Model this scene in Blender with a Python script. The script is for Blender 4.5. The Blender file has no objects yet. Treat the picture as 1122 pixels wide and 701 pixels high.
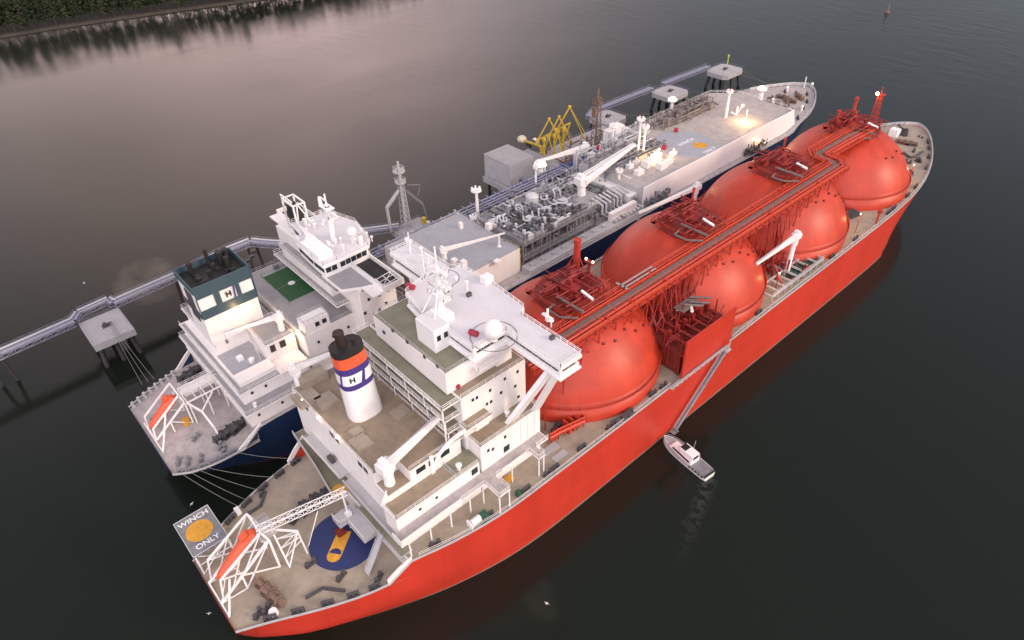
import bpy, bmesh, math, random
from mathutils import Vector, Matrix
random.seed(7)
sc = bpy.context.scene
COL = sc.collection
rad = math.radians

# ------------------------------------------------------------------ camera
R = ((0.7426580258807954, -0.6691153132293385, -0.027271857231291885),
     (-0.43177208107788345, -0.4473042508973615, -0.7832571590038766),
     (0.5118905416165779, 0.593467442014433, -0.6210994032136339))   # rows: right, down, forward
F, CX, CY, H = 761.9, 561.0, 350.5, 138.0
camd = bpy.data.cameras.new('camera')
cam = bpy.data.objects.new('camera', camd); COL.objects.link(cam)
cam.matrix_world = Matrix(((R[0][0], -R[1][0], -R[2][0], 0), (R[0][1], -R[1][1], -R[2][1], 0),
                           (R[0][2], -R[1][2], -R[2][2], H), (0, 0, 0, 1)))
camd.sensor_width = 36.0
camd.lens = 36.0 * F / 1122.0
camd.clip_start = 1.0
camd.clip_end = 30000
sc.camera = cam


def ray(u, v):
    a, b = (u - CX) / F, (v - CY) / F
    return Vector([R[0][k] * a + R[1][k] * b + R[2][k] for k in range(3)])


def at(u, v, z):          # where the line of sight through a photo pixel meets the height z
    d = ray(u, v); t = (z - H) / d.z
    return Vector((d.x * t, d.y * t, z))


def aty(u, v, y):
    d = ray(u, v); t = y / d.y
    return Vector((d.x * t, y, H + d.z * t))


def atx(u, v, x):
    d = ray(u, v); t = x / d.x
    return Vector((x, d.y * t, H + d.z * t))


# ------------------------------------------------------------------ light
SUN_AZ, SUN_EL = 152.0, 24.0
w = bpy.data.worlds.new('World'); sc.world = w; w.use_nodes = True
nt = w.node_tree; N = nt.nodes; L = nt.links
bg = N['Background']
sky = N.new('ShaderNodeTexSky'); sky.sky_type = 'NISHITA'; sky.sun_disc = False
sky.sun_elevation = rad(SUN_EL); sky.sun_rotation = rad(SUN_AZ); sky.dust_density = 3.0; sky.ozone_density = 2.0
tc = N.new('ShaderNodeTexCoord')


def wmath(op, a, b=None, c=None):
    m = N.new('ShaderNodeMath'); m.operation = op
    for i, q in enumerate((a, b, c)):
        if q is None: continue
        if isinstance(q, (int, float)): m.inputs[i].default_value = q
        else: L.new(q, m.inputs[i])
    return m.outputs[0]


def wmix(fac, a, b, blend='MIX'):
    m = N.new('ShaderNodeMix'); m.data_type = 'RGBA'; m.blend_type = blend
    for i, q in ((0, fac), (6, a), (7, b)):
        if isinstance(q, (int, float)): m.inputs[i].default_value = q
        elif isinstance(q, tuple): m.inputs[i].default_value = (*q, 1)
        else: L.new(q, m.inputs[i])
    return m.outputs[2]


# high veil of evening cloud over the clear sky, thicker and pinker in one bank
mp = N.new('ShaderNodeMapping'); mp.inputs['Scale'].default_value = (1.5, 1.5, 4.0)
L.new(tc.outputs['Generated'], mp.inputs['Vector'])
nz = N.new('ShaderNodeTexNoise'); nz.inputs['Scale'].default_value = 2.6; nz.inputs['Detail'].default_value = 5
L.new(mp.outputs[0], nz.inputs['Vector'])


def lobe(u, v, p):        # a soft bank of cloud round a direction of the sky
    d = ray(u, v).normalized(); d.z = abs(d.z); d.normalize()
    vm = N.new('ShaderNodeVectorMath'); vm.operation = 'DOT_PRODUCT'
    nv = N.new('ShaderNodeVectorMath'); nv.operation = 'NORMALIZE'
    L.new(tc.outputs['Generated'], nv.inputs[0]); L.new(nv.outputs[0], vm.inputs[0])
    vm.inputs[1].default_value = d
    return wmath('POWER', wmath('MAXIMUM', vm.outputs['Value'], 0.0), p)


cloudy = wmath('MULTIPLY_ADD', nz.outputs['Fac'], 1.5, 0.15)
SKYC = wmix(0.7, sky.outputs[0], (2.15, 2.1, 2.2))
pink = wmath('MULTIPLY', lobe(260, 5, 17), cloudy)
SKYC = wmix(wmath('MINIMUM', pink, 1.0), SKYC, (15.5, 11.2, 10.8))
brown = wmath('MULTIPLY', lobe(130, 190, 60), 0.55)
SKYC = wmix(wmath('MINIMUM', brown, 0.8), SKYC, (6.2, 4.7, 3.9))


def lobe_dir(d, p):       # the bright western half of the evening sky, behind the camera
    vm = N.new('ShaderNodeVectorMath'); vm.operation = 'DOT_PRODUCT'
    nv = N.new('ShaderNodeVectorMath'); nv.operation = 'NORMALIZE'
    L.new(tc.outputs['Generated'], nv.inputs[0]); L.new(nv.outputs[0], vm.inputs[0])
    vm.inputs[1].default_value = Vector(d).normalized()
    return wmath('POWER', wmath('MAXIMUM', vm.outputs['Value'], 0.0), p)


vs_ = N.new('ShaderNodeVectorMath'); vs_.operation = 'SCALE'; vs_.inputs[0].default_value = (12.2, 10.6, 10.9)
L.new(wmath('MULTIPLY', lobe_dir((-0.72, -0.60, 0.35), 1.6), wmath('ADD', nz.outputs['Fac'], 0.5)), vs_.inputs['Scale'])
SKYC = wmix(1.0, SKYC, vs_.outputs[0], 'ADD')
L.new(SKYC, bg.inputs['Color'])
bg.inputs['Strength'].default_value = 0.15

sund = bpy.data.lights.new('sun', 'SUN'); sund.energy = 1.15; sund.angle = rad(10.0); sund.color = (1.0, 0.80, 0.62)
sun = bpy.data.objects.new('sun', sund); COL.objects.link(sun)
sdir = Vector((math.sin(rad(SUN_AZ)) * math.cos(rad(SUN_EL)), math.cos(rad(SUN_AZ)) * math.cos(rad(SUN_EL)), math.sin(rad(SUN_EL))))
sun.rotation_euler = (-sdir).to_track_quat('-Z', 'Y').to_euler()
sc.view_settings.view_transform = 'Standard'
sc.view_settings.look = 'None'
sc.view_settings.exposure = 0.47
sc.view_settings.gamma = 1.0
sc.cycles.max_bounces = 5
sc.cycles.use_denoising = True


# ------------------------------------------------------------------ materials
def lin(c):
    return tuple(((x / 255) / 12.92 if x <= 10 else (((x / 255) + 0.055) / 1.055) ** 2.4) for x in c)


def paint(name, col, rough=0.5, var=0.18, scale=0.35, rust=0.0, metal=0.0, bump=0.0, rustcol=(0.16, 0.07, 0.03), spec=0.5, streak=1.0):
    m = bpy.data.materials.new(name); m.use_nodes = True
    n = m.node_tree.nodes; l = m.node_tree.links; b = n['Principled BSDF']
    b.inputs['Roughness'].default_value = rough; b.inputs['Metallic'].default_value = metal
    b.inputs['Specular IOR Level'].default_value = spec
    tcn = n.new('ShaderNodeTexCoord')
    mpn = n.new('ShaderNodeMapping'); mpn.inputs['Scale'].default_value = (1, 1, 1 / streak)
    l.new(tcn.outputs['Object'], mpn.inputs['Vector'])
    a = n.new('ShaderNodeTexNoise'); a.inputs['Scale'].default_value = scale; a.inputs['Detail'].default_value = 8; a.inputs['Roughness'].default_value = 0.65
    l.new(mpn.outputs[0], a.inputs['Vector'])
    cr = n.new('ShaderNodeMapRange'); cr.inputs[1].default_value = 0.3; cr.inputs[2].default_value = 0.7
    cr.inputs[3].default_value = 1 - var; cr.inputs[4].default_value = 1 + var * 0.6
    l.new(a.outputs['Fac'], cr.inputs[0])
    mx = n.new('ShaderNodeVectorMath'); mx.operation = 'SCALE'; mx.inputs[0].default_value = col
    l.new(cr.outputs[0], mx.inputs['Scale'])
    out = mx.outputs[0]
    if rust > 0:
        r = n.new('ShaderNodeTexNoise'); r.inputs['Scale'].default_value = scale * 1.7; r.inputs['Detail'].default_value = 10; r.inputs['Roughness'].default_value = 0.7
        mp2 = n.new('ShaderNodeMapping'); mp2.inputs['Location'].default_value = (13, 7, 3); mp2.inputs['Scale'].default_value = (1, 1, 1 / streak)
        l.new(tcn.outputs['Object'], mp2.inputs['Vector']); l.new(mp2.outputs[0], r.inputs['Vector'])
        rr = n.new('ShaderNodeMapRange'); rr.inputs[1].default_value = 0.72 - rust * 0.25; rr.inputs[2].default_value = 0.86 - rust * 0.2
        l.new(r.outputs['Fac'], rr.inputs[0])
        q = n.new('ShaderNodeMix'); q.data_type = 'RGBA'
        l.new(rr.outputs[0], q.inputs[0]); l.new(out, q.inputs[6]); q.inputs[7].default_value = (*rustcol, 1)
        out = q.outputs[2]
    l.new(out, b.inputs['Base Color'])
    if bump > 0:
        bn = n.new('ShaderNodeBump'); bn.inputs['Strength'].default_value = bump; bn.inputs['Distance'].default_value = 0.3
        l.new(a.outputs['Fac'], bn.inputs['Height']); l.new(bn.outputs[0], b.inputs['Normal'])
    return m


def glow(name, col, s):
    m = bpy.data.materials.new(name); m.use_nodes = True; b = m.node_tree.nodes['Principled BSDF']
    b.inputs['Emission Color'].default_value = (*col, 1); b.inputs['Emission Strength'].default_value = s
    return m


M = {}
M['red_tank'] = paint('red_tank_paint', (0.47, 0.040, 0.018), 0.42, 0.12, 0.12, bump=0.05, rust=0.08, rustcol=(0.45, 0.06, 0.03))
M['red_pipe'] = paint('red_pipe_paint', (0.42, 0.035, 0.020), 0.5, 0.35, 0.8, rust=0.25, rustcol=(0.12, 0.03, 0.02))
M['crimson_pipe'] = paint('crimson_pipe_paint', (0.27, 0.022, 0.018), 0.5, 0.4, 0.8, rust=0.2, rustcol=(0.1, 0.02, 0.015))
M['dark_red'] = paint('dark_red_paint', (0.20, 0.022, 0.015), 0.55, 0.4, 0.9)
M['cat_floor'] = paint('walkway_grating', (0.17, 0.13, 0.12), 0.8, 0.3, 0.8)
M['white'] = paint('white_ship_paint', (0.78, 0.74, 0.72), 0.5, 0.07, 0.5, rust=0.12, rustcol=(0.45, 0.33, 0.24), streak=4)
M['white_clean'] = paint('white_gloss_paint', (0.80, 0.78, 0.78), 0.4, 0.05, 0.5)
M['wall_white'] = paint('bright_white_paint', (0.86, 0.82, 0.82), 0.5, 0.05, 0.3)
M['roof_white'] = paint('pale_roof_paint', (0.63, 0.61, 0.64), 0.55, 0.08, 0.3)
M['grey_paint'] = paint('pale_grey_paint', (0.45, 0.44, 0.45), 0.5, 0.12, 0.5, rust=0.1)
M['blue_grey'] = paint('blue_grey_paint', (0.31, 0.315, 0.35), 0.5, 0.12, 0.4)
M['deck_tan'] = paint('tan_deck_paint', (0.33, 0.275, 0.215), 0.7, 0.22, 0.35, rust=0.35, rustcol=(0.26, 0.13, 0.06))
M['deck_brown'] = paint('brown_deck_paint', (0.27, 0.21, 0.15), 0.7, 0.22, 0.5, rust=0.4, rustcol=(0.24, 0.12, 0.05))
M['deck_green'] = paint('olive_deck_paint', (0.21, 0.20, 0.14), 0.7, 0.18, 0.4, rust=0.15)
M['deck_pink'] = paint('pink_grey_deck_paint', (0.40, 0.355, 0.345), 0.65, 0.25, 0.5, rust=0.3, rustcol=(0.20, 0.12, 0.08))
M['grey_deck'] = paint('grey_deck_paint', (0.30, 0.29, 0.30), 0.6, 0.15, 0.4, rust=0.2)
M['steel'] = paint('grey_process_steel', (0.20, 0.20, 0.22), 0.45, 0.35, 0.8, rust=0.2)
M['pipe_light'] = paint('light_pipe_lagging', (0.50, 0.50, 0.52), 0.35, 0.15, 0.8)
M['pipe_dark'] = paint('dark_pipe_metal', (0.07, 0.065, 0.07), 0.55, 0.3, 0.8)
M['black'] = paint('black_sooty_paint', (0.014, 0.013, 0.013), 0.6, 0.3, 0.5)
M['rubber'] = paint('black_rubber', (0.015, 0.015, 0.015), 0.8, 0.2, 1)
M['glass'] = paint('dark_window_glass', (0.018, 0.022, 0.028), 0.12, 0.1, 1)
M['navy'] = paint('navy_blue_paint', (0.020, 0.030, 0.12), 0.5, 0.15, 0.6)
M['indigo'] = paint('funnel_indigo_paint', (0.055, 0.035, 0.20), 0.45, 0.1, 0.6)
M['orange'] = paint('orange_paint', (0.75, 0.11, 0.04), 0.4, 0.1, 0.6)
M['boat_orange'] = paint('lifeboat_orange', (0.72, 0.10, 0.035), 0.35, 0.1, 0.8)
M['yellow_mark'] = paint('yellow_deck_marking', (0.62, 0.30, 0.03), 0.7, 0.25, 0.9)
M['yellow'] = paint('yellow_steel_paint', (0.55, 0.38, 0.035), 0.5, 0.2, 0.8)
M['teal'] = paint('teal_funnel_paint', (0.040, 0.075, 0.095), 0.45, 0.1, 0.5)
M['court'] = paint('green_court_paint', (0.018, 0.085, 0.028), 0.7, 0.15, 0.5)
M['concrete'] = paint('pale_concrete', (0.38, 0.36, 0.37), 0.85, 0.14, 0.8, rust=0.15, rustcol=(0.2, 0.17, 0.15))
M['trestle'] = paint('lilac_grey_steel', (0.24, 0.24, 0.33), 0.55, 0.2, 0.6)
M['blue_pipe'] = paint('blue_pipe_paint', (0.06, 0.10, 0.28), 0.5, 0.25, 0.8)
M['pile'] = paint('dark_pile_steel', (0.035, 0.03, 0.03), 0.7, 0.4, 0.8)
M['rusty'] = paint('rusty_lattice_steel', (0.20, 0.13, 0.10), 0.7, 0.3, 0.8)
M['brown_grey'] = paint('brown_grey_steel', (0.22, 0.185, 0.17), 0.6, 0.35, 0.8)
M['green_box'] = paint('dark_green_paint', (0.03, 0.09, 0.06), 0.5, 0.2, 1)
M['crimson'] = paint('crimson_paint', (0.35, 0.02, 0.05), 0.5, 0.2, 1)
M['rope'] = paint('mooring_rope_fibre', (0.21, 0.21, 0.19), 0.8, 0.1, 1)
M['lamp'] = glow('lit_lamp_glass', (1.0, 0.70, 0.36), 9.0)
M['lamp_soft'] = glow('lit_lamp_glass_soft', (1.0, 0.75, 0.45), 6.0)


def hull_mat(name, col, boot, bootz=1.2, rust=0.12, rough=0.42, spec=0.5):
    m = paint(name, col, rough, 0.12, 0.10, rust=rust, rustcol=tuple(c * 0.55 for c in col), streak=5, bump=0.03, spec=spec)
    n = m.node_tree.nodes; l = m.node_tree.links; b = n['Principled BSDF']
    src = b.inputs['Base Color'].links[0].from_socket
    g = n.new('ShaderNodeNewGeometry'); s = n.new('ShaderNodeSeparateXYZ'); l.new(g.outputs['Position'], s.inputs[0])
    nz2 = n.new('ShaderNodeTexNoise'); nz2.inputs['Scale'].default_value = 0.25; l.new(g.outputs['Position'], nz2.inputs['Vector'])
    ad = n.new('ShaderNodeMath'); ad.operation = 'ADD'; l.new(s.outputs['Z'], ad.inputs[0]); l.new(nz2.outputs['Fac'], ad.inputs[1])
    mr = n.new('ShaderNodeMapRange'); mr.inputs[1].default_value = bootz + 0.5; mr.inputs[2].default_value = bootz + 0.7; mr.inputs[3].default_value = 1; mr.inputs[4].default_value = 0
    l.new(ad.outputs[0], mr.inputs[0])
    q = n.new('ShaderNodeMix'); q.data_type = 'RGBA'; l.new(mr.outputs[0], q.inputs[0]); l.new(src, q.inputs[6]); q.inputs[7].default_value = (*boot, 1)
    def mt(op, a_, b_=None):
        z_ = n.new('ShaderNodeMath'); z_.operation = op
        for i, y_ in enumerate((a_, b_)):
            if y_ is None: continue
            if isinstance(y_, (int, float)): z_.inputs[i].default_value = y_
            else: l.new(y_, z_.inputs[i])
        return z_.outputs[0]
    fx_ = mt('ABSOLUTE', mt('SUBTRACT', mt('FRACT', mt('MULTIPLY', mt('ADD', s.outputs['X'], 500), 1 / 11.5)), .5))
    fz_ = mt('ABSOLUTE', mt('SUBTRACT', mt('FRACT', mt('MULTIPLY', mt('ADD', s.outputs['Z'], 50), 1 / 3.2)), .5))
    seam = mt('MAXIMUM', mt('MULTIPLY', mt('GREATER_THAN', fx_, .491), .16), mt('MULTIPLY', mt('GREATER_THAN', fz_, .482), .07))
    wn = n.new('ShaderNodeTexWhiteNoise'); wn.noise_dimensions = '2D'; cv = n.new('ShaderNodeCombineXYZ')
    l.new(mt('FLOOR', mt('MULTIPLY', mt('ADD', s.outputs['X'], 505.75), 1 / 11.5)), cv.inputs[0]); l.new(mt('FLOOR', mt('MULTIPLY', mt('ADD', s.outputs['Z'], 51.6), 1 / 3.2)), cv.inputs[1]); l.new(cv.outputs[0], wn.inputs['Vector'])
    # long thin scrapes and runs down the plating
    sm_ = n.new('ShaderNodeMapping'); sm_.inputs['Scale'].default_value = (1.6, 1.6, .06); l.new(g.outputs['Position'], sm_.inputs['Vector'])
    sn_ = n.new('ShaderNodeTexNoise'); sn_.inputs['Scale'].default_value = .8; sn_.inputs['Detail'].default_value = 4; l.new(sm_.outputs[0], sn_.inputs['Vector'])
    run = mt('MULTIPLY', mt('GREATER_THAN', sn_.outputs['Fac'], .66), .10)
    f_ = mt('SUBTRACT', mt('ADD', mt('MULTIPLY', wn.outputs['Value'], .07), .965), mt('MAXIMUM', seam, run))
    v_ = n.new('ShaderNodeVectorMath'); v_.operation = 'SCALE'; l.new(q.outputs[2], v_.inputs[0]); l.new(f_, v_.inputs['Scale'])
    l.new(v_.outputs[0], b.inputs['Base Color'])
    return m


M['hull_red'] = hull_mat('red_hull_paint', (0.50, 0.038, 0.020), (0.25, 0.15, 0.12), 0.5, rust=0.3)
M['hull_navy'] = hull_mat('navy_hull_paint', (0.012, 0.030, 0.080), (0.10, 0.02, 0.02), 0.6)


# ------------------------------------------------------------------ mesh builder
def origin_of(o):
    v = Vector((0, 0, 0))
    while o is not None:
        v += o.location; o = o.parent
    return v


SPLIT = {'roof_hatch', 'bulwark', 'gunwale', 'deck_railing', 'railing', 'deck_locker', 'pipe_clamp', 'roof_vent', 'white_bulkhead', 'stowage_box', 'roof_locker', 'white_vent',
         'aft_platform', 'gap_piping', 'roof_antenna', 'deck_vent', 'mushroom_vent', 'trunk_equipment', 'roof_equipment', 'red_post', 'stair', 'roller_track', 'slanted_divider', 'deck_plate',
         'red_pipe_run', 'tank_fitting', 'looped_pipe', 'vent_mast', 'deck_piping', 'side_arm', 'jetty_piping', 'deck_covering', 'life_raft_canister', 'wing_strut', 'white_lagged_pipe', 'vent_house', 'module_piping', 'dark_wing_floor'}


class MB:
    def __init__(s):
        s.v = []; s.f = []; s.sm = []; s.T = None; s.prim = []

    def _add(s, vs, fs, smooth=False):
        b = len(s.v); s.prim.append((b, len(s.f)))
        for p in vs:
            p = Vector(p)
            if s.T is not None: p = s.T @ p
            s.v.append(p)
        for f in fs:
            s.f.append([i + b for i in f]); s.sm.append(smooth)

    def box(s, x0, y0, z0, x1, y1, z1):
        s._add([(x0, y0, z0), (x1, y0, z0), (x1, y1, z0), (x0, y1, z0), (x0, y0, z1), (x1, y0, z1), (x1, y1, z1), (x0, y1, z1)],
               [(0, 3, 2, 1), (4, 5, 6, 7), (0, 1, 5, 4), (1, 2, 6, 5), (2, 3, 7, 6), (3, 0, 4, 7)])
        return s

    def prism(s, pts, z0, z1):
        n = len(pts)
        a = sum(pts[i][0] * pts[(i + 1) % n][1] - pts[(i + 1) % n][0] * pts[i][1] for i in range(n))
        if a < 0: pts = list(reversed(pts))
        s._add([(p[0], p[1], z0) for p in pts] + [(p[0], p[1], z1) for p in pts],
               [tuple(reversed(range(n))), tuple(range(n, 2 * n))] + [(i, (i + 1) % n, n + (i + 1) % n, n + i) for i in range(n)])
        return s

    def plate(s, pts, t):   # a flat plate through 3D points, thickness t along its normal
        pts = [Vector(p) for p in pts]; n = len(pts)
        nn = (pts[1] - pts[0]).cross(pts[2] - pts[0]).normalized() * t * 0.5
        s._add([p - nn for p in pts] + [p + nn for p in pts],
               [tuple(reversed(range(n))), tuple(range(n, 2 * n))] + [(i, (i + 1) % n, n + (i + 1) % n, n + i) for i in range(n)])
        return s

    def tube(s, p, q, r, n=6, r2=None, caps=True):
        p = Vector(p); q = Vector(q); d = q - p
        if d.length < 1e-6: return s
        r2 = r if r2 is None else r2
        z = d.normalized(); x = z.cross(Vector((0, 0, 1)))
        if x.length < 1e-3: x = Vector((1, 0, 0))
        x.normalize(); y = z.cross(x)
        vs = [p + (x * math.cos(a) + y * math.sin(a)) * r for a in [2 * math.pi * (i + 0.5) / n for i in range(n)]]
        vs += [q + (x * math.cos(a) + y * math.sin(a)) * r2 for a in [2 * math.pi * (i + 0.5) / n for i in range(n)]]
        fs = [(i, (i + 1) % n, n + (i + 1) % n, n + i) for i in range(n)]
        s._add(vs, fs, n > 5)
        if caps: s._add(vs, [tuple(reversed(range(n))), tuple(range(n, 2 * n))])
        return s

    def bar(s, p, q, w):
        return s.tube(p, q, w * 0.7071, 4)

    def path(s, pts, r, n=6):
        for a, b in zip(pts[:-1], pts[1:]): s.tube(a, b, r, n)
        return s

    def cyl(s, x, y, z0, z1, r, n=16, r2=None):
        return s.tube((x, y, z0), (x, y, z1), r, n, r2)

    def ball(s, c, r, n=12, sz=1.0):
        c = Vector(c); vs = []; m = n // 2
        for i in range(m + 1):
            t = math.pi * i / m
            for j in range(n):
                a = 2 * math.pi * j / n
                vs.append(c + Vector((r * math.sin(t) * math.cos(a), r * math.sin(t) * math.sin(a), r * sz * math.cos(t))))
        s._add(vs, [(i * n + j, (i + 1) * n + j, (i + 1) * n + (j + 1) % n, i * n + (j + 1) % n) for i in range(m) for j in range(n)], True)
        return s

    def lathe(s, c, prof, n=64):
        c = Vector(c); vs = []
        for r, z in prof:
            for j in range(n):
                a = 2 * math.pi * j / n; vs.append(c + Vector((r * math.cos(a), r * math.sin(a), z)))
        s._add(vs, [(i * n + j, i * n + (j + 1) % n, (i + 1) * n + (j + 1) % n, (i + 1) * n + j) for i in range(len(prof) - 1) for j in range(n)], True)
        return s

    def ring(s, c, r, t, n=40, a0=0, a1=360, m=5):
        pts = [Vector(c) + Vector((r * math.cos(rad(a0 + (a1 - a0) * i / n)), r * math.sin(rad(a0 + (a1 - a0) * i / n)), 0)) for i in range(n + 1)]
        return s.path(pts, t, m)

    def rail(s, pts, h=1.1, closed=False, step=2.2, r=0.045):
        pts = [Vector(p) for p in pts]
        if closed: pts = pts + [pts[0]]
        for a, b in zip(pts[:-1], pts[1:]):
            k = max(1, int(round((b - a).length / step)))
            for i in range(k + 1):
                p = a.lerp(b, i / k); s.tube(p, p + Vector((0, 0, h)), r, 4, caps=False)
            for hh in (h, h * 0.55):
                s.tube(a + Vector((0, 0, hh)), b + Vector((0, 0, hh)), r, 4, caps=False)
        return s

    def truss(s, a, b, wdt, hgt, t=0.12, k=8, side=None):
        a = Vector(a); b = Vector(b); d = (b - a).normalized()
        sd = d.cross(Vector((0, 0, 1))).normalized() * wdt / 2; up = sd.cross(d).normalized() * hgt
        c = []
        for i in range(k + 1):
            p = a.lerp(b, i / k); c.append((p - sd, p + sd, p + sd + up, p - sd + up))
        for i in range(k):
            for j in range(4):
                s.tube(c[i][j], c[i + 1][j], t, 4, caps=False)
                j2 = (j + 1) % 4
                s.tube(c[i][j], c[i + 1][j2] if i % 2 else c[i + 1][j2], t * 0.7, 4, caps=False)
                s.tube(c[i][j], c[i][j2], t * 0.7, 4, caps=False)
        return s

    def clusters(s, margin=0.25):
        n = len(s.prim); ends = s.prim[1:] + [(len(s.v), len(s.f))]; bb = []
        for (v0, f0), (v1, f1) in zip(s.prim, ends):
            P_ = s.v[v0:v1]
            bb.append([min(p[k] for p in P_) - margin for k in range(3)] + [max(p[k] for p in P_) + margin for k in range(3)])
        par = list(range(n))
        def find(i):
            while par[i] != i: par[i] = par[par[i]]; i = par[i]
            return i
        for i in range(n):
            for j in range(i + 1, n):
                if all(bb[i][k] <= bb[j][k + 3] and bb[j][k] <= bb[i][k + 3] for k in range(3)): par[find(i)] = find(j)
        g = {}
        for i in range(n): g.setdefault(find(i), []).append(i)
        return list(g.values()), ends

    def build(s, name, mat, parent=None, label=None):
        if name in SPLIT and len(s.prim) < 900:
            gs, ends = s.clusters()
            if 1 < len(gs) <= 60:
                out = None
                for g in gs:
                    q = MB()
                    for i in g:
                        v0, f0 = s.prim[i]; v1, f1 = ends[i]; b = len(q.v)
                        q.prim.append((b, len(q.f))); q.v += s.v[v0:v1]; q.f += [[k - v0 + b for k in f] for f in s.f[f0:f1]]; q.sm += s.sm[f0:f1]
                    q.prim = q.prim[:1]
                    out = q.build(name, mat, parent, label)
                return out
        me = bpy.data.meshes.new(name)
        o0 = origin_of(parent)
        me.from_pydata([tuple(p - o0) for p in s.v], [], s.f); me.update()
        me.polygons.foreach_set('use_smooth', s.sm)
        me.materials.append(mat if not isinstance(mat, str) else M[mat])
        bm = bmesh.new(); bm.from_mesh(me); bmesh.ops.recalc_face_normals(bm, faces=bm.faces); bm.to_mesh(me); bm.free()
        o = bpy.data.objects.new(name, me); COL.objects.link(o)
        if parent is not None: o.parent = parent
        if label: o['label'] = label
        return o


def tag(o, label=None, cat=None, group=None, kind=None):
    for k, q in (('label', label), ('category', cat), ('group', group), ('kind', kind)):
        if q: o[k] = q
    return o


def empty(name, loc, label, cat, group=None):
    o = bpy.data.objects.new(name, None); COL.objects.link(o); o.location = loc; o.empty_display_size = 1
    return tag(o, label, cat, group)


def kids(o): return [c for c in bpy.data.objects if c.parent == o]


def copy_tree(o, parent=None):
    ch = kids(o); c = o.copy(); COL.objects.link(c); c.parent = parent
    for k in ch: copy_tree(k, c)
    return c


_shared = {}


def small(name, key, maker, mat, parent, loc, rz=0.0, rx=0.0):   # small repeated part sharing its mesh
    k = (key, mat if isinstance(mat, str) else mat.name)
    if k not in _shared:
        mb = MB(); maker(mb); o = mb.build(name, mat); _shared[k] = o.data; COL.objects.unlink(o); bpy.data.objects.remove(o)
    o = bpy.data.objects.new(name, _shared[k]); COL.objects.link(o); o.parent = parent
    o.location = Vector(loc) - origin_of(parent); o.rotation_euler = (rx, 0, rz)
    return o


def window_x(parent, x, y, z, wd=0.8, h=0.9, name='window'):     # on a wall facing aft or forward
    return small(name, ('wx', wd, h), lambda m: m.box(-0.06, -wd / 2, -h / 2, 0.06, wd / 2, h / 2), 'glass', parent, (x, y, z))


def window_y(parent, x, y, z, wd=0.8, h=0.9, name='window'):     # on a wall facing port or starboard
    return small(name, ('wy', wd, h), lambda m: m.box(-wd / 2, -0.06, -h / 2, wd / 2, 0.06, h / 2), 'glass', parent, (x, y, z))


def text(string, size, loc, rz, mat, parent, name='lettering', rx=0.0, thick=0.01, bold=0.0):
    cu = bpy.data.curves.new(name, 'FONT'); cu.body = string; cu.size = size; cu.extrude = thick; cu.align_x = 'CENTER'; cu.align_y = 'CENTER'; cu.offset = bold
    t = bpy.data.objects.new(name, cu); COL.objects.link(t)
    bpy.context.view_layer.update()
    me = bpy.data.meshes.new_from_object(t.evaluated_get(bpy.context.evaluated_depsgraph_get()))
    COL.objects.unlink(t); bpy.data.objects.remove(t)
    me.materials.clear(); me.materials.append(M[mat])
    o = bpy.data.objects.new(name, me); COL.objects.link(o); o.parent = parent
    o.location = Vector(loc) - origin_of(parent); o.rotation_euler = (rx, 0, rz)
    return o


def lamp_light(loc, energy, col=(1, 0.62, 0.26), r=0.4):
    l = bpy.data.lights.new('deck_lamp_light', 'POINT'); l.energy = energy; l.color = col; l.shadow_soft_size = r
    o = bpy.data.objects.new('deck_lamp_light', l); COL.objects.link(o); o.location = loc
    return o


def lamp(parent, loc, r=0.45, energy=0, mat='lamp'):
    o = small('lamp', ('lamp', r), lambda m: m.ball((0, 0, 0), r, 8), mat, parent, loc)
    if energy:
        g = lamp_light(Vector(loc) - origin_of(parent) + Vector((0, 0, -0.8)), energy); g.parent = parent
    return o


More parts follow.
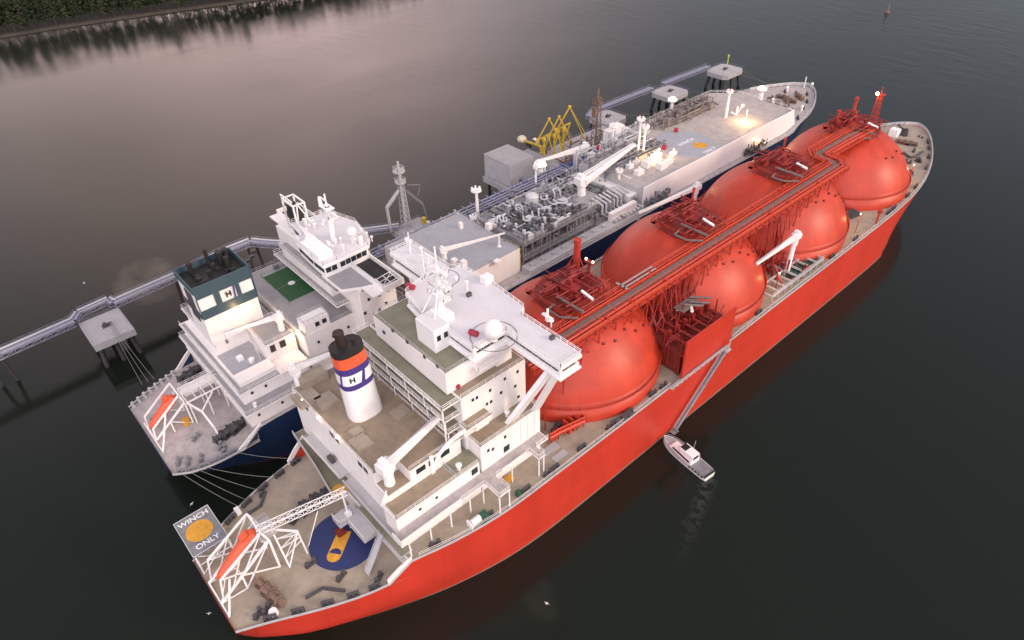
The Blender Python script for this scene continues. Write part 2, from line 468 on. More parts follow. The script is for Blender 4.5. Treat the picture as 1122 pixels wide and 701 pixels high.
# ------------------------------------------------------------------ water
def water():
    n = 90
    mb = MB()
    mb._add([(-6000, -5000, 0), (9000, -5000, 0), (9000, 12000, 0), (-6000, 12000, 0)], [(0, 1, 2, 3)])
    m = bpy.data.materials.new('river_water'); m.use_nodes = True
    nn = m.node_tree.nodes; l = m.node_tree.links; b = nn['Principled BSDF']
    b.inputs['Base Color'].default_value = (0.0085, 0.0115, 0.0080, 1)
    b.inputs['Roughness'].default_value = 0.12
    b.inputs['IOR'].default_value = 1.333
    g = nn.new('ShaderNodeNewGeometry')
    mp1 = nn.new('ShaderNodeMapping'); mp1.inputs['Rotation'].default_value = (0, 0, rad(-25)); mp1.inputs['Scale'].default_value = (1, 0.33, 1)
    l.new(g.outputs['Position'], mp1.inputs['Vector'])
    a = nn.new('ShaderNodeTexNoise'); a.inputs['Scale'].default_value = 0.16; a.inputs['Detail'].default_value = 5; a.inputs['Roughness'].default_value = 0.6
    l.new(mp1.outputs[0], a.inputs['Vector'])
    c = nn.new('ShaderNodeTexNoise'); c.inputs['Scale'].default_value = 0.9; c.inputs['Detail'].default_value = 3
    l.new(g.outputs['Position'], c.inputs['Vector'])
    # the calm lee near the far bank and the rippled open river
    sx = nn.new('ShaderNodeSeparateXYZ'); l.new(g.outputs['Position'], sx.inputs[0])
    mr = nn.new('ShaderNodeMapRange'); mr.inputs[1].default_value = 150; mr.inputs[2].default_value = 420; mr.inputs[3].default_value = 0.2; mr.inputs[4].default_value = 1.0
    l.new(sx.outputs['X'], mr.inputs[0])
    ad = nn.new('ShaderNodeMath'); ad.operation = 'MULTIPLY_ADD'; l.new(c.outputs['Fac'], ad.inputs[0]); ad.inputs[1].default_value = 0.2; l.new(a.outputs['Fac'], ad.inputs[2])
    bp = nn.new('ShaderNodeBump'); bp.inputs['Distance'].default_value = 0.55
    wp_ = nn.new('ShaderNodeMapping'); wp_.inputs['Rotation'].default_value = (0, 0, rad(20)); wp_.inputs['Scale'].default_value = (.35, 1, 1); l.new(g.outputs['Position'], wp_.inputs['Vector'])
    wn = nn.new('ShaderNodeTexNoise'); wn.inputs['Scale'].default_value = 0.012; wn.inputs['Detail'].default_value = 4; wn.inputs['Distortion'].default_value = .6; l.new(wp_.outputs[0], wn.inputs['Vector'])
    wr = nn.new('ShaderNodeMapRange'); wr.inputs[1].default_value = .38; wr.inputs[2].default_value = .62; wr.inputs[3].default_value = .35; wr.inputs[4].default_value = 1.15; l.new(wn.outputs['Fac'], wr.inputs[0])
    rg = nn.new('ShaderNodeMapRange'); rg.inputs[1].default_value = .35; rg.inputs[2].default_value = .65; rg.inputs[3].default_value = .07; rg.inputs[4].default_value = .20; l.new(wn.outputs['Fac'], rg.inputs[0]); l.new(rg.outputs[0], b.inputs['Roughness'])
    st0 = nn.new('ShaderNodeMath'); st0.operation = 'MULTIPLY'; l.new(mr.outputs[0], st0.inputs[0]); l.new(wr.outputs[0], st0.inputs[1])
    st = nn.new('ShaderNodeMath'); st.operation = 'MULTIPLY'; l.new(st0.outputs[0], st.inputs[0]); st.inputs[1].default_value = 0.6
    l.new(st.outputs[0], bp.inputs['Strength']); l.new(ad.outputs[0], bp.inputs['Height'])
    l.new(bp.outputs[0], b.inputs['Normal'])
    def mt(op, a_, b_=None):
        z_ = nn.new('ShaderNodeMath'); z_.operation = op
        for i, y_ in enumerate((a_, b_)):
            if y_ is None: continue
            if isinstance(y_, (int, float)): z_.inputs[i].default_value = y_
            else: l.new(y_, z_.inputs[i])
        return z_.outputs[0]
    w0 = at(779, 524, 0); w1 = at(744, 622, 0); wd_ = (w1 - w0); Lw = wd_.length; wd_.normalize()
    ss = nn.new('ShaderNodeVectorMath'); ss.operation = 'SUBTRACT'; l.new(g.outputs['Position'], ss.inputs[0]); ss.inputs[1].default_value = w0
    da = nn.new('ShaderNodeVectorMath'); da.operation = 'DOT_PRODUCT'; l.new(ss.outputs[0], da.inputs[0]); da.inputs[1].default_value = wd_
    dp = nn.new('ShaderNodeVectorMath'); dp.operation = 'DOT_PRODUCT'; l.new(ss.outputs[0], dp.inputs[0]); dp.inputs[1].default_value = (-wd_.y, wd_.x, 0)
    along = mt('MULTIPLY', mt('GREATER_THAN', da.outputs['Value'], 0.0), mt('MAXIMUM', mt('SUBTRACT', 1.0, mt('MULTIPLY', mt('ABSOLUTE', da.outputs['Value']), 1 / Lw)), 0.0))
    fn_ = nn.new('ShaderNodeTexNoise'); fn_.inputs['Scale'].default_value = .55; fn_.inputs['Detail'].default_value = 7; l.new(g.outputs['Position'], fn_.inputs['Vector'])
    wob = mt('MULTIPLY', mt('SUBTRACT', fn_.outputs['Fac'], .5), 6.0)
    across = mt('MAXIMUM', mt('SUBTRACT', 1.0, mt('MULTIPLY', mt('ABSOLUTE', mt('ADD', dp.outputs['Value'], wob)), .42)), 0.0)
    foam = mt('MULTIPLY', mt('MULTIPLY', along, across), mt('GREATER_THAN', fn_.outputs['Fac'], .47))
    mxf = nn.new('ShaderNodeMix'); mxf.data_type = 'RGBA'; l.new(mt('MULTIPLY', foam, .2), mxf.inputs[0]); mxf.inputs[6].default_value = b.inputs['Base Color'].default_value; mxf.inputs[7].default_value = (.16, .16, .15, 1)
    l.new(mxf.outputs[2], b.inputs['Base Color'])
    o = mb.build('river_water', m); tag(o, kind='structure')


water()


# ------------------------------------------------------------------ ship hulls
def interp(tab, x):
    if x <= tab[0][0]: return tab[0][1]
    for (a, b), (c, d) in zip(tab[:-1], tab[1:]):
        if x <= c:
            t = (x - a) / (c - a); return b + (d - b) * t
    return tab[-1][1]


def smooth_tab(tab, n=8):  # monotone-ish Catmull-Rom resample
    out = []
    for i in range(len(tab) - 1):
        p0 = tab[max(i - 1, 0)]; p1 = tab[i]; p2 = tab[i + 1]; p3 = tab[min(i + 2, len(tab) - 1)]
        for k in range(n):
            t = k / n
            out.append(tuple(0.5 * (2 * p1[j] + (p2[j] - p0[j]) * t + (2 * p0[j] - 5 * p1[j] + 4 * p2[j] - p3[j]) * t * t + (3 * p1[j] - p0[j] - 3 * p2[j] + p3[j]) * t ** 3) for j in (0, 1)))
    out.append(tab[-1]); return out


def make_hull(yc, deck, wl, topz, zt, aft, fore, parent, name, mat, deckmat, port, lip=0.35, step=None, ups=()):
    """deck, wl: half breadth against x at deck level and at the waterline"""
    nu = 120; levels = [-2.0, 0.0, 2.0, 4.5, 7.0, 9.5, 12.0]
    mb = MB(); rows = []
    xs = []
    for i in range(nu + 1):
        u = i / nu
        u = 0.5 - 0.5 * math.cos(math.pi * u) if False else u
        xs.append(u)
    def bow(x):   # denser towards the ends
        return x
    us = sorted(set([0, .004, .01, .02, .03] + [i / 90 for i in range(91)] + [.955, .965, .975, .985, .99, .995, .998, .9993, 1] + list(ups)))
    for u in us:
        row = []
        xd = aft[1] + (fore[1] - aft[1]) * u
        zt_ = topz(xd)
        for z in levels + [None]:
            zz = zt_ if z is None else z * zt_ / 18.3 if z > 0 else z
            t = max(0.0, min(1.0, zz / zt_))
            xa = aft[0] + (aft[1] - aft[0]) * min(1, t * 2.2) ; xf = fore[0] + (fore[1] - fore[0]) * t ** 1.3
            x = xa + (xf - xa) * u
            # half breadth: blend waterline and deck curves, each looked up at matching u
            bd = interp(deck, aft[1] + (fore[1] - aft[1]) * u); bw = interp(wl, aft[0] + (fore[0] - aft[0]) * u)
            hb = bw + (bd - bw) * t ** 1.5
            bp_ = interp(port, aft[1] + (fore[1] - aft[1]) * u)
            row.append((x, hb, zz, bw + (bp_ - bw) * t ** 1.5))
        rows.append(row)
    m = len(rows[0]); vs = []; fs = []
    for row in rows:
        for (x, h, z, g_) in row: vs.append((x, yc - h, z))
        for (x, h, z, g_) in row: vs.append((x, yc + g_, z))
    W = 2 * m
    for i in range(len(rows) - 1):
        for j in range(m - 1):
            a = i * W + j; fs.append((a, a + W, a + W + 1, a + 1))
            a = i * W + m + j; fs.append((a, a + 1, a + W + 1, a + W))
    for j in range(m - 1): fs.append((j, j + 1, m + j + 1, m + j))
    mb._add(vs, fs, True)
    ob = mb.build(name, mat, parent)
    # deck plating
    md = MB(); vs = []; fs = []
    for row in rows:
        x, h, z, g_ = row[-1]
        if step and x < step[0] + 12: z = step[1] if x <= step[0] else step[2]
        vs += [(x, yc - h + 0.02, z - lip), (x, yc + g_ - 0.02, z - lip)]
    for i in range(len(rows) - 1): fs.append((2 * i, 2 * i + 2, 2 * i + 3, 2 * i + 1))
    md._add(vs, fs)
    return rows, md


RED = empty('gas_carrier', (150, 93, 0), 'large red gas carrier with four domed tank covers and a white deckhouse at its stern', 'ship')
YC = 93.0
deckR = smooth_tab([(3, 8.2), (9, 11), (16.6, 14.9), (24.6, 18.3), (33, 20.6), (43.5, 23.3), (55, 24.9), (69, 25.2), (100, 25.3), (160, 25.1), (216, 25.0), (240, 24.2), (255, 22.6), (266, 20.2), (277, 16.6), (288, 11.6), (296, 6.8), (300.5, 2.8), (302, 0.0)])
deckRp = smooth_tab([(3, 12.0), (7, 14.6), (12.4, 17.0), (22, 20.3), (32.4, 22.2), (45, 24.1), (58, 25.0)]) + [q for q in deckR if q[0] > 60]
wlR = smooth_tab([(12, 1.0), (15, 6.5), (22, 12.6), (34, 18), (44, 21.4), (56, 24.0), (70, 25.1), (100, 25.2), (216, 25.1), (235, 23.5), (250, 19.5), (262, 14.5), (274, 8.6), (284, 3.6), (290, 0)])


def topR(x):
    if x < 29.5: return 14.0
    if x < 34.5: return 14 + 4.3 * (x - 29.5) / 5
    if x > 250: return 18.3 + 1.6 * min(1, (x - 250) / 45)
    return 18.3


rowsR, deckmb = make_hull(YC, deckR, wlR, topR, 18.3, (12, 3), (290, 302), RED, 'hull', 'hull_red', 'deck_tan', deckRp, step=(34.2, 14.0, 18.3), ups=((34.1 - 3) / 299, (34.3 - 3) / 299))
deckmb.build('main_deck', 'deck_tan', RED)


# gunwale kerb round the upper deck
def gunwale(rows, yc, parent, mat, x0, x1, name='gunwale', h=0.5):
    mb = MB()
    for s in (-1, 1):
        pts = [Vector((r[-1][0], yc + s * (r[-1][1 if s < 0 else 3] - 0.1), r[-1][2])) for r in rows if x0 <= r[-1][0] <= x1]
        for a, b in zip(pts[:-1], pts[1:]):
            mb.tube(a, b, 0.22, 4, caps=False)
    mb.build(name, mat, parent)


gunwale(rowsR, YC, RED, 'grey_paint', 2, 303)


def edge_rail(rows, yc, parent, mat, x0, x1, sides=(-1, 1), name='deck_railing', inset=0.5, step=3.0, r=0.05):
    mb = MB()
    for s in sides:
        pts = [Vector((r_[-1][0], yc + s * (r_[-1][1 if s < 0 else 3] - inset), r_[-1][2] - 0.3)) for r_ in rows if x0 <= r_[-1][0] <= x1 and r_[-1][1] > 1]
        mb.rail(pts, 1.2, step=step, r=r)
    mb.build(name, mat, parent)


edge_rail(rowsR, YC, RED, 'white', 36, 112)
edge_rail(rowsR, YC, RED, 'white', 134, 300)

# bulwark where the mooring deck steps up to the main deck (starboard and port)
mb = MB()
for s in (-1, 1):
    e = lambda x, z: Vector((x, YC + s * (interp(deckR if s < 0 else deckRp, x) - 0.35), z))
    mb.plate([e(29.3, 13.7), e(34.6, 17.9), e(34.6, 19.3), e(31.5, 17.3), e(29.3, 15.3)], 0.25)
mb.build('bulwark', 'white', RED)
mb = MB(); mb.box(34.0, YC - 20.4, 13.0, 34.6, YC + 20.4, 17.9); mb.build('deck_break_wall', 'white', RED)

def seam_mat(tx):
    m = paint('red_tank_paint', (0.47, 0.042, 0.018), 0.43, 0.2, 0.14, bump=0.06, spec=0.42, rust=0.3, rustcol=(0.36, 0.05, 0.03), streak=3)
    n = m.node_tree.nodes; l = m.node_tree.links; b = n['Principled BSDF']
    src = b.inputs['Base Color'].links[0].from_socket
    tcn = n.new('ShaderNodeTexCoord'); sub = n.new('ShaderNodeVectorMath'); sub.operation = 'SUBTRACT'; sub.inputs[1].default_value = (tx - 150, 0, 15.8)
    l.new(tcn.outputs['Object'], sub.inputs[0]); sp = n.new('ShaderNodeSeparateXYZ'); l.new(sub.outputs[0], sp.inputs[0])
    def mt(op, a, b_=None):
        q = n.new('ShaderNodeMath'); q.operation = op
        for i, z in enumerate((a, b_)):
            if z is None: continue
            if isinstance(z, (int, float)): q.inputs[i].default_value = z
            else: l.new(z, q.inputs[i])
        return q.outputs[0]
    ang = mt('MULTIPLY', mt('ARCTAN2', sp.outputs[1], sp.outputs[0]), 28 / (2 * math.pi))
    s1 = mt('GREATER_THAN', mt('ABSOLUTE', mt('SUBTRACT', mt('FRACT', mt('ADD', ang, 50)), 0.5)), 0.482)
    el = mt('MULTIPLY', mt('ARCSINE', mt('MULTIPLY', sp.outputs[2], 1 / 23.9)), 6.0)
    s2 = mt('GREATER_THAN', mt('ABSOLUTE', mt('SUBTRACT', mt('FRACT', mt('ADD', el, 50)), 0.5)), 0.485)
    # every plate carries its own slightly different coat
    wn = n.new('ShaderNodeTexWhiteNoise'); wn.noise_dimensions = '2D'; cv = n.new('ShaderNodeCombineXYZ')
    l.new(mt('FLOOR', mt('ADD', ang, 50)), cv.inputs[0]); l.new(mt('FLOOR', mt('ADD', el, 50)), cv.inputs[1]); l.new(cv.outputs[0], wn.inputs['Vector'])
    f = mt('ADD', mt('MULTIPLY', wn.outputs['Value'], 0.13), 0.93)
    f = mt('MULTIPLY', f, mt('SUBTRACT', 1.0, mt('MULTIPLY', mt('MAXIMUM', s1, s2), 0.13)))
    sc_ = n.new('ShaderNodeVectorMath'); sc_.operation = 'SCALE'; l.new(src, sc_.inputs[0]); l.new(f, sc_.inputs['Scale']); l.new(sc_.outputs[0], b.inputs['Base Color'])
    return m


# four domed tank covers
TX = [99, 146, 193, 238.5]
TR = [23.8, 23.8, 23.8, 22.9]
TZ = 15.8
for i, tx in enumerate(TX):
    r = TR[i]
    zc_ = 22.4; rc_ = math.sqrt(r * r - (zc_ - TZ) ** 2) + .35
    prof = [(rc_ + .1, 18.0), (rc_ + .1, zc_), (rc_ - .35, zc_ + .02)]
    a0 = math.asin((zc_ + .02 - TZ) / r)
    for k in range(26):
        a = a0 + (math.pi / 2 - a0) * k / 25
        prof.append((r * math.cos(a), TZ + r * math.sin(a)))
    prof = [(p, q) for p, q in prof]
    mb = MB(); mb.lathe((tx, YC, 0), prof, 96)
    tank = mb.build('tank_cover', seam_mat(tx), RED)
    # ring walkway with rail low on the cover
    mb = MB()
    mb.ring((tx, YC, 22.5), rc_ + .2, 0.16, 64)
    n = 64
    for k in range(n):
        a = 2 * math.pi * k / n; q = rc_ + .2
        p = Vector((tx + q * math.cos(a), YC + q * math.sin(a), 22.4))
        mb.tube(p, p + Vector((0, 0, 1.0)), 0.04, 4, caps=False)
    mb.ring((tx, YC, 23.4), rc_ + .2, 0.05, 64, m=4)
    mb.build('ring_pipe', 'red_pipe', tank)
    # access hatches and lugs in a row along the shoulder beside the pipe bridge
    mb = MB()
    for k in range(6):
        for yy in (-14.8 - .9 * (k % 2),):
            xx = -4 + k * 3.0 + 1.2 * (k // 2); rr = xx * xx + yy * yy
            if rr > (r - 1.5) ** 2: continue
            z = TZ + math.sqrt(r * r - rr)
            nrm = Vector((xx, yy, z - TZ)).normalized(); c = Vector((tx + xx, YC + yy, z))
            mb.tube(c - nrm * 0.2, c + nrm * 0.45, 0.36, 8)
    mb.build('tank_fitting', 'dark_red', tank)

    # dome on the crown
    dz = TZ + r
    mb = MB(); mb.cyl(tx, YC, dz - 3.4, dz + 0.1, 8.6, 30, 8.4); mb.build('dome_base', 'dark_red', tank)
    mb = MB()
    rnd = random.Random(20 + i)
    mb.cyl(tx, YC, dz, dz + 1.3, 2.4, 18)
    mb.cyl(tx, YC, dz + 1.3, dz + 1.6, 2.7, 18); mb.cyl(tx, YC, dz + 1.6, dz + 3.0, .5, 10); mb.tube((tx - 2.2, YC + 1, dz + 2.2), (tx + 3, YC + 1.4, dz + 2.4), .35, 8)
    mb.cyl(tx + 4.2, YC + 2.6, dz, dz + 2.0, 1.1, 12); mb.cyl(tx - 4, YC + 3.6, dz, dz + 1.8, 0.9, 12)
    for k in range(52):
        x = tx + rnd.uniform(-6.5, 6.5); y = YC + rnd.uniform(-6.5, 6.5); z = dz + rnd.uniform(0.4, 2.6); ln = rnd.uniform(2, 7)
        if rnd.random() < .5: mb.tube((x - ln / 2, y, z), (x + ln / 2, y, z), rnd.uniform(.10, .26), 6)
        else: mb.tube((x, y - ln / 2, z), (x, y + ln / 2, z), rnd.uniform(.10, .26), 6)
        mb.tube((x, y, dz - 1), (x, y, z), 0.12, 5)
    for k in range(14):
        x = tx + rnd.uniform(-6, 6); y = YC + rnd.uniform(-6, 6)
        mb.box(x - .4, y - .3, dz, x + .4, y + .3, dz + rnd.uniform(.8, 2.0))
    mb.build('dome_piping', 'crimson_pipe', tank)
    mb = MB()
    mb.rail([(tx - 8, YC - 6, dz - .4), (tx + 8, YC - 6, dz - .4), (tx + 8, YC + 7, dz - .4), (tx - 8, YC + 7, dz - .4)], 1.2, True, 1.6, 0.07)
    mb.box(tx - 8, YC + 5.8, dz - .6, tx + 8, YC + 7.1, dz - .4); mb.box(tx - 8, YC - 7, dz - .6, tx - 6.6, YC + 7, dz - .4)
    for a in range(0, 360, 30):
        c, s_ = math.cos(rad(a)), math.sin(rad(a)); q = 9.6
        mb.tube((tx + 8.2 * c, YC + 8.2 * s_, dz - .6), (tx + q * c, YC + q * s_, TZ + math.sqrt(r * r - q * q) - .1), 0.14, 5)
    mb.build('dome_platform', 'red_pipe', tank)
    # pair of grey gas lines leading from the dome to the pipe bridge
    mb = MB()
    mb.path([(tx - 5.5, YC - 1, dz + 1.4), (tx - 5.5, YC - 9.5, dz + 1.4)], 0.36, 8)
    mb.path([(tx - 7.5, YC - 2, dz + .6), (tx - 9.5, YC - 2, dz + .2), (tx - 9.5, YC - 6, dz + .2), (tx - 7.2, YC - 9.5, dz + .6)], 0.28, 8)
    mb.build('grey_gas_line', 'cat_floor', tank)
    # relief valve vent mast, white lagged at the foot on the aft one
    vx, vy = tx + 6.0, YC + 4.0
    if i == 0: vx, vy = tx + 9.0, YC + 6.5
    hgt = (6.6, 5.2, 5.2, 6.4)[i]
    mb = MB()
    mb.cyl(vx, vy, dz - 1.5, dz + hgt, (.85, .3, .3, .55)[i], 10); mb.cyl(vx, vy, dz + hgt, dz + hgt + .8, (1.0, .4, .4, .75)[i], 10)
    for a in (30, 150, 270):
        mb.tube((vx, vy, dz + hgt * .6), (vx + 3 * math.cos(rad(a)), vy + 3 * math.sin(rad(a)), dz - .8), 0.12, 5)
    if i == 3:
        mb.cyl(vx - 9, vy + 1, dz - 1, dz + 4.2, .45, 10); mb.cyl(vx - 9, vy + 1, dz + 4.2, dz + 4.9, .6, 10)
    mb.build('vent_mast', 'red_pipe', tank)
    mb = MB(); mb.tube((tx - 1.0, YC - 4.6, dz + 2.6), (tx - 1.0, YC - 8.2, dz + 2.0), 0.38, 8); mb.build('white_lagged_pipe', 'white_clean', tank)

# flood lamps on short posts beside each cover, starboard side
for tx in TX:
    px_, py_ = tx + 15.5, YC - 21.5
    if tx > 230: px_, py_ = tx + 15.5, YC - 18.0
    mb = MB(); mb.cyl(px_, py_, 18, 24.6, .12, 6); mb.build('lamp_post', 'red_pipe', RED)
    lamp(RED, (px_, py_, 24.9), .22, 420)

# foremast with lit lamp beside the forward dome
fx, fy = 251, 92.0
mb = MB()
fz0 = TZ + math.sqrt(max(0, 22.9 ** 2 - (fx - 238.5) ** 2)) - 1
for sx, sy in ((-1, -1), (1, -1), (1, 1), (-1, 1)):
    mb.tube((fx + 1.2 * sx, fy + 1.2 * sy, fz0), (fx + .5 * sx, fy + .5 * sy, 46.5), .16, 5)
for k in range(7):
    z = fz0 + 1 + k * 1.7; q = 1.2 - .7 * (z - fz0) / (46.5 - fz0)
    mb.path([(fx - q, fy - q, z), (fx + q, fy - q, z), (fx + q, fy + q, z), (fx - q, fy + q, z), (fx - q, fy - q, z)], .09, 4)
    mb.tube((fx - q, fy - q, z), (fx + q, fy + q, z + 1.6), .07, 4)
mb.cyl(fx, fy, 46.5, 49, .18, 6); mb.box(fx - 1.3, fy - 1.3, 46.3, fx + 1.3, fy + 1.3, 46.5)
mb.build('foremast', 'red_pipe', RED)
lamp(RED, (fx - 1.2, fy + .8, 46.9), 0.6, 500)
mb = MB(); p = at(645, 303, 40); mb.cyl(p.x, p.y, 34, 44.2, .4, 8); mb.box(p.x - .5, p.y - 1.4, 44, p.x + .5, p.y + 1.4, 44.5); mb.build('lamp_post', 'dark_red', RED)
lamp(RED, (p.x, p.y + 1.1, 44.8), .28); lamp(RED, (p.x, p.y - 1.1, 44.8), .28)

# pipe bridge running along the tank tops
BZ = 38.6
ya, yb = 78.6, 86.2


def bridge_seg(pa, pb, first=False):
    """deck between two centre points, 7.6 m wide"""
    pa = Vector(pa); pb = Vector(pb); d = (pb - pa).normalized(); n = Vector((-d.y, d.x, 0))
    return d, n


flo = MB(); frm = MB(); pip = MB(); rl = MB()
line = [Vector((73.5, 82.4, BZ)), Vector((206.0, 82.2, BZ)), Vector((208.0, 84.0, BZ)), Vector((208.3, 88.6, BZ)), Vector((210.5, 90.4, BZ)), Vector((226, 89.6, BZ + .6)), Vector((236, 88.6, BZ + 1.0))]


def offs(o, dz=0.0):
    out = []
    for i, p in enumerate(line):
        if i == 0: d = (line[1] - p)
        elif i == len(line) - 1: d = p - line[i - 1]
        else: d = (line[i + 1] - p).normalized() + (p - line[i - 1]).normalized()
        d.normalize(); n = Vector((-d.y, d.x, 0))
        out.append(p + n * o + Vector((0, 0, dz)))
    return out


def ribbon(mbx, o0, o1, z0, z1):
    A = offs(o0, z0); B = offs(o1, z0)
    for i in range(len(A) - 1):
        vs = [A[i], A[i + 1], B[i + 1], B[i]]; up = Vector((0, 0, z1 - z0))
        mbx._add(vs + [p + up for p in vs], [(0, 3, 2, 1), (4, 5, 6, 7), (0, 1, 5, 4), (1, 2, 6, 5), (2, 3, 7, 6), (3, 0, 4, 7)])


ribbon(flo, -0.9, 1.1, 0.0, 0.15)
flo.build('walkway', 'cat_floor', RED)
ribbon(frm, -3.9, -3.5, -0.9, 0.0); ribbon(frm, 3.3, 3.7, -0.9, 0.0); ribbon(frm, -3.9, 3.7, -0.12, -0.02)
ribbon(frm, -1.3, -1.1, -.6, .25); ribbon(frm, 1.2, 1.4, -.6, .25)
for k in range(56):
    x = 75 + k * 2.2
    frm.box(x - .1, 78.6, BZ - .75, x + .1, 86.0, BZ - .12)
# trestle legs down to the covers and to the deck between the tanks
for k in range(22):
    x = 77 + k * 5.7
    for y in (78.9, 85.9):
        zc = 18.3
        for tx, r in zip(TX, TR):
            q = r * r - (x - tx) ** 2 - (y - YC) ** 2
            if q > 0: zc = max(zc, TZ + math.sqrt(q))
        zc = max(zc, 25.5) if zc < 20 and y < 80 and 116 < x < 134 else zc
        if zc < 38: frm.tube((x, y, BZ - .8), (x, y, zc - .3), .17, 5)
        if zc < 34:
            frm.tube((x, y, BZ - .8), (x + 3.5, y, max(zc, 29)), .12, 4); frm.tube((x, y, BZ - .8), (x - 3.5, y, max(zc, 29)), .12, 4)
frm.build('bridge_frame', 'red_pipe', RED)
for o, r, z in ((1.9, .30, .35), (2.7, .22, .3), (-1.9, .42, .5), (-2.8, .30, .4), (2.3, .15, .9), (3.1, .12, .7), (-3.3, .12, .4)):
    pip.path(offs(o, z), r, 8)
rnd = random.Random(5)
for k in range(60):
    x = rnd.uniform(76, 196); o = rnd.choice((-2.8, -1.9, 1.9, 2.7)); pip.cyl(x, 82.4 + o, BZ - .1, BZ + rnd.uniform(.9, 1.5), rnd.uniform(.2, .4), 8)
pip.build('cargo_pipe', 'red_tank', RED)
for o in (-3.8, 3.6): rl.rail(offs(o, 0), 1.2, step=2.2, r=.06)
for o in (-1.0, 1.2): rl.rail(offs(o, .1), 1.1, step=2.6, r=.045)
rl.build('bridge_railing', 'orange', RED)
mb = MB()
for k in range(40):
    x = 77 + k * 3.05; mb.ball((x, 78.4, BZ - .2), .33, 6)
mb.build('pipe_clamp', 'dark_red', RED)
# grey gratings lying across the pipes between first and second tank
mb = MB(); a = at(699, 303, BZ + 1.3)
mb.box(a.x - 6, a.y - .9, BZ + 1.2, a.x + 6, a.y - .5, BZ + 1.35); mb.box(a.x - 6, a.y + .3, BZ + 1.2, a.x + 6, a.y + .7, BZ + 1.35); mb.box(a.x - 6, a.y - 1.6, BZ + 1.2, a.x - 5.4, a.y + 2, BZ + 1.35)
mb.build('grey_grating', 'grey_deck', RED)

# manifold platform amidships
mb = MB(); mb.box(112.9, 67.45, 17.9, 133.2, 67.95, 30.2)
mb.build('manifold_shield', 'hull_red', RED)
mb = MB(); mb.box(113.3, 67.96, 24.8, 132.8, 84, 25.2); mb.box(114.2, 69.5, 18.0, 132.4, 83.5, 24.8)
for k in range(9): mb.box(113.95, 70 + k * 1.5, 18.0, 114.2, 70.3 + k * 1.5, 24.8)
for x in (114, 119, 124, 129, 132):
    for y in (69.5, 76): mb.box(x - .25, y - .25, 18, x + .25, y + .25, 24.8)
mb.build('manifold_platform', 'dark_red', RED)
mb = MB(); rnd = random.Random(9)
for k in range(6):
    x = 115.5 + k * 3.1
    mb.tube((x, 68.6, 27.2), (x, 78.5, 27.2), .42, 10); mb.tube((x, 68.5, 27.2), (x, 68.9, 27.2), .75, 12); mb.tube((x, 72, 27.2), (x, 72.4, 27.2), .7, 12)
    mb.tube((x, 78.5, 27.2), (x, 80.5, 30), .42, 10); mb.tube((x, 80.5, 30), (x, 80.5, BZ - .5), .42, 10)
    mb.box(x - .5, 74, 25.2, x + .5, 75, 28.6)
for k in range(120):
    x = rnd.uniform(112.0, 132.0); y = rnd.uniform(69, 86); z = rnd.uniform(22.6, 29.5); ln = rnd.uniform(1.5, 5)
    p = Vector((x, y, z)); d = rnd.choice((Vector((1, 0, 0)), Vector((0, 1, 0)), Vector((0, 0, 1)), Vector((.6, 0, .8))))
    mb.tube(p, p + d * ln, rnd.uniform(.10, .28), 6)
    mb.tube(p, (x, y, 21), .1, 5)
for tx0 in (166, 215):   # pipework crowded on deck in the gaps between tanks
    pass
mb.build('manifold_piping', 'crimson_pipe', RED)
mb = MB()
a = at(748, 330, 32)
for dx, dy in ((0, 0), (2.0, -.4), (4, .6)): mb.tube((a.x + dx, a.y + dy, 31), (a.x + dx + 3.4, a.y + dy - 4.0, 31), .33, 8)
mb.box(a.x - 2, a.y - 2, 30.4, a.x + 5, a.y + 1, 30.6)
mb.build('manifold_platform_grating', 'cat_floor', RED)
mb = MB(); b_ = at(741, 339, 30)
mb.tube(b_, b_ + Vector((1.8, -1.4, 0)), .4, 8); mb.tube(b_ + Vector((3, -2.2, .4)), b_ + Vector((1.8, -3.5, .4)), .4, 8)
mb.build('white_lagged_pipe', 'white_clean', RED)

# clutter in the narrow gaps between tanks
for gx in (122.5, 169.5, 216.5):
    mb = MB(); rnd = random.Random(int(gx))
    for s in (-1, 1):
        for k in range(46 if gx < 200 else (14 if s < 0 else 26)):
            yy = YC + s * rnd.uniform(6, 23.5 if gx < 200 else 15)
            hw = max(1.0, abs(yy - YC) ** 2 / 52)
            if s < 0 and gx < 130 and yy < 84: continue
            x = gx + rnd.uniform(-hw, hw) * .75; z = rnd.uniform(18.5, 22); ln = rnd.uniform(1.5, 4)
            p = Vector((x, yy, z)); d = rnd.choice((Vector((0, 1, 0)), Vector((0, 0, 1)), Vector((1, 0, 0)), Vector((0, .7, .7))))
            mb.tube(p, p + d * ln, rnd.uniform(.12, .35), 6)
            mb.tube(p, (x, yy, 18), .12, 4)
    for x in (gx - 2.5, gx + 2.5) if gx < 200 else ():
        mb.tube((x, 79, 18), (x, 80.5, BZ - .6), .3, 6); mb.tube((x, 75.5, 18), (x + (1 if x < gx else -1), 79.5, BZ - 3), .18, 6)
    if gx < 200: mb.path([(gx, 78, 19), (gx, 78, 30), (gx, 80, 38)], .35, 8)
    mb.build('gap_piping', 'crimson_pipe', RED)

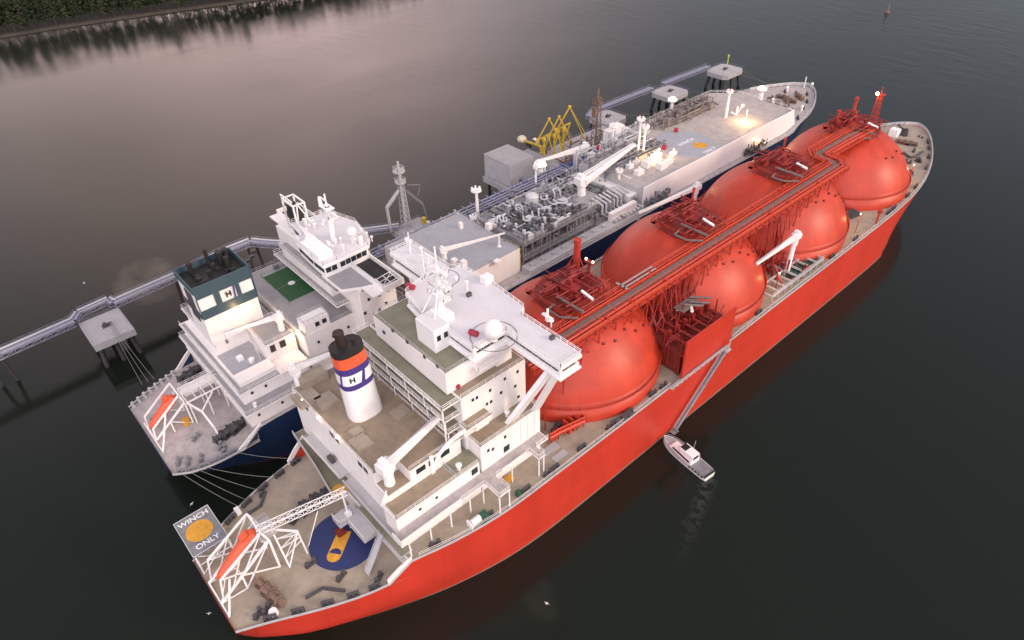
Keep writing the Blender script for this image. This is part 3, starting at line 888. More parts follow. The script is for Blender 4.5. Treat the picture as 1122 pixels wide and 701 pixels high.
# open steel frame on deck between the third and fourth tank gap (starboard)
mb = MB(); z = 20.2
A = Vector((156.5, 69.6, z)); B = Vector((184.5, 69.6, z)); wd = 5.0
for off in (0, wd):
    mb.bar(A + Vector((0, off, 0)), B + Vector((0, off, 0)), .45)
for k in range(9):
    p = A.lerp(B, k / 8)
    mb.bar(p, p + Vector((0, wd, 0)), .5)
    mb.tube(p, p + Vector((0, 0, -2.2)), .16, 5); mb.tube(p + Vector((0, wd, 0)), p + Vector((0, wd, -2.2)), .16, 5)
    if 3 < k: mb.bar(p + Vector((0, 2.5, 0)), p + Vector((0, wd + 3, 0.0)), .3)
mb.rail([A, B], 1.2, step=2, r=.06)
mb.build('gangway_stowage_frame', 'grey_paint', RED)
mb = MB()
for k in range(4, 8):
    p = A.lerp(B, k / 8); mb.box(p.x + .5, p.y + 1.0, 18.0, p.x + 3.0, p.y + 4.2, 19.6)
mb.build('stowage_box', 'green_box', RED)

# ---- fittings reused on every open deck


def mk_bollard(m):
    m.box(-1.3, -.5, 0, 1.3, .5, .15)
    for x in (-.75, .75): m.cyl(x, 0, .1, 1.0, .34, 10); m.cyl(x, 0, .95, 1.15, .45, 10)


def mk_fairlead(m):
    m.box(-1.2, -.35, 0, -.8, .35, 1.1); m.box(.8, -.35, 0, 1.2, .35, 1.1); m.box(-1.2, -.35, 0, 1.2, .35, .3); m.cyl(0, 0, .3, 1.1, .3, 8); m.box(-.15, -.3, .3, .15, .3, 1.0)
    m.box(-1.2, -.3, 1.05, 1.2, .3, 1.2)


def mk_winch(m):
    m.box(-2.6, -1.0, 0, 2.6, 1.0, .25)
    for x0, x1 in ((-2.2, -.3), (.1, 2.0)):
        m.tube((x0, 0, 1.1), (x1, 0, 1.1), .62, 14)
        for x in (x0, x1): m.tube((x - .08, 0, 1.1), (x + .08, 0, 1.1), 1.05, 16)
    for x in (-2.5, -.1, 2.3): m.box(x - .12, -.5, .2, x + .12, .5, 1.4)
    m.box(2.4, -.6, .2, 3.3, .6, 1.3)


def bollard(par, p, rz=0, mat='pipe_dark'): return small('bollard', 'bollard', mk_bollard, mat, par, p, rz)
def fairlead(par, p, rz=0, mat='pipe_dark'): return small('fairlead', 'fairlead', mk_fairlead, mat, par, p, rz)
def winch(par, p, rz=0, mat='pipe_dark'): return small('mooring_winch', 'winch', mk_winch, mat, par, p, rz)


def guess_rz(p, q): d = Vector(q) - Vector(p); return math.atan2(d.y, d.x)


md = 13.68
for s, xs in ((-1, (9, 13.5, 18.5, 23, 27)), (1, (13, 17.5, 22, 26.5, 31))):
    for x in xs:
        tb = deckR if s < 0 else deckRp; h = interp(tb, x); h2 = interp(tb, x + .5)
        fairlead(RED, (x, YC + s * (h - 1.0), md), math.atan2(s * (h2 - h), .5))
for u, v, a in ((374, 632, 20), (287, 540, 60), (341, 618, 0), (415, 634, 30)):
    bollard(RED, tuple(at(u, v, md)), rad(a))
winch(RED, tuple(at(293, 646, md)), rad(-75), 'rusty'); winch(RED, tuple(at(299, 655, md)), rad(-75), 'rusty')
winch(RED, tuple(at(338, 556, md)), rad(25)); winch(RED, tuple(at(350, 550, md)), rad(25)); winch(RED, tuple(at(326, 564, md)), rad(25))
bollard(RED, tuple(at(283, 673, md)), rad(35)); bollard(RED, tuple(at(292, 668, md)), rad(35))
# low breakwaters (dark angled kerbs) on the mooring deck
mb = MB()
for pts in (((335, 656), (354, 645), (378, 648)), ((269, 566), (286, 555), (291, 539))):
    q = [at(u, v, md) for u, v in pts]
    for a, b in zip(q[:-1], q[1:]): mb.bar(a + Vector((0, 0, .3)), b + Vector((0, 0, .3)), .55)
mb.build('roller_track', 'pipe_dark', RED)
mb = MB(); p = at(300, 672, md); mb.cyl(p.x, p.y, md, md + .9, 1.0, 18, .8); mb.build('white_vent', 'white_clean', RED)
mb = MB(); p = at(261, 561, md); mb.box(p.x - .5, p.y - 1, md, p.x + .5, p.y + 1, md + .8); mb.build('white_locker', 'white_clean', RED)
for k, (x, s) in enumerate(((40, -1), (52, -1), (62, -1), (68.5, -1), (70.5, -1), (79, -1), (88.5, -1), (95, -1), (104, -1), (108, -1), (150, -1), (190, -1), (205, -1), (228, -1), (232, -1), (244, -1), (252, -1), (268, -1), (277, -1), (284, -1), (289, -1), (258, 1), (270, 1), (281, 1), (288, 1))):
    h = interp(deckR, x); h2 = interp(deckR, x + 1)
    (fairlead if k % 3 else bollard)(RED, (x, YC + s * (h - 1.5), topR(x) - .33), math.atan2(s * (h2 - h), 1))
# forecastle gear
for u, v, a in ((986, 147, 20), (991, 148, 20), (990, 158, 100), (997, 159, 100)):
    winch(RED, tuple(at(u, v, 18.9)), rad(a), 'rusty' if a == 100 else 'pipe_dark')
for u, v, a in ((1008, 152, 70), (1007, 176, 30), (995, 178, 90), (1001, 166, 10), (985, 140, 40), (979, 146, 60), (1006, 177, 80), (998, 190, 50)):
    bollard(RED, tuple(at(u, v, 18.9)), rad(a), 'pipe_dark')
mb = MB(); p = at(1002, 164, 18.9); mb.path([at(u, v, 19.3) for u, v in ((990, 167), (997, 172), (1004, 171), (1011, 166))], .45, 6); mb.build('anchor_chain', 'pipe_dark', RED)
mb = MB(); p = at(979, 149, 19); mb.box(p.x - 1.6, p.y - 1.6, 18.7, p.x + 1.6, p.y + 1.6, 22); mb.build('white_locker', 'white_clean', RED)
mb = MB()
for k in range(40):     # forecastle bulwark stanchions, port bow
    pass
for x in [262 + i * 1.6 for i in range(24)]:
    for s in (1,):
        h = interp(deckR, x); z = topR(x)
        mb.box(x - .12, YC + s * (h - .9), z - .3, x + .12, YC + s * (h - .2), z + 1.1)
pts = [Vector((r[-1][0], YC + (r[-1][1] - .25), r[-1][2] + 1.0)) for r in rowsR if r[-1][0] > 262]
pts += [Vector((r[-1][0], YC - (r[-1][1] - .25), r[-1][2] + 1.0)) for r in reversed(rowsR) if r[-1][0] > 268]
for a, b in zip(pts[:-1], pts[1:]): mb.plate([a - Vector((0, 0, 1.2)), b - Vector((0, 0, 1.2)), b, a], .15) if (b - a).length > .05 else None
mb.build('bow_bulwark', 'grey_paint', RED)
for u, v, z in ((963, 232, 18.3), (999, 188, 18.6)):
    p = at(u, v, z); q = at(u - 6, v + 9, z)
mb = MB(); p = at(960, 244, 18.2); mb.cyl(p.x, p.y, 18, 22.5, .3, 8); mb.box(p.x - .6, p.y - .6, 21.8, p.x + .6, p.y + .6, 23); mb.build('red_post', 'red_pipe', RED)
mb = MB(); p = at(932, 236, 18.2)
for k in range(9): mb.tube(p + Vector((k * .7 - 3, -1 - .2 * k, .3)), p + Vector((k * .7 - 2.6, 1.2, .9)), .3, 6)
mb.build('hatch_gear', 'pipe_dark', RED)
# deck gear along the starboard side beside the aft tank
mb = MB()
for u, v in ((612, 467), (619, 470), (608, 473), (684, 458), (690, 455), (676, 463)):
    p = at(u, v, 18.2); mb.box(p.x - .8, p.y - .6, 18, p.x + .8, p.y + .6, 19.3)
mb.build('deck_locker', 'pipe_dark', RED)
mb = MB(); p = [at(u, v, 20.0) for u, v in ((602, 480), (612, 474), (640, 461))]
mb.path(p, .55, 8); mb.path([q + Vector((0, 0, 1.2)) for q in p], .25, 6)
for a, b in zip(p[:-1], p[1:]):
    for t in (0, .25, .5, .75, 1): q = a.lerp(b, t); mb.tube(q + Vector((0, 0, 1.2)), (q.x, q.y, 18), .16, 5)
p0 = at(634, 468, 18.3)
for k in range(5): mb.box(p0.x - 3 + k * 1.5, p0.y, 18, p0.x - 2.4 + k * 1.5, p0.y + 2.4, 21)
mb.build('red_pipe_run', 'red_tank', RED)
mb = MB()
for y0, y1, x0, x1 in ((73, 75, 70, 76), (70.3, 72, 72, 76)): mb.box(x0, y0, 18.0, x1, y1, 18.15)
mb.build('deck_plate', 'concrete', RED)
mb = MB(); p = at(521, 571, 18.2)
mb.tube(p + Vector((-1.3, -.4, .8)), p + Vector((.9, -.4, .8)), .8, 14); mb.box(p.x - 1.8, p.y - 1.2, 18, p.x - 1.5, p.y + .6, 19.6)
mb.build('white_hose_reel', 'white_clean', RED)
mb = MB(); p = at(530, 568, 18.2); mb.box(p.x - .8, p.y - .9, 18, p.x + .9, p.y + .9, 19.6); mb.build('green_locker', 'green_box', RED)
mb = MB(); p = at(568, 542, 18.2); mb.box(p.x - .5, p.y - .5, 18, p.x + .5, p.y + .5, 19.4); mb.build('green_locker', 'green_box', RED)
mb = MB(); p = at(558, 524, 18.2); mb.box(p.x - 1, p.y - .8, 18, p.x + 1, p.y + .8, 18.4); mb.build('yellow_deck_pad', 'yellow_mark', RED)

# blue circular marking with yellow tongue on the mooring deck
c = Vector((28.3, 88.6, md + .02))
def disc(mb, c, r, z0, z1, n=40, a0=0, a1=360): mb.prism([(c[0] + r * math.cos(rad(a0 + (a1 - a0) * i / n)), c[1] + r * math.sin(rad(a0 + (a1 - a0) * i / n))) for i in range(n + (0 if a1 - a0 == 360 else 1))], z0, z1); return mb
pts = [(c.x + 7.2 * math.cos(rad(a)), c.y + 7.2 * math.sin(rad(a))) for a in range(0, 360, 6)]
mb = MB(); mb.prism(pts, md, md + .02); mb.build('blue_circle_marking', 'navy', RED)
t0 = (at(370, 580, md) + at(386, 583, md)) / 2; t1 = at(366, 609, md)
d = (t1 - t0); d.z = 0; d.normalize(); n_ = Vector((-d.y, d.x, 0))
pts = [t0 + n_ * 1.45, t0 - n_ * 1.45] + [t1 + (-n_ * math.cos(rad(a)) + d * math.sin(rad(a))) * 1.45 for a in range(0, 181, 15)]
mb = MB(); mb.prism([(p.x, p.y) for p in pts], md + .02, md + .04); mb.build('yellow_tongue_marking', 'yellow_mark', RED)
pts = [t1 - d * .5 + (-n_ * math.cos(rad(a)) - d * math.sin(rad(a))) * 1.25 for a in range(0, 181, 15)]
mb = MB(); mb.prism([(p.x, p.y) for p in pts], md + .04, md + .06); mb.build('blue_half_disc_marking', 'navy', RED)

# ------------------------------------------------------------------ white deckhouse of the red carrier
HOUSE = MB()
b = HOUSE.box


def slab_deck(mat, parent, polys, name='deck_covering'):
    mb = MB()
    for pts, z in polys: mb.prism(pts, z, z + .03)
    return mb.build(name, mat, parent)


def rect(x0, y0, x1, y1): return [(x0, y0), (x1, y0), (x1, y1), (x0, y1)]


DK = 17.95
# engine casing
mb = MB()
mb.box(36.0, 80.0, DK, 54.0, 117.3, 29.0)
mb.box(41.5, 80.0, 29.0, 54.0, 117.3, 31.7); mb.box(36.0, 84.5, 29.0, 41.5, 117.3, 31.7)
mb.plate([(34.2, 80.2, 27.6), (36.0, 80.2, 27.6), (36.0, 80.2, 31.0)], .3)
casing = mb.build('engine_casing', 'white', RED)
slab_deck('deck_brown', casing, [(rect(41.6, 80.3, 53.8, 117.1), 31.7), (rect(36.2, 84.6, 41.6, 117.1), 31.7), (rect(36.2, 80.2, 41.4, 84.3), 29.0)])
mb = MB(); mb.rail([(36.1, 84.6, 31.7), (36.1, 117.1, 31.7), (53.8, 117.1, 31.7), (53.8, 80.4, 31.7), (41.7, 80.4, 31.7)], 1.1); mb.build('railing', 'white', casing)
mb = MB()
for u, v, s in ((358, 439, 2.0), (336, 436, 2.4), (395, 485, 1.8), (391, 474, 1.2), (440, 452, 1.6)):
    p = at(u, v, 31.73); mb.box(p.x - s, p.y - s, 31.7, p.x + s, p.y + s, 32.3)
    mb.box(p.x - s - .3, p.y - s - .3, 31.72, p.x + s + .3, p.y + s + .3, 31.85)
mb.build('roof_hatch', 'deck_tan', casing)
mb = MB(); p = at(343, 417, 31.7); mb.box(p.x - 3, p.y - 2, 31.7, p.x + 3, p.y + 1.5, 34.0); mb.build('roof_shed', 'deck_tan', casing)
for y in (113.5, 111.3, 100.5, 98.3, 89.5, 87.5): window_x(casing, 36.0, y, 30.3, 1.5, 1.3, 'louvre')
for x in (44, 47, 50): window_y(casing, x, 80.0, 30.6, 2.2, 1.4, 'louvre')
for u, v in ((332.5, 438), (350.5, 456.5), (371, 477.8)):
    p = at(u, v, 32.0); lamp(RED, (p.x - .3, p.y, 32.0), .38, 60)
p = at(349.7, 411, 32.6); lamp(RED, tuple(p), .6, 500)

# lower tiers on the starboard side
mb = MB()
mb.box(34.6, 75.6, DK, 55.0, 80.0, 27.4)       # brown topped tier
mb.box(51.0, 80.0, DK, 55.6, 117, 27.6)         # floor of the gap
t1_ = mb.build('lower_house', 'white', RED)
slab_deck('deck_brown', t1_, [(rect(34.8, 75.8, 49.0, 79.98), 27.4)])
slab_deck('deck_green', t1_, [(rect(49.1, 75.8, 55.4, 80), 27.62), (rect(54.05, 80, 55.4, 116), 27.62)])
mb = MB(); mb.rail([(34.7, 79.9, 27.4), (34.7, 75.7, 27.4), (54.8, 75.7, 27.4)], 1.1, r=.05); mb.build('railing', 'white', t1_)
for x in (40, 44): window_y(t1_, x, 75.6, 25.9, .6, .6, 'porthole')
# side deck over the weather deck, with white bulwark, posts and wings out to the ship's side
mb = MB()
mb.box(33.3, 72.8, 23.7, 72, 75.6, 24.0)
mb.box(54, 68.3, 23.7, 57, 72.8, 24.0); mb.box(66.5, 70, 23.7, 68.5, 72.8, 24.0)
side = mb.build('side_deck', 'white', RED)
slab_deck('deck_pink', side, [(rect(33.5, 73, 71.8, 75.55), 24.0), (rect(54.1, 68.5, 56.9, 72.98), 24.0), (rect(66.6, 70.1, 68.4, 72.98), 24.0)])
mb = MB(); mb.box(33.3, 72.65, 23.2, 47.8, 72.8, 25.0); mb.box(33.2, 72.65, 23.2, 33.35, 75.5, 25.0)
mb.box(58.5, 72.65, 23.5, 65.5, 72.8, 24.9)
mb.build('bulwark', 'white', side)
mb = MB(); mb.rail([(47.9, 72.9, 24), (54.05, 72.9, 24), (54.05, 68.4, 24), (56.95, 68.4, 24), (56.95, 72.9, 24), (58.4, 72.9, 24)], 1.1); mb.rail([(65.6, 72.9, 24), (66.6, 72.9, 24), (66.6, 70.1, 24), (68.4, 70.1, 24), (68.4, 72.9, 24), (72, 72.9, 24)], 1.1)
mb.build('railing', 'white_clean', side)
for x, y in ((50, 73), (56.8, 68.6), (54.2, 68.6), (53.5, 73), (61.5, 73), (66.8, 70.3), (68.2, 70.3), (40, 73), (45, 73), (35, 73)):
    small('post', 'post6', lambda m: m.tube((0, 0, 0), (0, 0, 5.8), .17, 6), 'white_clean', side, (x, y, 18))
# big side block with white bulkheads
mb = MB(); mb.box(55.6, 75.6, DK, 72.2, 116, 31.4)
for x in (66.5, 68.5, 70.5): mb.box(x, 75.42, 24, x + .2, 75.6, 31.4)
blk = mb.build('side_block', 'white', RED)
slab_deck('deck_brown', blk, [(rect(55.8, 75.8, 72, 79.75), 31.4)])
mb = MB(); mb.rail([(55.7, 79.6, 31.4), (55.7, 75.7, 31.4), (72.1, 75.7, 31.4), (72.1, 79.6, 31.4)], 1.1); mb.build('railing', 'white', blk)
for u, v in ((553.5, 478.5), (540, 492), (535, 493.5)):
    p = aty(u, v, 75.6); window_y(blk, p.x, 75.6, p.z, .6, .8, 'porthole')
for u, v in ((555, 491), (520, 516)):
    p = aty(u, v, 75.6); window_y(blk, p.x, 75.6, p.z, 1.6, 1.7, 'louvre')
# main accommodation
mb = MB(); mb.box(55.0, 79.8, 31.4, 72.0, 112, 42.4); mb.box(55.2, 79.8, 27.5, 60, 112, 31.4)
mb.box(54.0, 77.2, 36.0, 60.5, 79.8, 36.4); mb.box(57, 78.3, 33.0, 60.4, 79.8, 36.0)
main = mb.build('accommodation', 'white', RED)
slab_deck('deck_brown', main, [(rect(55.2, 80, 71.8, 111.8), 42.4), (rect(54.1, 77.3, 60.4, 79.7), 36.4)])
mb = MB(); mb.rail([(55.1, 79.9, 42.4), (71.9, 79.9, 42.4), (71.9, 84, 42.4)], 1.1); mb.rail([(54.1, 79.7, 36.4), (54.1, 77.3, 36.4), (60.4, 77.3, 36.4), (60.4, 79.7, 36.4)], 1.1); mb.build('railing', 'white', main)
for u, v in ((518, 438), (522.5, 435.5), (537, 427.5), (533.5, 442.5), (538, 440), (537, 454.5), (517.5, 468), (567, 407), (564.5, 423), (568, 434.5), (553, 415), (549, 430)):
    p = aty(u, v, 79.8); window_y(main, p.x, 79.8, p.z, .62, .75, 'porthole')
# open galleries stepping down into the gap behind the funnel
mb = MB()
for z in (41.9, 38.4, 34.9, 31.3):
    x0 = 50.6 + (41.9 - z) * .12
    mb.box(x0, 80.3, z - .25, 55.0, 112.5, z)
mb.box(50.8, 80.3, 27.6, 51.0, 80.5, 42)
gal = mb.build('gallery', 'white', RED)
slab_deck('deck_green', gal, [(rect(50.8 + (41.9 - z) * .12, 80.5, 54.98, 112.3), z) for z in (41.9, 38.4, 34.9, 31.3)])
mb = MB()
for z in (41.9, 38.4, 34.9, 31.3):
    x0 = 50.7 + (41.9 - z) * .12
    mb.rail([(55, 112.4, z), (x0, 112.4, z), (x0, 80.4, z), (55, 80.4, z)], 1.1, r=.06)
    for y in (80.5, 86.5, 93, 99.5, 106, 112.3): mb.tube((x0 + .1, y, z - 3.5), (x0 + .1, y, z), .12, 4)
mb.build('railing', 'white_clean', gal)
mb = MB()   # stair towers on the galleries
for y, z in ((106.5, 38.4), (84.5, 41.9), (84.5, 38.4)):
    mb.plate([(51.0, y, z), (51.0, y + .9, z), (54.6, y + .9, z - 3.5), (54.6, y, z - 3.5)], .2)
mb.build('stair', 'grey_paint', gal)

# upper block under the bridge
mb = MB(); mb.prism([(53.9, 82.6), (70.5, 82.6), (70.5, 108.0), (54.2, 108.0)], 42.4, 47.9)
upb = mb.build('upper_block', 'white', RED)
slab_deck('deck_green', upb, [(rect(54.2, 82.8, 70, 107.8), 47.9)])
mb = MB(); mb.rail([(70, 82.7, 47.9), (54.0, 82.7, 47.9), (54.3, 107.9, 47.9), (62, 107.9, 47.9)], 1.1, r=.05); mb.build('railing', 'grey_paint', upb)
for u, v in ((446, 374.5), (465, 391), (479, 401), (420.5, 374 - 10), (430, 362), (444, 397.5), (448, 400.5), (458, 409), (461, 412)):
    p = atx(u, v, 53.95); window_x(upb, 53.93, p.y, p.z, .7, .75, 'porthole')
for u, v in ((501.5, 423),):
    p = aty(u, v, 82.6); small('life_ring', 'lifering', lambda m: m.tube((0, -.15, 0), (0, .05, 0), .55, 10), 'crimson', upb, (p.x, 82.5, p.z))
# warm white vent houses in front of it, under the starboard wing
mb = MB(); mb.box(66.2, 82.0, 42.4, 70.3, 86, 47.6); mb.box(60.5, 80.6, 45.4, 66.5, 82.6, 45.7)
mb.build('vent_house', 'white', RED)
mb = MB(); mb.rail([(60.5, 82.6, 45.7), (60.5, 80.7, 45.7), (66.4, 80.7, 45.7)], 1.1); mb.build('railing', 'white_clean', RED)

# bridge with its two wings
P = [(59.6, 80.7), (67.9, 80.7), (67.9, 65.6), (73.6, 65.6), (73.6, 82.2), (75.6, 83.6), (76.2, 94), (75.6, 104), (73.6, 105.5), (73.6, 120.3), (67.4, 120.3), (67.4, 106.5), (60.8, 104.8), (59.6, 97.0)]
mb = MB(); mb.prism(P, 48.35, 48.75)
wing = MB()
from mathutils.geometry import intersect_point_line


def inset(P, d):
    out = []; n = len(P)
    for i in range(n):
        a, b_, c_ = Vector(P[i - 1]), Vector(P[i]), Vector(P[(i + 1) % n])
        e1 = (b_ - a).normalized(); e2 = (c_ - b_).normalized()
        n1 = Vector((-e1.y, e1.x)); n2 = Vector((-e2.y, e2.x)); bis = (n1 + n2)
        bis = bis / max(.3, bis.dot(n1)); out.append(tuple(b_ + bis * d))
    return out


Pi = inset(P, .35)
mb.prism(Pi, 48.75, 49.9)
mb.prism(inset(P, .7), 49.9, 51.0)
mb.prism(P, 51.0, 51.9)
bridge = mb.build('bridge', 'white_clean', RED)
slab_deck('roof_white', bridge, [(inset(P, .2), 51.9)])
# dark bridge windows set in the band under the roof
Pw = inset(P, .62)
def band(P, z0, z1, parent, skip=(), gap=.28, wlen=1.5):
    n = len(P); k = 0
    for i in range(n):
        a = Vector(P[i]); b_ = Vector(P[(i + 1) % n]); Ln = (b_ - a).length
        m = int(Ln // (wlen + gap))
        if m < 1: continue
        d = (b_ - a).normalized(); rz = math.atan2(d.y, d.x); off = (Ln - m * (wlen + gap)) / 2
        for j in range(m):
            c_ = a + d * (off + (j + .5) * (wlen + gap))
            small('window', ('band', wlen, z1 - z0), lambda q: q.box(-wlen / 2, -.12, -(z1 - z0) / 2, wlen / 2, .12, (z1 - z0) / 2), 'glass', parent, (c_.x, c_.y, (z0 + z1) / 2), rz)
band(Pw, 49.95, 50.95, bridge)
mb = MB(); Pr = inset(P, .1)
mb.rail([(x, y, 51.9) for x, y in Pr], .95, True, 1.8, .06)
mb.build('railing', 'white_clean', bridge)
mb = MB(); mb.rail([(x + .3, y, 50.0) for x, y in ((73.6, 82.2), (73.6, 65.4))], 1.1, r=.06); mb.build('wing_railing', 'orange', bridge)
mb = MB(); c = at(541, 368, 51.95); mb.ring((c.x, c.y, 51.97), 4.6, .09, 40, m=4); mb.build('painted_ring', 'steel', bridge)
c2 = at(486, 305, 51.95); mb = MB(); mb.ring((c2.x, c2.y, 51.97), 3.4, .08, 40, m=4); mb.build('painted_ring', 'steel', bridge)
mb = MB(); c = at(541, 372, 51.95); mb.cyl(c.x, c.y, 51.9, 53, .8, 12); mb.ball((c.x, c.y, 54.6), 1.9, 20, 1.15); mb.build('radome', 'white', bridge)
# radar house and mast
mb = MB(); mb.box(56.3, 88.6, 47.9, 60.2, 94.6, 53.4); mb.box(60.2, 90.6, 51.9, 63.0, 95.0, 53.4)
rh = mb.build('mast_house', 'white_clean', bridge)
slab_deck('roof_white', bridge, [(rect(56.5, 88.8, 60, 94.4), 53.4)])
for y in (): pass
window_y(bridge, 57.4, 88.6, 51.2, .9, 1.3, 'window'); window_y(bridge, 59.1, 88.6, 51.2, .9, 1.3, 'window')
mb = MB()
mx, my = 62.0, 93.5
mb.cyl(mx, my, 51.9, 63.5, .75, 12, .5); mb.cyl(mx, my, 63.5, 68, .2, 8)
for z, l_ in ((56.5, 2.6), (59.5, 3.2), (62.5, 2.4)):
    mb.box(mx - 1.0, my - l_, z, mx + 1.0, my + l_, z + .2); mb.rail([(mx - 1, my - l_, z + .2), (mx + 1, my - l_, z + .2), (mx + 1, my + l_, z + .2), (mx - 1, my + l_, z + .2)], .9, True, 1.5, .05)
mb.box(mx - .2, my - 2.8, 61.0, mx + .2, my + .6, 61.35); mb.box(mx - .2, my + .3, 64.6, mx + .2, my + 3.6, 64.95)
mb.tube((mx, my, 60), (mx - 3.5, my - 2, 52), .22, 6); mb.tube((mx, my, 60), (mx - 3.5, my + 2.5, 52), .22, 6)
for k in range(8): mb.ball((mx + random.uniform(-1, 1), my + random.uniform(-3, 3), random.choice((57.2, 60.2, 63.2))), .42, 8)
mb.build('radar_mast', 'white_clean', bridge)
# antennas, floodlights and small gear on the roof
mb = MB(); rnd = random.Random(3)
for u, v in ((446, 262), (450, 266), (462, 272), (470, 284), (478, 296), (489, 300), (500, 303), (512, 312), (604, 352), (598, 345)):
    p = at(u, v + 6, 51.9); h_ = rnd.uniform(1.0, 2.2)
    mb.cyl(p.x, p.y, 51.9, 51.9 + h_, .14, 6); mb.box(p.x - .35, p.y - .35, 51.9 + h_, p.x + .35, p.y + .35, 52.3 + h_)
p = at(534, 309, 51.9); mb.box(p.x - 1.2, p.y - 1, 51.9, p.x + 1, p.y + 1, 53.6)
p = at(600, 352, 51.9); mb.box(p.x - .3, p.y - 1.4, 53, p.x + .3, p.y + 1.4, 53.3); mb.cyl(p.x, p.y, 51.9, 55.0, .25, 8)
for u, v in ((450, 278), (465, 298)):
    p = at(u, v, 51.9); mb.cyl(p.x, p.y, 51.9, 57.5, .16, 6); mb.tube((p.x, p.y - 1.2, 56), (p.x, p.y + 1.2, 56), .1, 5)
mb.build('roof_antenna', 'white_clean', bridge)
mb = MB()
for u, v in ((489, 320), (514, 324), (482, 298), (605, 371)):
    p = at(u, v, 52.0); mb.box(p.x - .5, p.y - .35, 51.9, p.x + .5, p.y + .35, 52.8)
mb.build('roof_vent', 'pipe_dark', bridge)
for u, v in ((519, 366), (450, 315)):
    p = at(u, v, 52.2)
    small('magenta_liferaft', 'canister', lambda m: m.tube((0, -.9, .6), (0, .9, .6), .62, 12), 'crimson', bridge, (p.x, p.y, 51.9), .3)
# V shaped struts under both wings
mb = MB()
for s, yo in ((1, 0),):
    top = Vector((70.5, 68.6, 48.3))
    a_ = at(564, 463, 31.5); b_ = Vector((71.3, 76.2, 31.4))
    def strut(p, q, wd):
        p, q = Vector(p), Vector(q); wv = Vector((wd, 0, 0))
        mb.plate([p - wv, p + wv, q + wv, q - wv], .9)
    strut(top + Vector((.2, 1.2, 0)), (a_.x, 77.0, 31.3), 1.5)
    strut(top + Vector((1.2, .2, 0)), (71.3, 75.9, 31.3), 1.0)
mb.build('wing_strut', 'white_clean', RED)
mb = MB(); mb.plate([(69.2, 117.0, 48.3), (72.2, 117.0, 48.3), (72.2, 111, 33), (69.2, 111, 33)], .9); mb.build('wing_strut', 'white_clean', RED)
# arched screen joining casing and accommodation
mb = MB()
arch = []
for k in range(11):
    a = rad(180 - 9 * k); arch.append((54.2 + 7.5 * (math.cos(a) + 1) - 7.4, 29.6 + 0))
pts = [Vector((46.8, 79.85, 31.6))]
za = lambda t: 26.4 + 5.8 * math.sin(t * math.pi / 2)
prev = None
for k in range(14):
    t = k / 13; x = 46.8 + 8.6 * (1 - math.cos(t * math.pi / 2)); z = 28.0 + 5.0 * math.sin(t * math.pi / 2)
    q = Vector((x, 79.85, z))
    if prev is not None: mb.plate([prev, q, q + Vector((0, 0, 1.0)), prev + Vector((0, 0, 1.0))], .35)
    prev = q
mb.box(46.2, 79.68, 27.4, 47.0, 80.0, 32.5)
mb.build('arched_screen', 'white_clean', RED)
mb = MB()     # stair between tiers
mb.plate([(50.6, 75.9, 27.4), (50.6, 77.1, 27.4), (46.0, 77.1, 24.0), (46.0, 75.9, 24.0)], .25)
mb.rail([(49.2, 79.8, 27.6), (49.2, 75.8, 27.6)], 1.1)
mb.build('stair', 'grey_paint', RED)
mb = MB()
p = at(503, 526, 27.6); 
for u, v in ((503, 514), (424, 508), (556, 456), (508, 423)):
    q = at(u, v, 27.6 if v > 500 else 31.5); mb.cyl(q.x, q.y, q.z, q.z + 1.1, .45, 10); mb.ball((q.x, q.y, q.z + 1.3), .7, 10, .7)
mb.build('mushroom_vent', 'white_clean', RED)

# funnel, oval, tilted slightly aft, with house bands
fun = empty('funnel', (0, 0, 0), None, None)
for k in list(fun.keys()): del fun[k]
bpy.data.objects.remove(fun)


def oval(cx, cy, rx, ry, n=40, ex=2.6):
    out = []
    for i in range(n):
        a = 2 * math.pi * i / n; c_, s_ = math.cos(a), math.sin(a)
        out.append((cx + rx * math.copysign(abs(c_) ** (2 / ex), c_), cy + ry * math.copysign(abs(s_) ** (2 / ex), s_)))
    return out


fb = at(398, 452, 31.7); FX, FY = fb.x + .6, fb.y + .2
FTILT = -0.05; FTY = 0.00


def fun_ring(z, grow=0.0):
    t = (z - 31.7) / 19.0
    return [(x, y, z) for x, y in oval(FX + FTILT * (z - 31.7), FY + FTY * (z - 31.7), 3.75 - .5 * t + grow, 2.75 - .35 * t + grow)]


def fun_band(z0, z1, name, mat, parent, grow=0.0, cap=False):
    mb = MB(); A = fun_ring(z0, grow); B = fun_ring(z1, grow); n = len(A)
    mb._add(A + B, [(i, (i + 1) % n, n + (i + 1) % n, n + i) for i in range(n)], True)
    if cap: mb._add(B, [tuple(range(n))])
    return mb.build(name, mat, parent)


funnel = fun_band(31.7, 50.6, 'funnel', 'white_clean', RED)
fun_band(40.9, 46.6, 'indigo_band', 'indigo', funnel, .05)
fun_band(42.3, 45.0, 'white_band', 'white_clean', funnel, .09)
fun_band(46.6, 49.3, 'orange_band', 'orange', funnel, .05)
fun_band(49.3, 50.9, 'black_band', 'black', funnel, .06)
mb = MB(); A = fun_ring(50.82, -.02); mb._add(A, [tuple(range(len(A)))]); mb.build('funnel_top', 'black', funnel)
mb = MB(); c_ = (FX + FTILT * 19, FY); mb.tube((c_[0] - .4, c_[1] + .5, 49.5), (c_[0] - .7, c_[1] + .6, 53.6), 1.05, 14, .95); mb.tube((c_[0] - .7, c_[1] + .6, 53.2), (c_[0] - .75, c_[1] + .6, 53.9), 1.1, 14); mb.tube((c_[0] + 1.6, c_[1] - .4, 49.5), (c_[0] + 1.5, c_[1] - .4, 51.6), .35, 10)
mb.build('exhaust_pipe', paint('sooty_brown_metal', (0.03, 0.014, 0.012), .6, .4, .6), funnel)
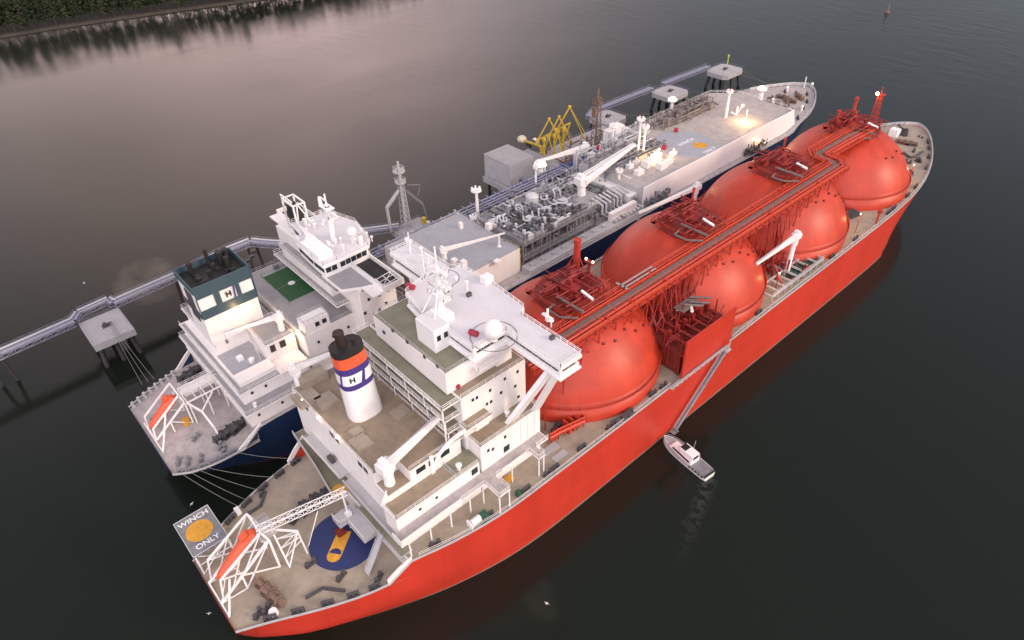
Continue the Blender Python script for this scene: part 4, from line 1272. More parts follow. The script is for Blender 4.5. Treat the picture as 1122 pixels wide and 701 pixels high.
# letter H emblem and slanted divider on the side facing aft-starboard
for ang, nm in ((243, 'emblem_letter'),):
    R0 = fun_ring(43.65, .14); i = int(ang / 360 * 40); p = Vector(R0[i]); q = Vector(R0[(i + 1) % 40]); t_ = (q - p).normalized(); rz = math.atan2(t_.y, t_.x)
    text('H', 1.7, (p + q) / 2, rz, 'black', funnel, nm, rx=math.pi / 2, thick=.05, bold=.05)
mb = MB()
for i0, dxy in ((21, 1), (30, 1)):
    a_ = Vector(fun_ring(42.3, .13)[i0]); b_ = Vector(fun_ring(45.0, .13)[i0 + 1]); c3 = Vector(fun_ring(45.0, .13)[i0 + 2]) if i0 + 2 < 40 else b_; d3 = Vector(fun_ring(42.3, .13)[i0 + 1])
    mb.plate([a_, d3, c3, b_], .06)
mb.build('slanted_divider', 'indigo', funnel)


# hose cranes of the deckhouse
def crane(parent, base, h, tip, mat='white_clean', w_=1.1, ped=1.0, name='deck_crane', house=1.6, rest=None, twin=False):
    base = Vector(base); tip = Vector(tip)
    mb = MB(); mb.cyl(base.x, base.y, base.z, base.z + h, ped, 14, ped * .85); mb.cyl(base.x, base.y, base.z + h * .85, base.z + h, ped * 1.25, 14)
    o = mb.build(name, mat, parent)
    top = base + Vector((0, 0, h)); d = tip - top; dh = Vector((d.x, d.y, 0)).normalized(); sd = Vector((-dh.y, dh.x, 0))
    mb = MB(); mb.T = Matrix.Translation(top) @ Matrix(((dh.x, sd.x, 0, 0), (dh.y, sd.y, 0, 0), (0, 0, 1, 0), (0, 0, 0, 1)))
    mb.box(-house * 1.1, -house * .8, 0, house * .7, house * .8, house * 1.2); mb.box(-house * .7, -house * .6, house * 1.2, house * .1, house * .6, house * 1.8); mb.box(house * .7, -house * .3, .2, house * 1.1, house * .6, house)
    mb.build('crane_house', mat, o)
    mb = MB(); s0 = top + Vector((0, 0, house * .5)); n_ = (tip - s0).normalized(); up = Vector((0, 0, 1))
    for sgn in ((-.45, .45) if twin else (0,)):
        A_ = s0 + sd * sgn * house * 1.6; B_ = tip + sd * sgn * .5
        k = 6
        for i in range(k):
            a_ = A_.lerp(B_, i / k); b_ = A_.lerp(B_, (i + 1) / k); wa = w_ * (1 - .5 * i / k); wb = w_ * (1 - .5 * (i + 1) / k)
            q = [(a_ + sd * x * wa / 2 + up * z * wa / 2) for x, z in ((-1, -1), (1, -1), (1, 1), (-1, 1))] + [(b_ + sd * x * wb / 2 + up * z * wb / 2) for x, z in ((-1, -1), (1, -1), (1, 1), (-1, 1))]
            mb._add(q, [(0, 1, 5, 4), (1, 2, 6, 5), (2, 3, 7, 6), (3, 0, 4, 7)] + ([(0, 3, 2, 1)] if i == 0 else []) + ([(4, 5, 6, 7)] if i == k - 1 else []))
    mb.tube(s0 + up * house, s0.lerp(tip, .45) + up * w_ * .5, .12, 5)
    mb.build('boom', mat, o)
    mb = MB(); mb.tube(s0 + up * (house + .1) , tip + up * .3, .07, 4); mb.tube(tip, tip - up * 2.2, .06, 4); mb.box(tip.x - .3, tip.y - .3, tip.z - 2.9, tip.x + .3, tip.y + .3, tip.z - 2.1)
    mb.build('hoist_wire', 'steel', o)
    return o


p = at(424, 532, 29.0); crane(RED, (p.x + .8, p.y + .2, 29.0), 4.2, at(510, 430, 36.8), w_=1.5, ped=1.15)
p = at(328, 420, 31.7); crane(RED, p, 3.6, at(418, 363, 36.5), w_=.9, ped=1.0, house=1.3)
p = at(866, 268, 18.2); crane(RED, (172.0, 74.2, 18.0), 12.6, at(829, 289, 30.0), w_=1.3, ped=.8, house=1.3)
p = at(760, 208, 27); crane(RED, (181.5, 115.0, 18.0), 9.5, at(700, 233, 27.8), w_=1.3, ped=.8, house=1.3)

# after platforms below the house (aft side)
mb = MB()
mb.prism([(31.0, 96), (34.6, 96), (36, 97), (36, 118), (33.5, 118), (32.4, 106)], 17.6, 18.3)
mb.prism([(33.2, 74.0), (36, 74.0), (36, 90), (33.2, 90)], 17.6, 18.3)
mb.plate([(31.0, 96, 18.3), (32.4, 106, 18.3), (32.4, 106, 19.5), (31.0, 96, 19.5)], .2)
mb.plate([(32.4, 106, 18.3), (33.5, 118, 18.3), (33.5, 118, 19.5), (32.4, 106, 19.5)], .2)
mb.prism([(30.3, 83), (33.2, 83), (33.2, 92.5), (28.5, 92.5), (28.5, 89.5), (30.3, 89.5)], 16.2, 17.4)
mb.box(33.6, 96.5, 21.3, 36, 112, 21.6); mb.box(33.9, 74.5, 21.4, 36, 95, 21.7)
mb.box(33.5, 74.5, 21.7, 33.75, 95, 22.6)
aft = mb.build('aft_platform', 'grey_paint', RED)
slab_deck('deck_green', aft, [([(31.3, 96.2), (34.5, 96.2), (35.9, 97.1), (35.9, 117.8), (33.7, 117.8), (32.6, 106)], 18.3), (rect(33.4, 74.2, 35.8, 89.8), 18.3)])
mb = MB(); mb.rail([(33.6, 96.6, 21.6), (33.6, 112, 21.6)], 1.1); mb.rail([(30.4, 83.1, 17.4), (30.4, 89.4, 17.4), (28.6, 89.6, 17.4), (28.6, 92.4, 17.4)], 1.0)
mb.build('railing', 'white', aft)
mb = MB(); p = at(371.5, 537, 18.35); disc(mb, (p.x, p.y), 1.6, 18.34, 18.36); mb.build('yellow_disc_marking', 'yellow_mark', aft)
mb = MB(); mb.box(34.3, 105, 18.3, 35.3, 108, 19.8); mb.box(34.5, 101, 21.6, 35.5, 103, 22.6); mb.build('life_raft_canister', 'pipe_dark', aft)
mb = MB(); mb.plate([(33.4, 80.5, 18.2), (33.4, 81.8, 18.2), (27.5, 79.2, 13.8), (27.5, 77.9, 13.8)], .3); mb.rail([(33.4, 81.8, 18.2), (27.5, 79.2, 13.8)], 1.0); mb.rail([(33.4, 80.5, 18.2), (27.5, 77.9, 13.8)], 1.0)
mb.build('stair', 'grey_paint', aft)
mb = MB(); p = at(330, 462, 20); mb.box(38, 117.4, 20.5, 44, 119.6, 20.8); mb.box(40, 117.4, 24.5, 43, 119, 24.8); mb.box(38.5, 117.4, 20.8, 39.5, 119.4, 23.5)
mb.rail([(38, 117.4, 20.8), (38, 119.6, 20.8), (44, 119.6, 20.8)], 1.1); mb.tube((37, 118.5, 14), (41, 119.5, 20.5), .3, 6)
mb.build('side_platform', 'white', RED)

# winching platform on its legs, over the port quarter
wp = MB(); wp.box(3.2, 100.6, 19.6, 10.4, 111.0, 19.95)
wpo = wp.build('winching_platform', 'steel', RED)
slab_deck('steel', wpo, [(rect(3.4, 100.8, 10.2, 110.8), 19.95)])
mb = MB(); disc(mb, (6.6, 105.9), 2.65, 19.985, 20.0); mb.build('yellow_disc_marking', 'yellow_mark', wpo)
a1 = at(205, 566, 20); 
text('WINCH', 1.75, (6.8, 109.4, 20.01), rad(0) + 0.0, 'white_clean', wpo, 'lettering', thick=.005, bold=.03)
text('ONLY', 1.75, (6.8, 102.2, 20.01), 0, 'white_clean', wpo, 'lettering', thick=.005, bold=.03)
mb = MB()
mb.rail([(3.25, 100.65, 19.3), (10.35, 100.65, 19.3), (10.35, 110.9, 19.3), (3.25, 110.9, 19.3)], .65, True, 1.5, .06)
c4 = [(3.6, 100.9), (10.2, 100.9), (10.2, 110.6), (3.6, 110.6)]
for x, y in c4: mb.tube((x, y, md), (x, y, 19.6), .2, 6)
for (x0, y0), (x1, y1) in zip(c4, c4[1:] + c4[:1]):
    mb.tube((x0, y0, md), (x1, y1, 19.6), .13, 5); mb.tube((x1, y1, md), (x0, y0, 19.6), .13, 5); mb.tube((x0, y0, 16.6), (x1, y1, 16.6), .13, 5)
mb.build('platform_frame', 'white_clean', wpo)

# launching ramp frame of the free-fall lifeboat
mb = MB()
for y in (92.0, 97.8):
    A0 = Vector((3.4, y, 14.2)); A1 = Vector((15.5, y, 22.8)); mb.bar(A0, A1, .45)
    mb.bar(A1, (15.5, y, md), .4); mb.bar((8.6, y, md), (8.6, y, 18.1), .35); mb.bar((15.5, y, md), (8.6, y, 18.1), .25); mb.bar((8.6, y, md), (15.5, y, 22.8), .25); mb.bar((3.4, y, 14.2), (8.6, y, md), .2)
    T0 = Vector((5.0, y, 20.4)); T1 = Vector((14.6, y, 26.0)); mb.bar(T0, T1, .35); mb.bar(T0, A0.lerp(A1, .05), .3); mb.bar(T1, A1, .35); mb.bar(T0, A0.lerp(A1, .5), .22); mb.bar(T1, A0.lerp(A1, .5), .22); mb.bar(A0.lerp(A1, .25), T0.lerp(T1, .5), .22)
for q in ((3.4, 14.2), (8.6, 18.0), (15.5, 22.8), (14.6, 26.0)): mb.bar((q[0], 92, q[1]), (q[0], 97.8, q[1]), .32)
mb.bar((3.4, 92, 14.2), (8.6, 97.8, 18.0), .18); mb.bar((3.4, 88.6, 13.9), (6.5, 92, 19.2), .3); mb.bar((3.4, 88.6, 13.9), (3.4, 97.8, 14.2), .3)
mb.build('launching_ramp', 'white_clean', RED)
mb = MB(); mb.box(14.2, 92.5, 22.6, 17.6, 97.4, 22.85); mb.rail([(14.2, 92.5, 22.85), (17.6, 92.5, 22.85), (17.6, 97.4, 22.85), (14.2, 97.4, 22.85)], 1.1, r=.06)
mb.box(15.2, 93.2, 22.85, 16.6, 94.6, 24.6); mb.build('ramp_access_platform', 'grey_paint', RED)
# slewing arm with trussed jib between the ramp and the house
mb = MB()
J0 = Vector(at(282, 584, 25)); J1 = Vector(at(380, 540, 25))
mb.truss(J0, J1, 1.3, 1.3, .09, 10)
for u, v in ((297, 578), (325, 576)):
    pass
q0 = at(297, 580, 23.5); q1 = at(326, 582, 23.5); f0 = at(317.5, 621, md); f1 = at(337, 606, md)
mb.bar(q0, f0, .3); mb.bar(q1, f1, .3); mb.bar(q1, f0, .25); mb.bar(q0, q1, .35)
for t in (.25, .5, .75): mb.bar(q0.lerp(f0, t), q1.lerp(f1, t * .5), .2); mb.bar(q0.lerp(f0, t), q1, .14)
mb.bar(at(348, 560, 24.5), at(338, 598, md), .18)
mb.build('trussed_arm', 'white_clean', RED)
mb = MB(); p = Vector((31.2, 90.2, 13.7)); mb.cyl(p.x, p.y, 13.7, 17.5, .45, 12, .4); mb.box(p.x - .6, p.y - .5, 17.5, p.x + .6, p.y + .5, 18.6); mb.tube(p + Vector((0, 0, 4)), (31.5, 91.5, 23.5), .22, 6)
mb.build('arm_pedestal', 'white_clean', RED)
mb = MB(); p = at(373, 583, md + .3); mb.box(p.x - .9, p.y - .9, md, p.x + .9, p.y + .9, md + .8); mb.build('dark_capstan', 'dark_red', RED)


# ---- lifeboats
def lifeboat(loc, pitch, rz, label, L_=10.5):
    """closed free-fall boat, bow down towards -x"""
    root = empty('lifeboat', (0, 0, 0), label, 'lifeboat')
    mb = MB(); n = 16; rings = []
    prof = [(-1, .05, .25), (-.93, .5, .62), (-.75, .95, .9), (-.4, 1.3, 1.1), (0, 1.42, 1.25), (.4, 1.42, 1.35), (.7, 1.36, 1.5), (.9, 1.2, 1.45), (1, .9, 1.1)]
    vs = []
    for t, wy, hz in prof:
        for j in range(n):
            a = 2 * math.pi * j / n; s_ = math.sin(a)
            vs.append((t * L_ / 2, wy * math.cos(a), (hz if s_ > 0 else .95 * min(1, wy)) * s_))
    fs = [(i * n + j, i * n + (j + 1) % n, (i + 1) * n + (j + 1) % n, (i + 1) * n + j) for i in range(len(prof) - 1) for j in range(n)] + [tuple(range(n)), tuple(reversed(range((len(prof) - 1) * n, len(prof) * n)))]
    mb._add(vs, fs, True); mb.build('boat_hull', 'boat_orange', root)
    mb = MB(); mb.box(L_ * .28, -.75, 1.2, L_ * .44, .75, 2.05); mb.build('wheelhouse', 'boat_orange', root)
    mb = MB(); mb.box(L_ * .27, -.6, 1.55, L_ * .28 - .01, .6, 1.95); mb.build('window', 'glass', root)
    mb = MB()
    for s_ in (-1, 1): mb.path([(t * L_ / 2, s_ * (w_ + .04), .05) for t, w_, h_ in prof[2:]], .09, 5)
    mb.build('rubbing_strake', 'white_clean', root)
    mb = MB(); mb.tube((L_ * .5, 0, -.5), (L_ * .53, 0, -.5), .4, 12); mb.build('propeller_guard', 'pipe_dark', root)
    root.location = loc; root.rotation_euler = (0, -pitch, rz)
    return root


lifeboat((9.6, 94.9, 20.6), rad(34), 0, 'orange free-fall lifeboat on the white ramp at the stern of the red carrier', 11.5)

# ------------------------------------------------------------------ storage ship lying alongside the jetty
SH = empty('storage_ship', (160, 147, 0), 'long navy and grey gas storage ship moored between the red carrier and the jetty', 'ship')
YF = 147.0
deckF = smooth_tab([(8.5, 17.0), (12, 19.3), (16, 20.5), (21, 21.0), (28, 21.0), (40, 20.9), (60, 20.9), (250, 20.9), (262, 20.6), (272, 19.6), (282, 17.6), (292, 14.2), (301, 9.8), (308, 5.0), (311.5, 0)])
deckFp = smooth_tab([(8.5, 12.6), (15, 15.6), (22, 17.9), (30, 19.8), (42, 20.9), (58, 20.9)]) + [q for q in deckF if q[0] > 60]
wlF = smooth_tab([(17, 1.0), (20, 8), (28, 14), (40, 18.5), (52, 20.6), (70, 20.8), (245, 20.8), (262, 17.5), (276, 11.5), (290, 4.5), (297, 0)])


def topF(x):
    if x < 24: return 14.0
    if x < 29: return 14 + 4 * (x - 24) / 5
    if x > 262: return 18 + 2.2 * min(1, (x - 262) / 10)
    return 18.0


rowsF, dkF = make_hull(YF, deckF, wlF, topF, 18.0, (17, 8.5), (297, 311.5), SH, 'hull', 'hull_navy', 'deck_pink', deckFp, step=(28.0, 14.0, 18.0), ups=((27.9 - 8.5) / 303, (28.1 - 8.5) / 303))
dkF.build('main_deck', 'deck_pink', SH)
gunwale(rowsF, YF, SH, 'grey_paint', 8, 312)
edge_rail(rowsF, YF, SH, 'white', 70, 309)
mdf = 13.68
mb = MB()
for s in (-1, 1):
    e = lambda x, z: Vector((x, YF + s * (interp(deckF if s < 0 else deckFp, x) - 0.3), z))
    mb.plate([e(22, 13.6), e(24, 13.6), e(29.5, 17.7), e(29.5, 18.8), e(26, 16.6), e(23, 14.6)], .25)
mb.build('bulwark', 'white', SH)
for k in range(8):   # fairleads standing on the port rail
    x = 9.6 + k * 1.7
    h = interp(deckFp, x)
    small('fairlead', 'stub', lambda m: (m.cyl(0, 0, 0, 1.3, .28, 8), m.box(-.35, -.7, 0, .35, .7, .5), m.cyl(0, 0, 1.2, 1.5, .4, 8)), 'grey_paint', SH, (x, YF + h - .9, mdf))
for k in range(6):
    x = 10.5 + k * 2.2; h = interp(deckF, x); h2 = interp(deckF, x + .5)
    fairlead(SH, (x, YF - h + .9, mdf), -math.atan2((h2 - h), .5), 'steel')
for u, v, a in ((196, 507, 60), (207, 506, 60), (221, 503, 60), (170, 460, 30), (215, 480, 30), (246, 493, 60), (178, 458, 30), (242, 490, 60)):
    bollard(SH, tuple(at(u, v, mdf)), rad(a), 'steel')
for u, v, a in ((245, 478, 20), (253, 474, 20), (262, 469, 20), (205, 413, 20), (213, 411, 20)):
    winch(SH, tuple(at(u, v, mdf)), rad(a), 'pipe_dark')
mb = MB(); p = at(205, 464, mdf); mb.tube((p.x, p.y, mdf), (p.x, p.y, mdf + 1.6), .9, 14); mb.build('yellow_capstan', 'yellow_mark', SH)
# lifeboat cradle at the stern
mb = MB()
for y in (143.3, 148.9):
    A0 = Vector((9.6, y, 14.0)); A1 = Vector((18.5, y, 20.5)); mb.bar(A0, A1, .4)
    mb.bar(A1, (18.5, y, mdf), .35); mb.bar((14, y, 17.2), (14, y, mdf), .3); mb.bar((18.5, y, mdf), (14, y, 17.2), .2)
    T0 = Vector((10, y, 17.6)); T1 = Vector((18, y, 23.4)); mb.bar(T0, T1, .35); mb.bar(T0, A0, .35); mb.bar(T1, A1, .35)
for q in ((9.6, 14.0), (18.5, 20.5), (18, 23.4)): mb.bar((q[0], 143.3, q[1]), (q[0], 148.9, q[1]), .3)
mb.bar((9.4, 138.8, mdf), (13.8, 143.3, 20), .3); mb.bar((9.4, 138.5, 14.1), (9.4, 151, 14.1), .3)
mb.build('launching_ramp', 'white_clean', SH)
lifeboat((13.6, 146.1, 18.6), rad(36), 0, 'orange free-fall lifeboat in the cradle at the stern of the navy storage ship', 9.6)
# white stair bridge and curved arm between cradle and house
mb = MB()
mb.box(18.8, 145.4, 21.2, 28, 147.0, 21.4); mb.rail([(18.8, 145.4, 21.4), (28, 145.4, 21.4)], 1.1, r=.07); mb.rail([(18.8, 147.0, 21.4), (28, 147.0, 21.4)], 1.1, r=.07)
for k in range(5): mb.bar((19 + k * 2.2, 142, 21.2), (19 + k * 2.2, 148.4, 21.2), .22)
mb.bar((18.8, 142, 21.2), (28, 142, 21.2), .3); mb.bar((18.8, 148.4, 21.2), (28, 148.4, 21.2), .3)
mb.box(20, 148.5, 17.6, 28, 153, 17.9); mb.rail([(20, 153, 17.9), (28, 153, 17.9)], 1.1, r=.06)
for x in (19.2, 23.5, 27.5):
    for y in (142.3, 148.2): mb.bar((x, y, mdf), (x, y, 21.2), .3)
q = [Vector((18.8, 142, 21.3)), Vector((20.5, 138, 20.0)), Vector((21.0, 134.5, 17)), Vector((21.2, 133.2, mdf))]
for a_, b_ in zip(q[:-1], q[1:]): mb.bar(a_, b_, .4)
mb.bar(q[1], (25, 141.5, 21.2), .3); mb.bar(q[2], (23, 137, mdf), .3)
mb.build('cradle_gantry', 'white', SH)

# after house, tiered
mb = MB()
mb.box(27.6, 127.2, 17.7, 46, 166.8, 21.8)
mb.box(27.0, 126.6, 21.8, 46, 167.4, 22.1)
mb.box(28.6, 130.6, 22.1, 46, 166, 25.8)
mb.box(28.0, 130.0, 25.8, 46, 166.6, 26.0)
mb.box(30.6, 147.2, 26.0, 41.5, 166, 29.7); mb.box(30.0, 146.9, 29.7, 46, 167, 30.0)
mb.box(41.5, 146.9, 26, 46, 166, 29.7)
mb.box(38.6, 135.6, 26.0, 46.2, 147.2, 31.2)
mb.prism([(29.4, 132.3), (38.6, 132.3), (38.6, 136.2), (29.4, 136.2)], 26.0, 27.1)
hs = mb.build('after_house', 'white', SH)
slab_deck('grey_deck', hs, [([(27.2, 126.8), (45.8, 126.8), (45.8, 130.5), (28.5, 130.5), (28.5, 167.2), (27.2, 167.2)], 22.1), ([(28.2, 130.2), (38.5, 130.2), (38.5, 132.2), (29.3, 132.2), (29.3, 166), (28.2, 166)], 26.0), (rect(38.8, 135.8, 46, 147), 31.2), (rect(30.2, 147.1, 45.8, 166.8), 30.0)])
slab_deck('blue_grey', hs, [(rect(30.0, 136.3, 38.5, 147.1), 26.0)])
mb = MB()
mb.rail([(46, 126.8, 22.1), (27.2, 126.8, 22.1), (27.2, 167.2, 22.1), (46, 167.2, 22.1)], 1.1)
mb.rail([(46, 130.2, 26), (28.2, 130.2, 26), (28.2, 166.4, 26)], 1.1)
mb.rail([(30.2, 147.2, 30), (30.2, 166.8, 30), (46, 166.8, 30)], 1.1); mb.rail([(38.8, 147, 31.2), (38.8, 135.8, 31.2), (46, 135.8, 31.2)], 1.1)
mb.build('railing', 'white', hs)
window_y(hs, 40.2, 135.55, 29.6, 1.3, 2.0); window_y(hs, 42.8, 135.55, 29.6, 1.5, 2.0)
for x in (31, 34.5, 41, 44): window_y(hs, x, 130.55, 24.4, .6, .7, 'porthole')
for x in (30, 36, 39, 43): window_y(hs, x, 127.15, 20.3, .6, .7, 'porthole')
for y in (133, 138, 152, 158, 163): window_x(hs, 28.55, y, 24.3, .6, .7, 'porthole'); window_x(hs, 27.55, y + 1, 20.2, .6, .7, 'porthole')
mb = MB(); mb.box(42.9, 127.3, 22.1, 45, 129, 24.3); mb.box(33, 141, 26, 34.4, 142.4, 27.1); mb.cyl(35.5, 139, 26, 27, .7, 12); mb.cyl(30.2, 128.4, 22.1, 23.2, .5, 10)
mb.build('deck_vent', 'white_clean', hs)
mb = MB(); mb.plate([(37.3, 137.5, 26), (37.3, 138.6, 26), (38.5, 146.5, 31.2), (38.5, 145.4, 31.2)], .2); mb.build('stair', 'grey_paint', hs)

# blue funnel house
def flare(mbx, x0, y0, x1, y1, z0, z1, g0=0.0, g1=0.0):
    q = [(x0 - g0, y0 - g0, z0), (x1 + g0, y0 - g0, z0), (x1 + g0, y1 + g0, z0), (x0 - g0, y1 + g0, z0), (x0 - g1, y0 - g1, z1), (x1 + g1, y0 - g1, z1), (x1 + g1, y1 + g1, z1), (x0 - g1, y1 + g1, z1)]
    mbx._add(q, [(0, 3, 2, 1), (4, 5, 6, 7), (0, 1, 5, 4), (1, 2, 6, 5), (2, 3, 7, 6), (3, 0, 4, 7)])


mb = MB(); mb.box(30.0, 146.4, 30.0, 43.6, 157, 45.2); fn = mb.build('funnel', 'white', SH)
mb = MB()
mb.box(30.0, 146.1, 37.8, 43.7, 146.38, 40.2)
mb.box(30.0, 146.1, 43.6, 43.7, 146.38, 47.0)
for x0, x1 in ((29.9, 30.1), (34.0, 35.4), (39.3, 40.3), (43.5, 43.7)): mb.box(x0, 146.1, 40.2, x1, 146.38, 43.6)
mb.box(43.62, 146.1, 37.8, 43.9, 157.2, 47.0); mb.box(30, 157.02, 37.8, 43.7, 157.3, 47)
mb.box(29.7, 146.1, 45.2, 29.98, 157.2, 47.0)
mb.build('teal_panel', 'teal', fn)
mb = MB(); mb.box(30.0, 146.4, 45.25, 43.6, 157.0, 45.4); mb.build('sooty_top', 'black', fn)
mb = MB(); mb.box(29.75, 149, 36, 29.98, 153, 44); mb.box(29.72, 146.5, 38.0, 29.98, 157, 39.5); mb.build('soot_louvre', 'pipe_dark', fn)
mb = MB(); rnd = random.Random(4)
for x, y, h_, r_ in ((33, 154.5, 48.6, .55), (37.5, 154.8, 50.2, .45), (40.2, 154.0, 48.8, .8), (41.8, 154.6, 48.6, .7), (40.8, 151.5, 48.2, .6), (36, 151, 46.8, .5), (33, 150, 46.6, .6)):
    mb.tube((x, y, 45.4), (x, y, h_), r_, 12); mb.tube((x, y, h_ - .3), (x, y, h_ + .1), r_ * 1.15, 12)
for k in range(10): x = rnd.uniform(31, 42); y = rnd.uniform(148, 156); mb.box(x - .6, y - .5, 45.4, x + .6, y + .5, rnd.uniform(45.9, 46.8))
mb.build('exhaust_stack', 'black', fn)
text('H', 2.0, (37.3, 146.05, 41.9), 0, 'black', fn, 'emblem_letter', rx=math.pi / 2, thick=.03, bold=.08)
mb = MB(); mb.plate([(38.4, 146.06, 40.2), (38.8, 146.06, 40.2), (39.1, 146.06, 43.6), (38.7, 146.06, 43.6)], .05); mb.build('slanted_stripe', 'indigo', fn)
crane(SH, (44.6, 138.6, 31.2), 3.4, (32.4, 142.6, 34.6), w_=.8, ped=.8, house=1.1)

# court block
mb = MB(); mb.box(46.9, 131.2, 17.7, 66, 166, 32.0); mb.box(48.5, 166, 17.7, 60, 171, 27.5)
mb.box(46.5, 130.9, 20.0, 66, 131.2, 20.4)
cb = mb.build('mid_house', 'white', SH)
mb = MB(); mb.box(46.5, 128.2, 19.8, 61, 131.1, 20.1); mb.rail([(46.5, 128.3, 20.1), (61, 128.3, 20.1)], 1.1, r=.05); mb.build('side_walkway', 'white', cb)
slab_deck('grey_deck', cb, [(rect(47.1, 131.4, 65.8, 165.8), 32.0)]); slab_deck('deck_green', cb, [(rect(48.6, 166.2, 59.8, 170.8), 27.5)])
mb = MB(); mb.prism(rect(51.2, 146.6, 60.2, 161.8), 32.03, 32.06); ct = mb.build('sports_court', 'court', cb)
mb = MB(); c_ = at(319.5, 310, 32); disc(mb, (c_.x, c_.y), .95, 32.06, 32.08); mb.build('court_disc', 'white_clean', ct)
mb = MB(); mb.box(51.2, c_.y - .06, 32.06, 60.2, c_.y + .06, 32.075); mb.build('court_line', 'steel', ct)
mb = MB(); mb.rail([(47.1, 131.4, 32), (47.1, 165.8, 32), (60, 165.8, 32)], 1.1); mb.rail([(54.6, 131.4, 32), (65.8, 131.4, 32)], 1.1); mb.build('railing', 'grey_paint', cb)
mb = MB(); mb.rail([(50.8, 146.2, 32), (50.8, 162.2, 32), (60.6, 162.2, 32), (60.6, 146.2, 32), (50.8, 146.2, 32)], 1.1, r=.03, step=4); mb.build('court_fence', 'court', cb)
mb = MB(); mb.box(47.6, 131.4, 32.0, 54.2, 135.0, 35.2); sd_ = mb.build('roof_cabin', 'white', cb)
mb = MB(); mb.rail([(47.7, 131.5, 35.2), (54.1, 131.5, 35.2), (54.1, 134.9, 35.2), (47.7, 134.9, 35.2)], .9, True, 1.2); mb.build('railing', 'grey_paint', sd_)
window_y(sd_, 50.9, 131.35, 33.7, 1.1, 1.2); window_y(sd_, 52.8, 131.35, 33.7, 1.1, 1.2)
for x, z in ((50, 28.6), (54, 28.2), (58.5, 28.6), (62.5, 28.4), (52, 24), (57, 24.4), (61, 24.2), (64, 24.4)): window_y(cb, x, 131.15, z, .6, .7, 'porthole')
for y, z in ((150, 25), (142, 28.5), (160, 28.5)): pass
mb = MB()
for u, v in ((304, 283), (330, 287), (336, 283), (303, 294)): p = at(u, v, 32.0); mb.box(p.x - .7, p.y - .5, 32, p.x + .7, p.y + .5, 33.4)
mb.build('roof_locker', 'steel', cb)
mb = MB()
for u, v in ((275, 282), (272, 286), (278, 276)): p = at(u, v, 27.7); mb.box(p.x - .8, p.y - .6, 27.5, p.x + .8, p.y + .6, 28.3)
mb.build('roof_equipment', 'pipe_dark', cb)
p = at(318, 371, 31.4); lamp(SH, (46.6, 134.2, 31.9), .5, 500)
lamp(SH, (38.0, 143.9, 37.6), .3, 420, 'lamp_soft')

# bridge house of the storage ship
mb = MB(); mb.box(60.6, 125.7, 17.7, 70.5, 168, 41.7); mb.box(66, 131, 17.7, 60.8, 166, 32)
mb.box(56.8, 131.4, 35.3, 60.6, 165, 35.6); mb.box(58.2, 133, 38.4, 60.6, 163, 38.7)
mb.box(58.4, 136, 35.6, 60.6, 162, 38.4)
bh = mb.build('accommodation', 'white', SH)
slab_deck('grey_deck', bh, [(rect(57, 131.6, 60.5, 164.8), 35.6), (rect(58.3, 133.1, 60.5, 162.9), 38.7)])
mb = MB(); mb.rail([(60.6, 131.5, 35.6), (56.9, 131.5, 35.6), (56.9, 164.9, 35.6), (60.6, 164.9, 35.6)], 1.1); mb.rail([(60.6, 133.1, 38.7), (58.3, 133.1, 38.7), (58.3, 162.9, 38.7)], 1.1); mb.build('railing', 'white', bh)
for u, v in ((398, 317), (404, 328), (415.5, 323), (425, 318), (416, 339), (400, 343), (423, 332)):
    p = aty(u, v, 125.7); window_y(bh, p.x, 125.65, p.z, .7, .8, 'porthole')
# bridge deck with open wings
mb = MB()
mb.box(61.5, 120.6, 41.7, 70.3, 173.2, 42.1)
for (x0, y0, x1, y1) in ((64.3, 120.6, 64.7, 137), (70.0, 120.6, 70.3, 137), (64.7, 120.6, 70.0, 121.0)): mb.box(x0, y0, 42.1, x1, y1, 43.3)
mb.prism([(57.2, 128), (61.5, 125.5), (64.3, 124.5), (64.3, 137), (57.2, 137)], 41.7, 42.3)
mb.box(63.8, 158.5, 42.1, 64.2, 173.2, 43.3); mb.box(64.2, 172.8, 42.1, 70.3, 173.2, 43.3); mb.box(70.0, 158.5, 42.1, 70.3, 173.2, 43.3)
bd = mb.build('bridge_deck', 'white', SH)
slab_deck('grey_deck', bd, [([(57.5, 128.2), (61.6, 125.8), (64.2, 124.8), (64.2, 136.9), (57.5, 136.9)], 42.3)])
slab_deck('black', bd, [(rect(64.72, 121.05, 69.98, 137), 42.1), (rect(64.22, 158.5, 69.98, 172.75), 42.1)], 'dark_wing_floor')
mb = MB()
for y in (121.6, 123.4, 125): mb.bar((65, y, 43), (69.5, y, 43.4), .14)
for x in (65.2, 67.2, 69.2): mb.bar((x, 121.4, 43), (x, 125.2, 43.2), .14)
mb.bar((65, 121.6, 43), (69.3, 125, 43), .14)
mb.rail([(64.5, 121, 43.3), (64.5, 136, 43.3)], .6, r=.05)
mb.build('wing_lattice', 'white_clean', bd)
W = [(61.0, 134.4), (70.2, 134.8), (72.2, 137.5), (74.2, 147.5), (72.0, 155), (70.0, 157.5), (61.2, 159.0), (60.5, 151.5), (57.6, 149), (57.0, 140.5), (57.0, 134.6)]
mb = MB(); mb.prism(inset(W, .5), 42.1, 45.3); mb.prism(W, 45.3, 46.0)
wh = mb.build('wheelhouse', 'white_clean', bd)
slab_deck('roof_white', wh, [(inset(W, .3), 46.0)])
band(inset(W, .42), 43.6, 44.9, wh, wlen=1.3)
mb = MB(); mb.rail([(x, y, 46) for x, y in inset(W, .3)], 1.1, True, r=.05); mb.build('railing', 'white_clean', wh)
mb = MB(); mb.box(57.4, 137, 46.0, 61.4, 146, 47.6); mb.prism([(58.0, 146), (60.4, 148.5), (62, 156.5), (62, 146)], 46, 47.0); mb.build('roof_house', 'white_clean', wh)
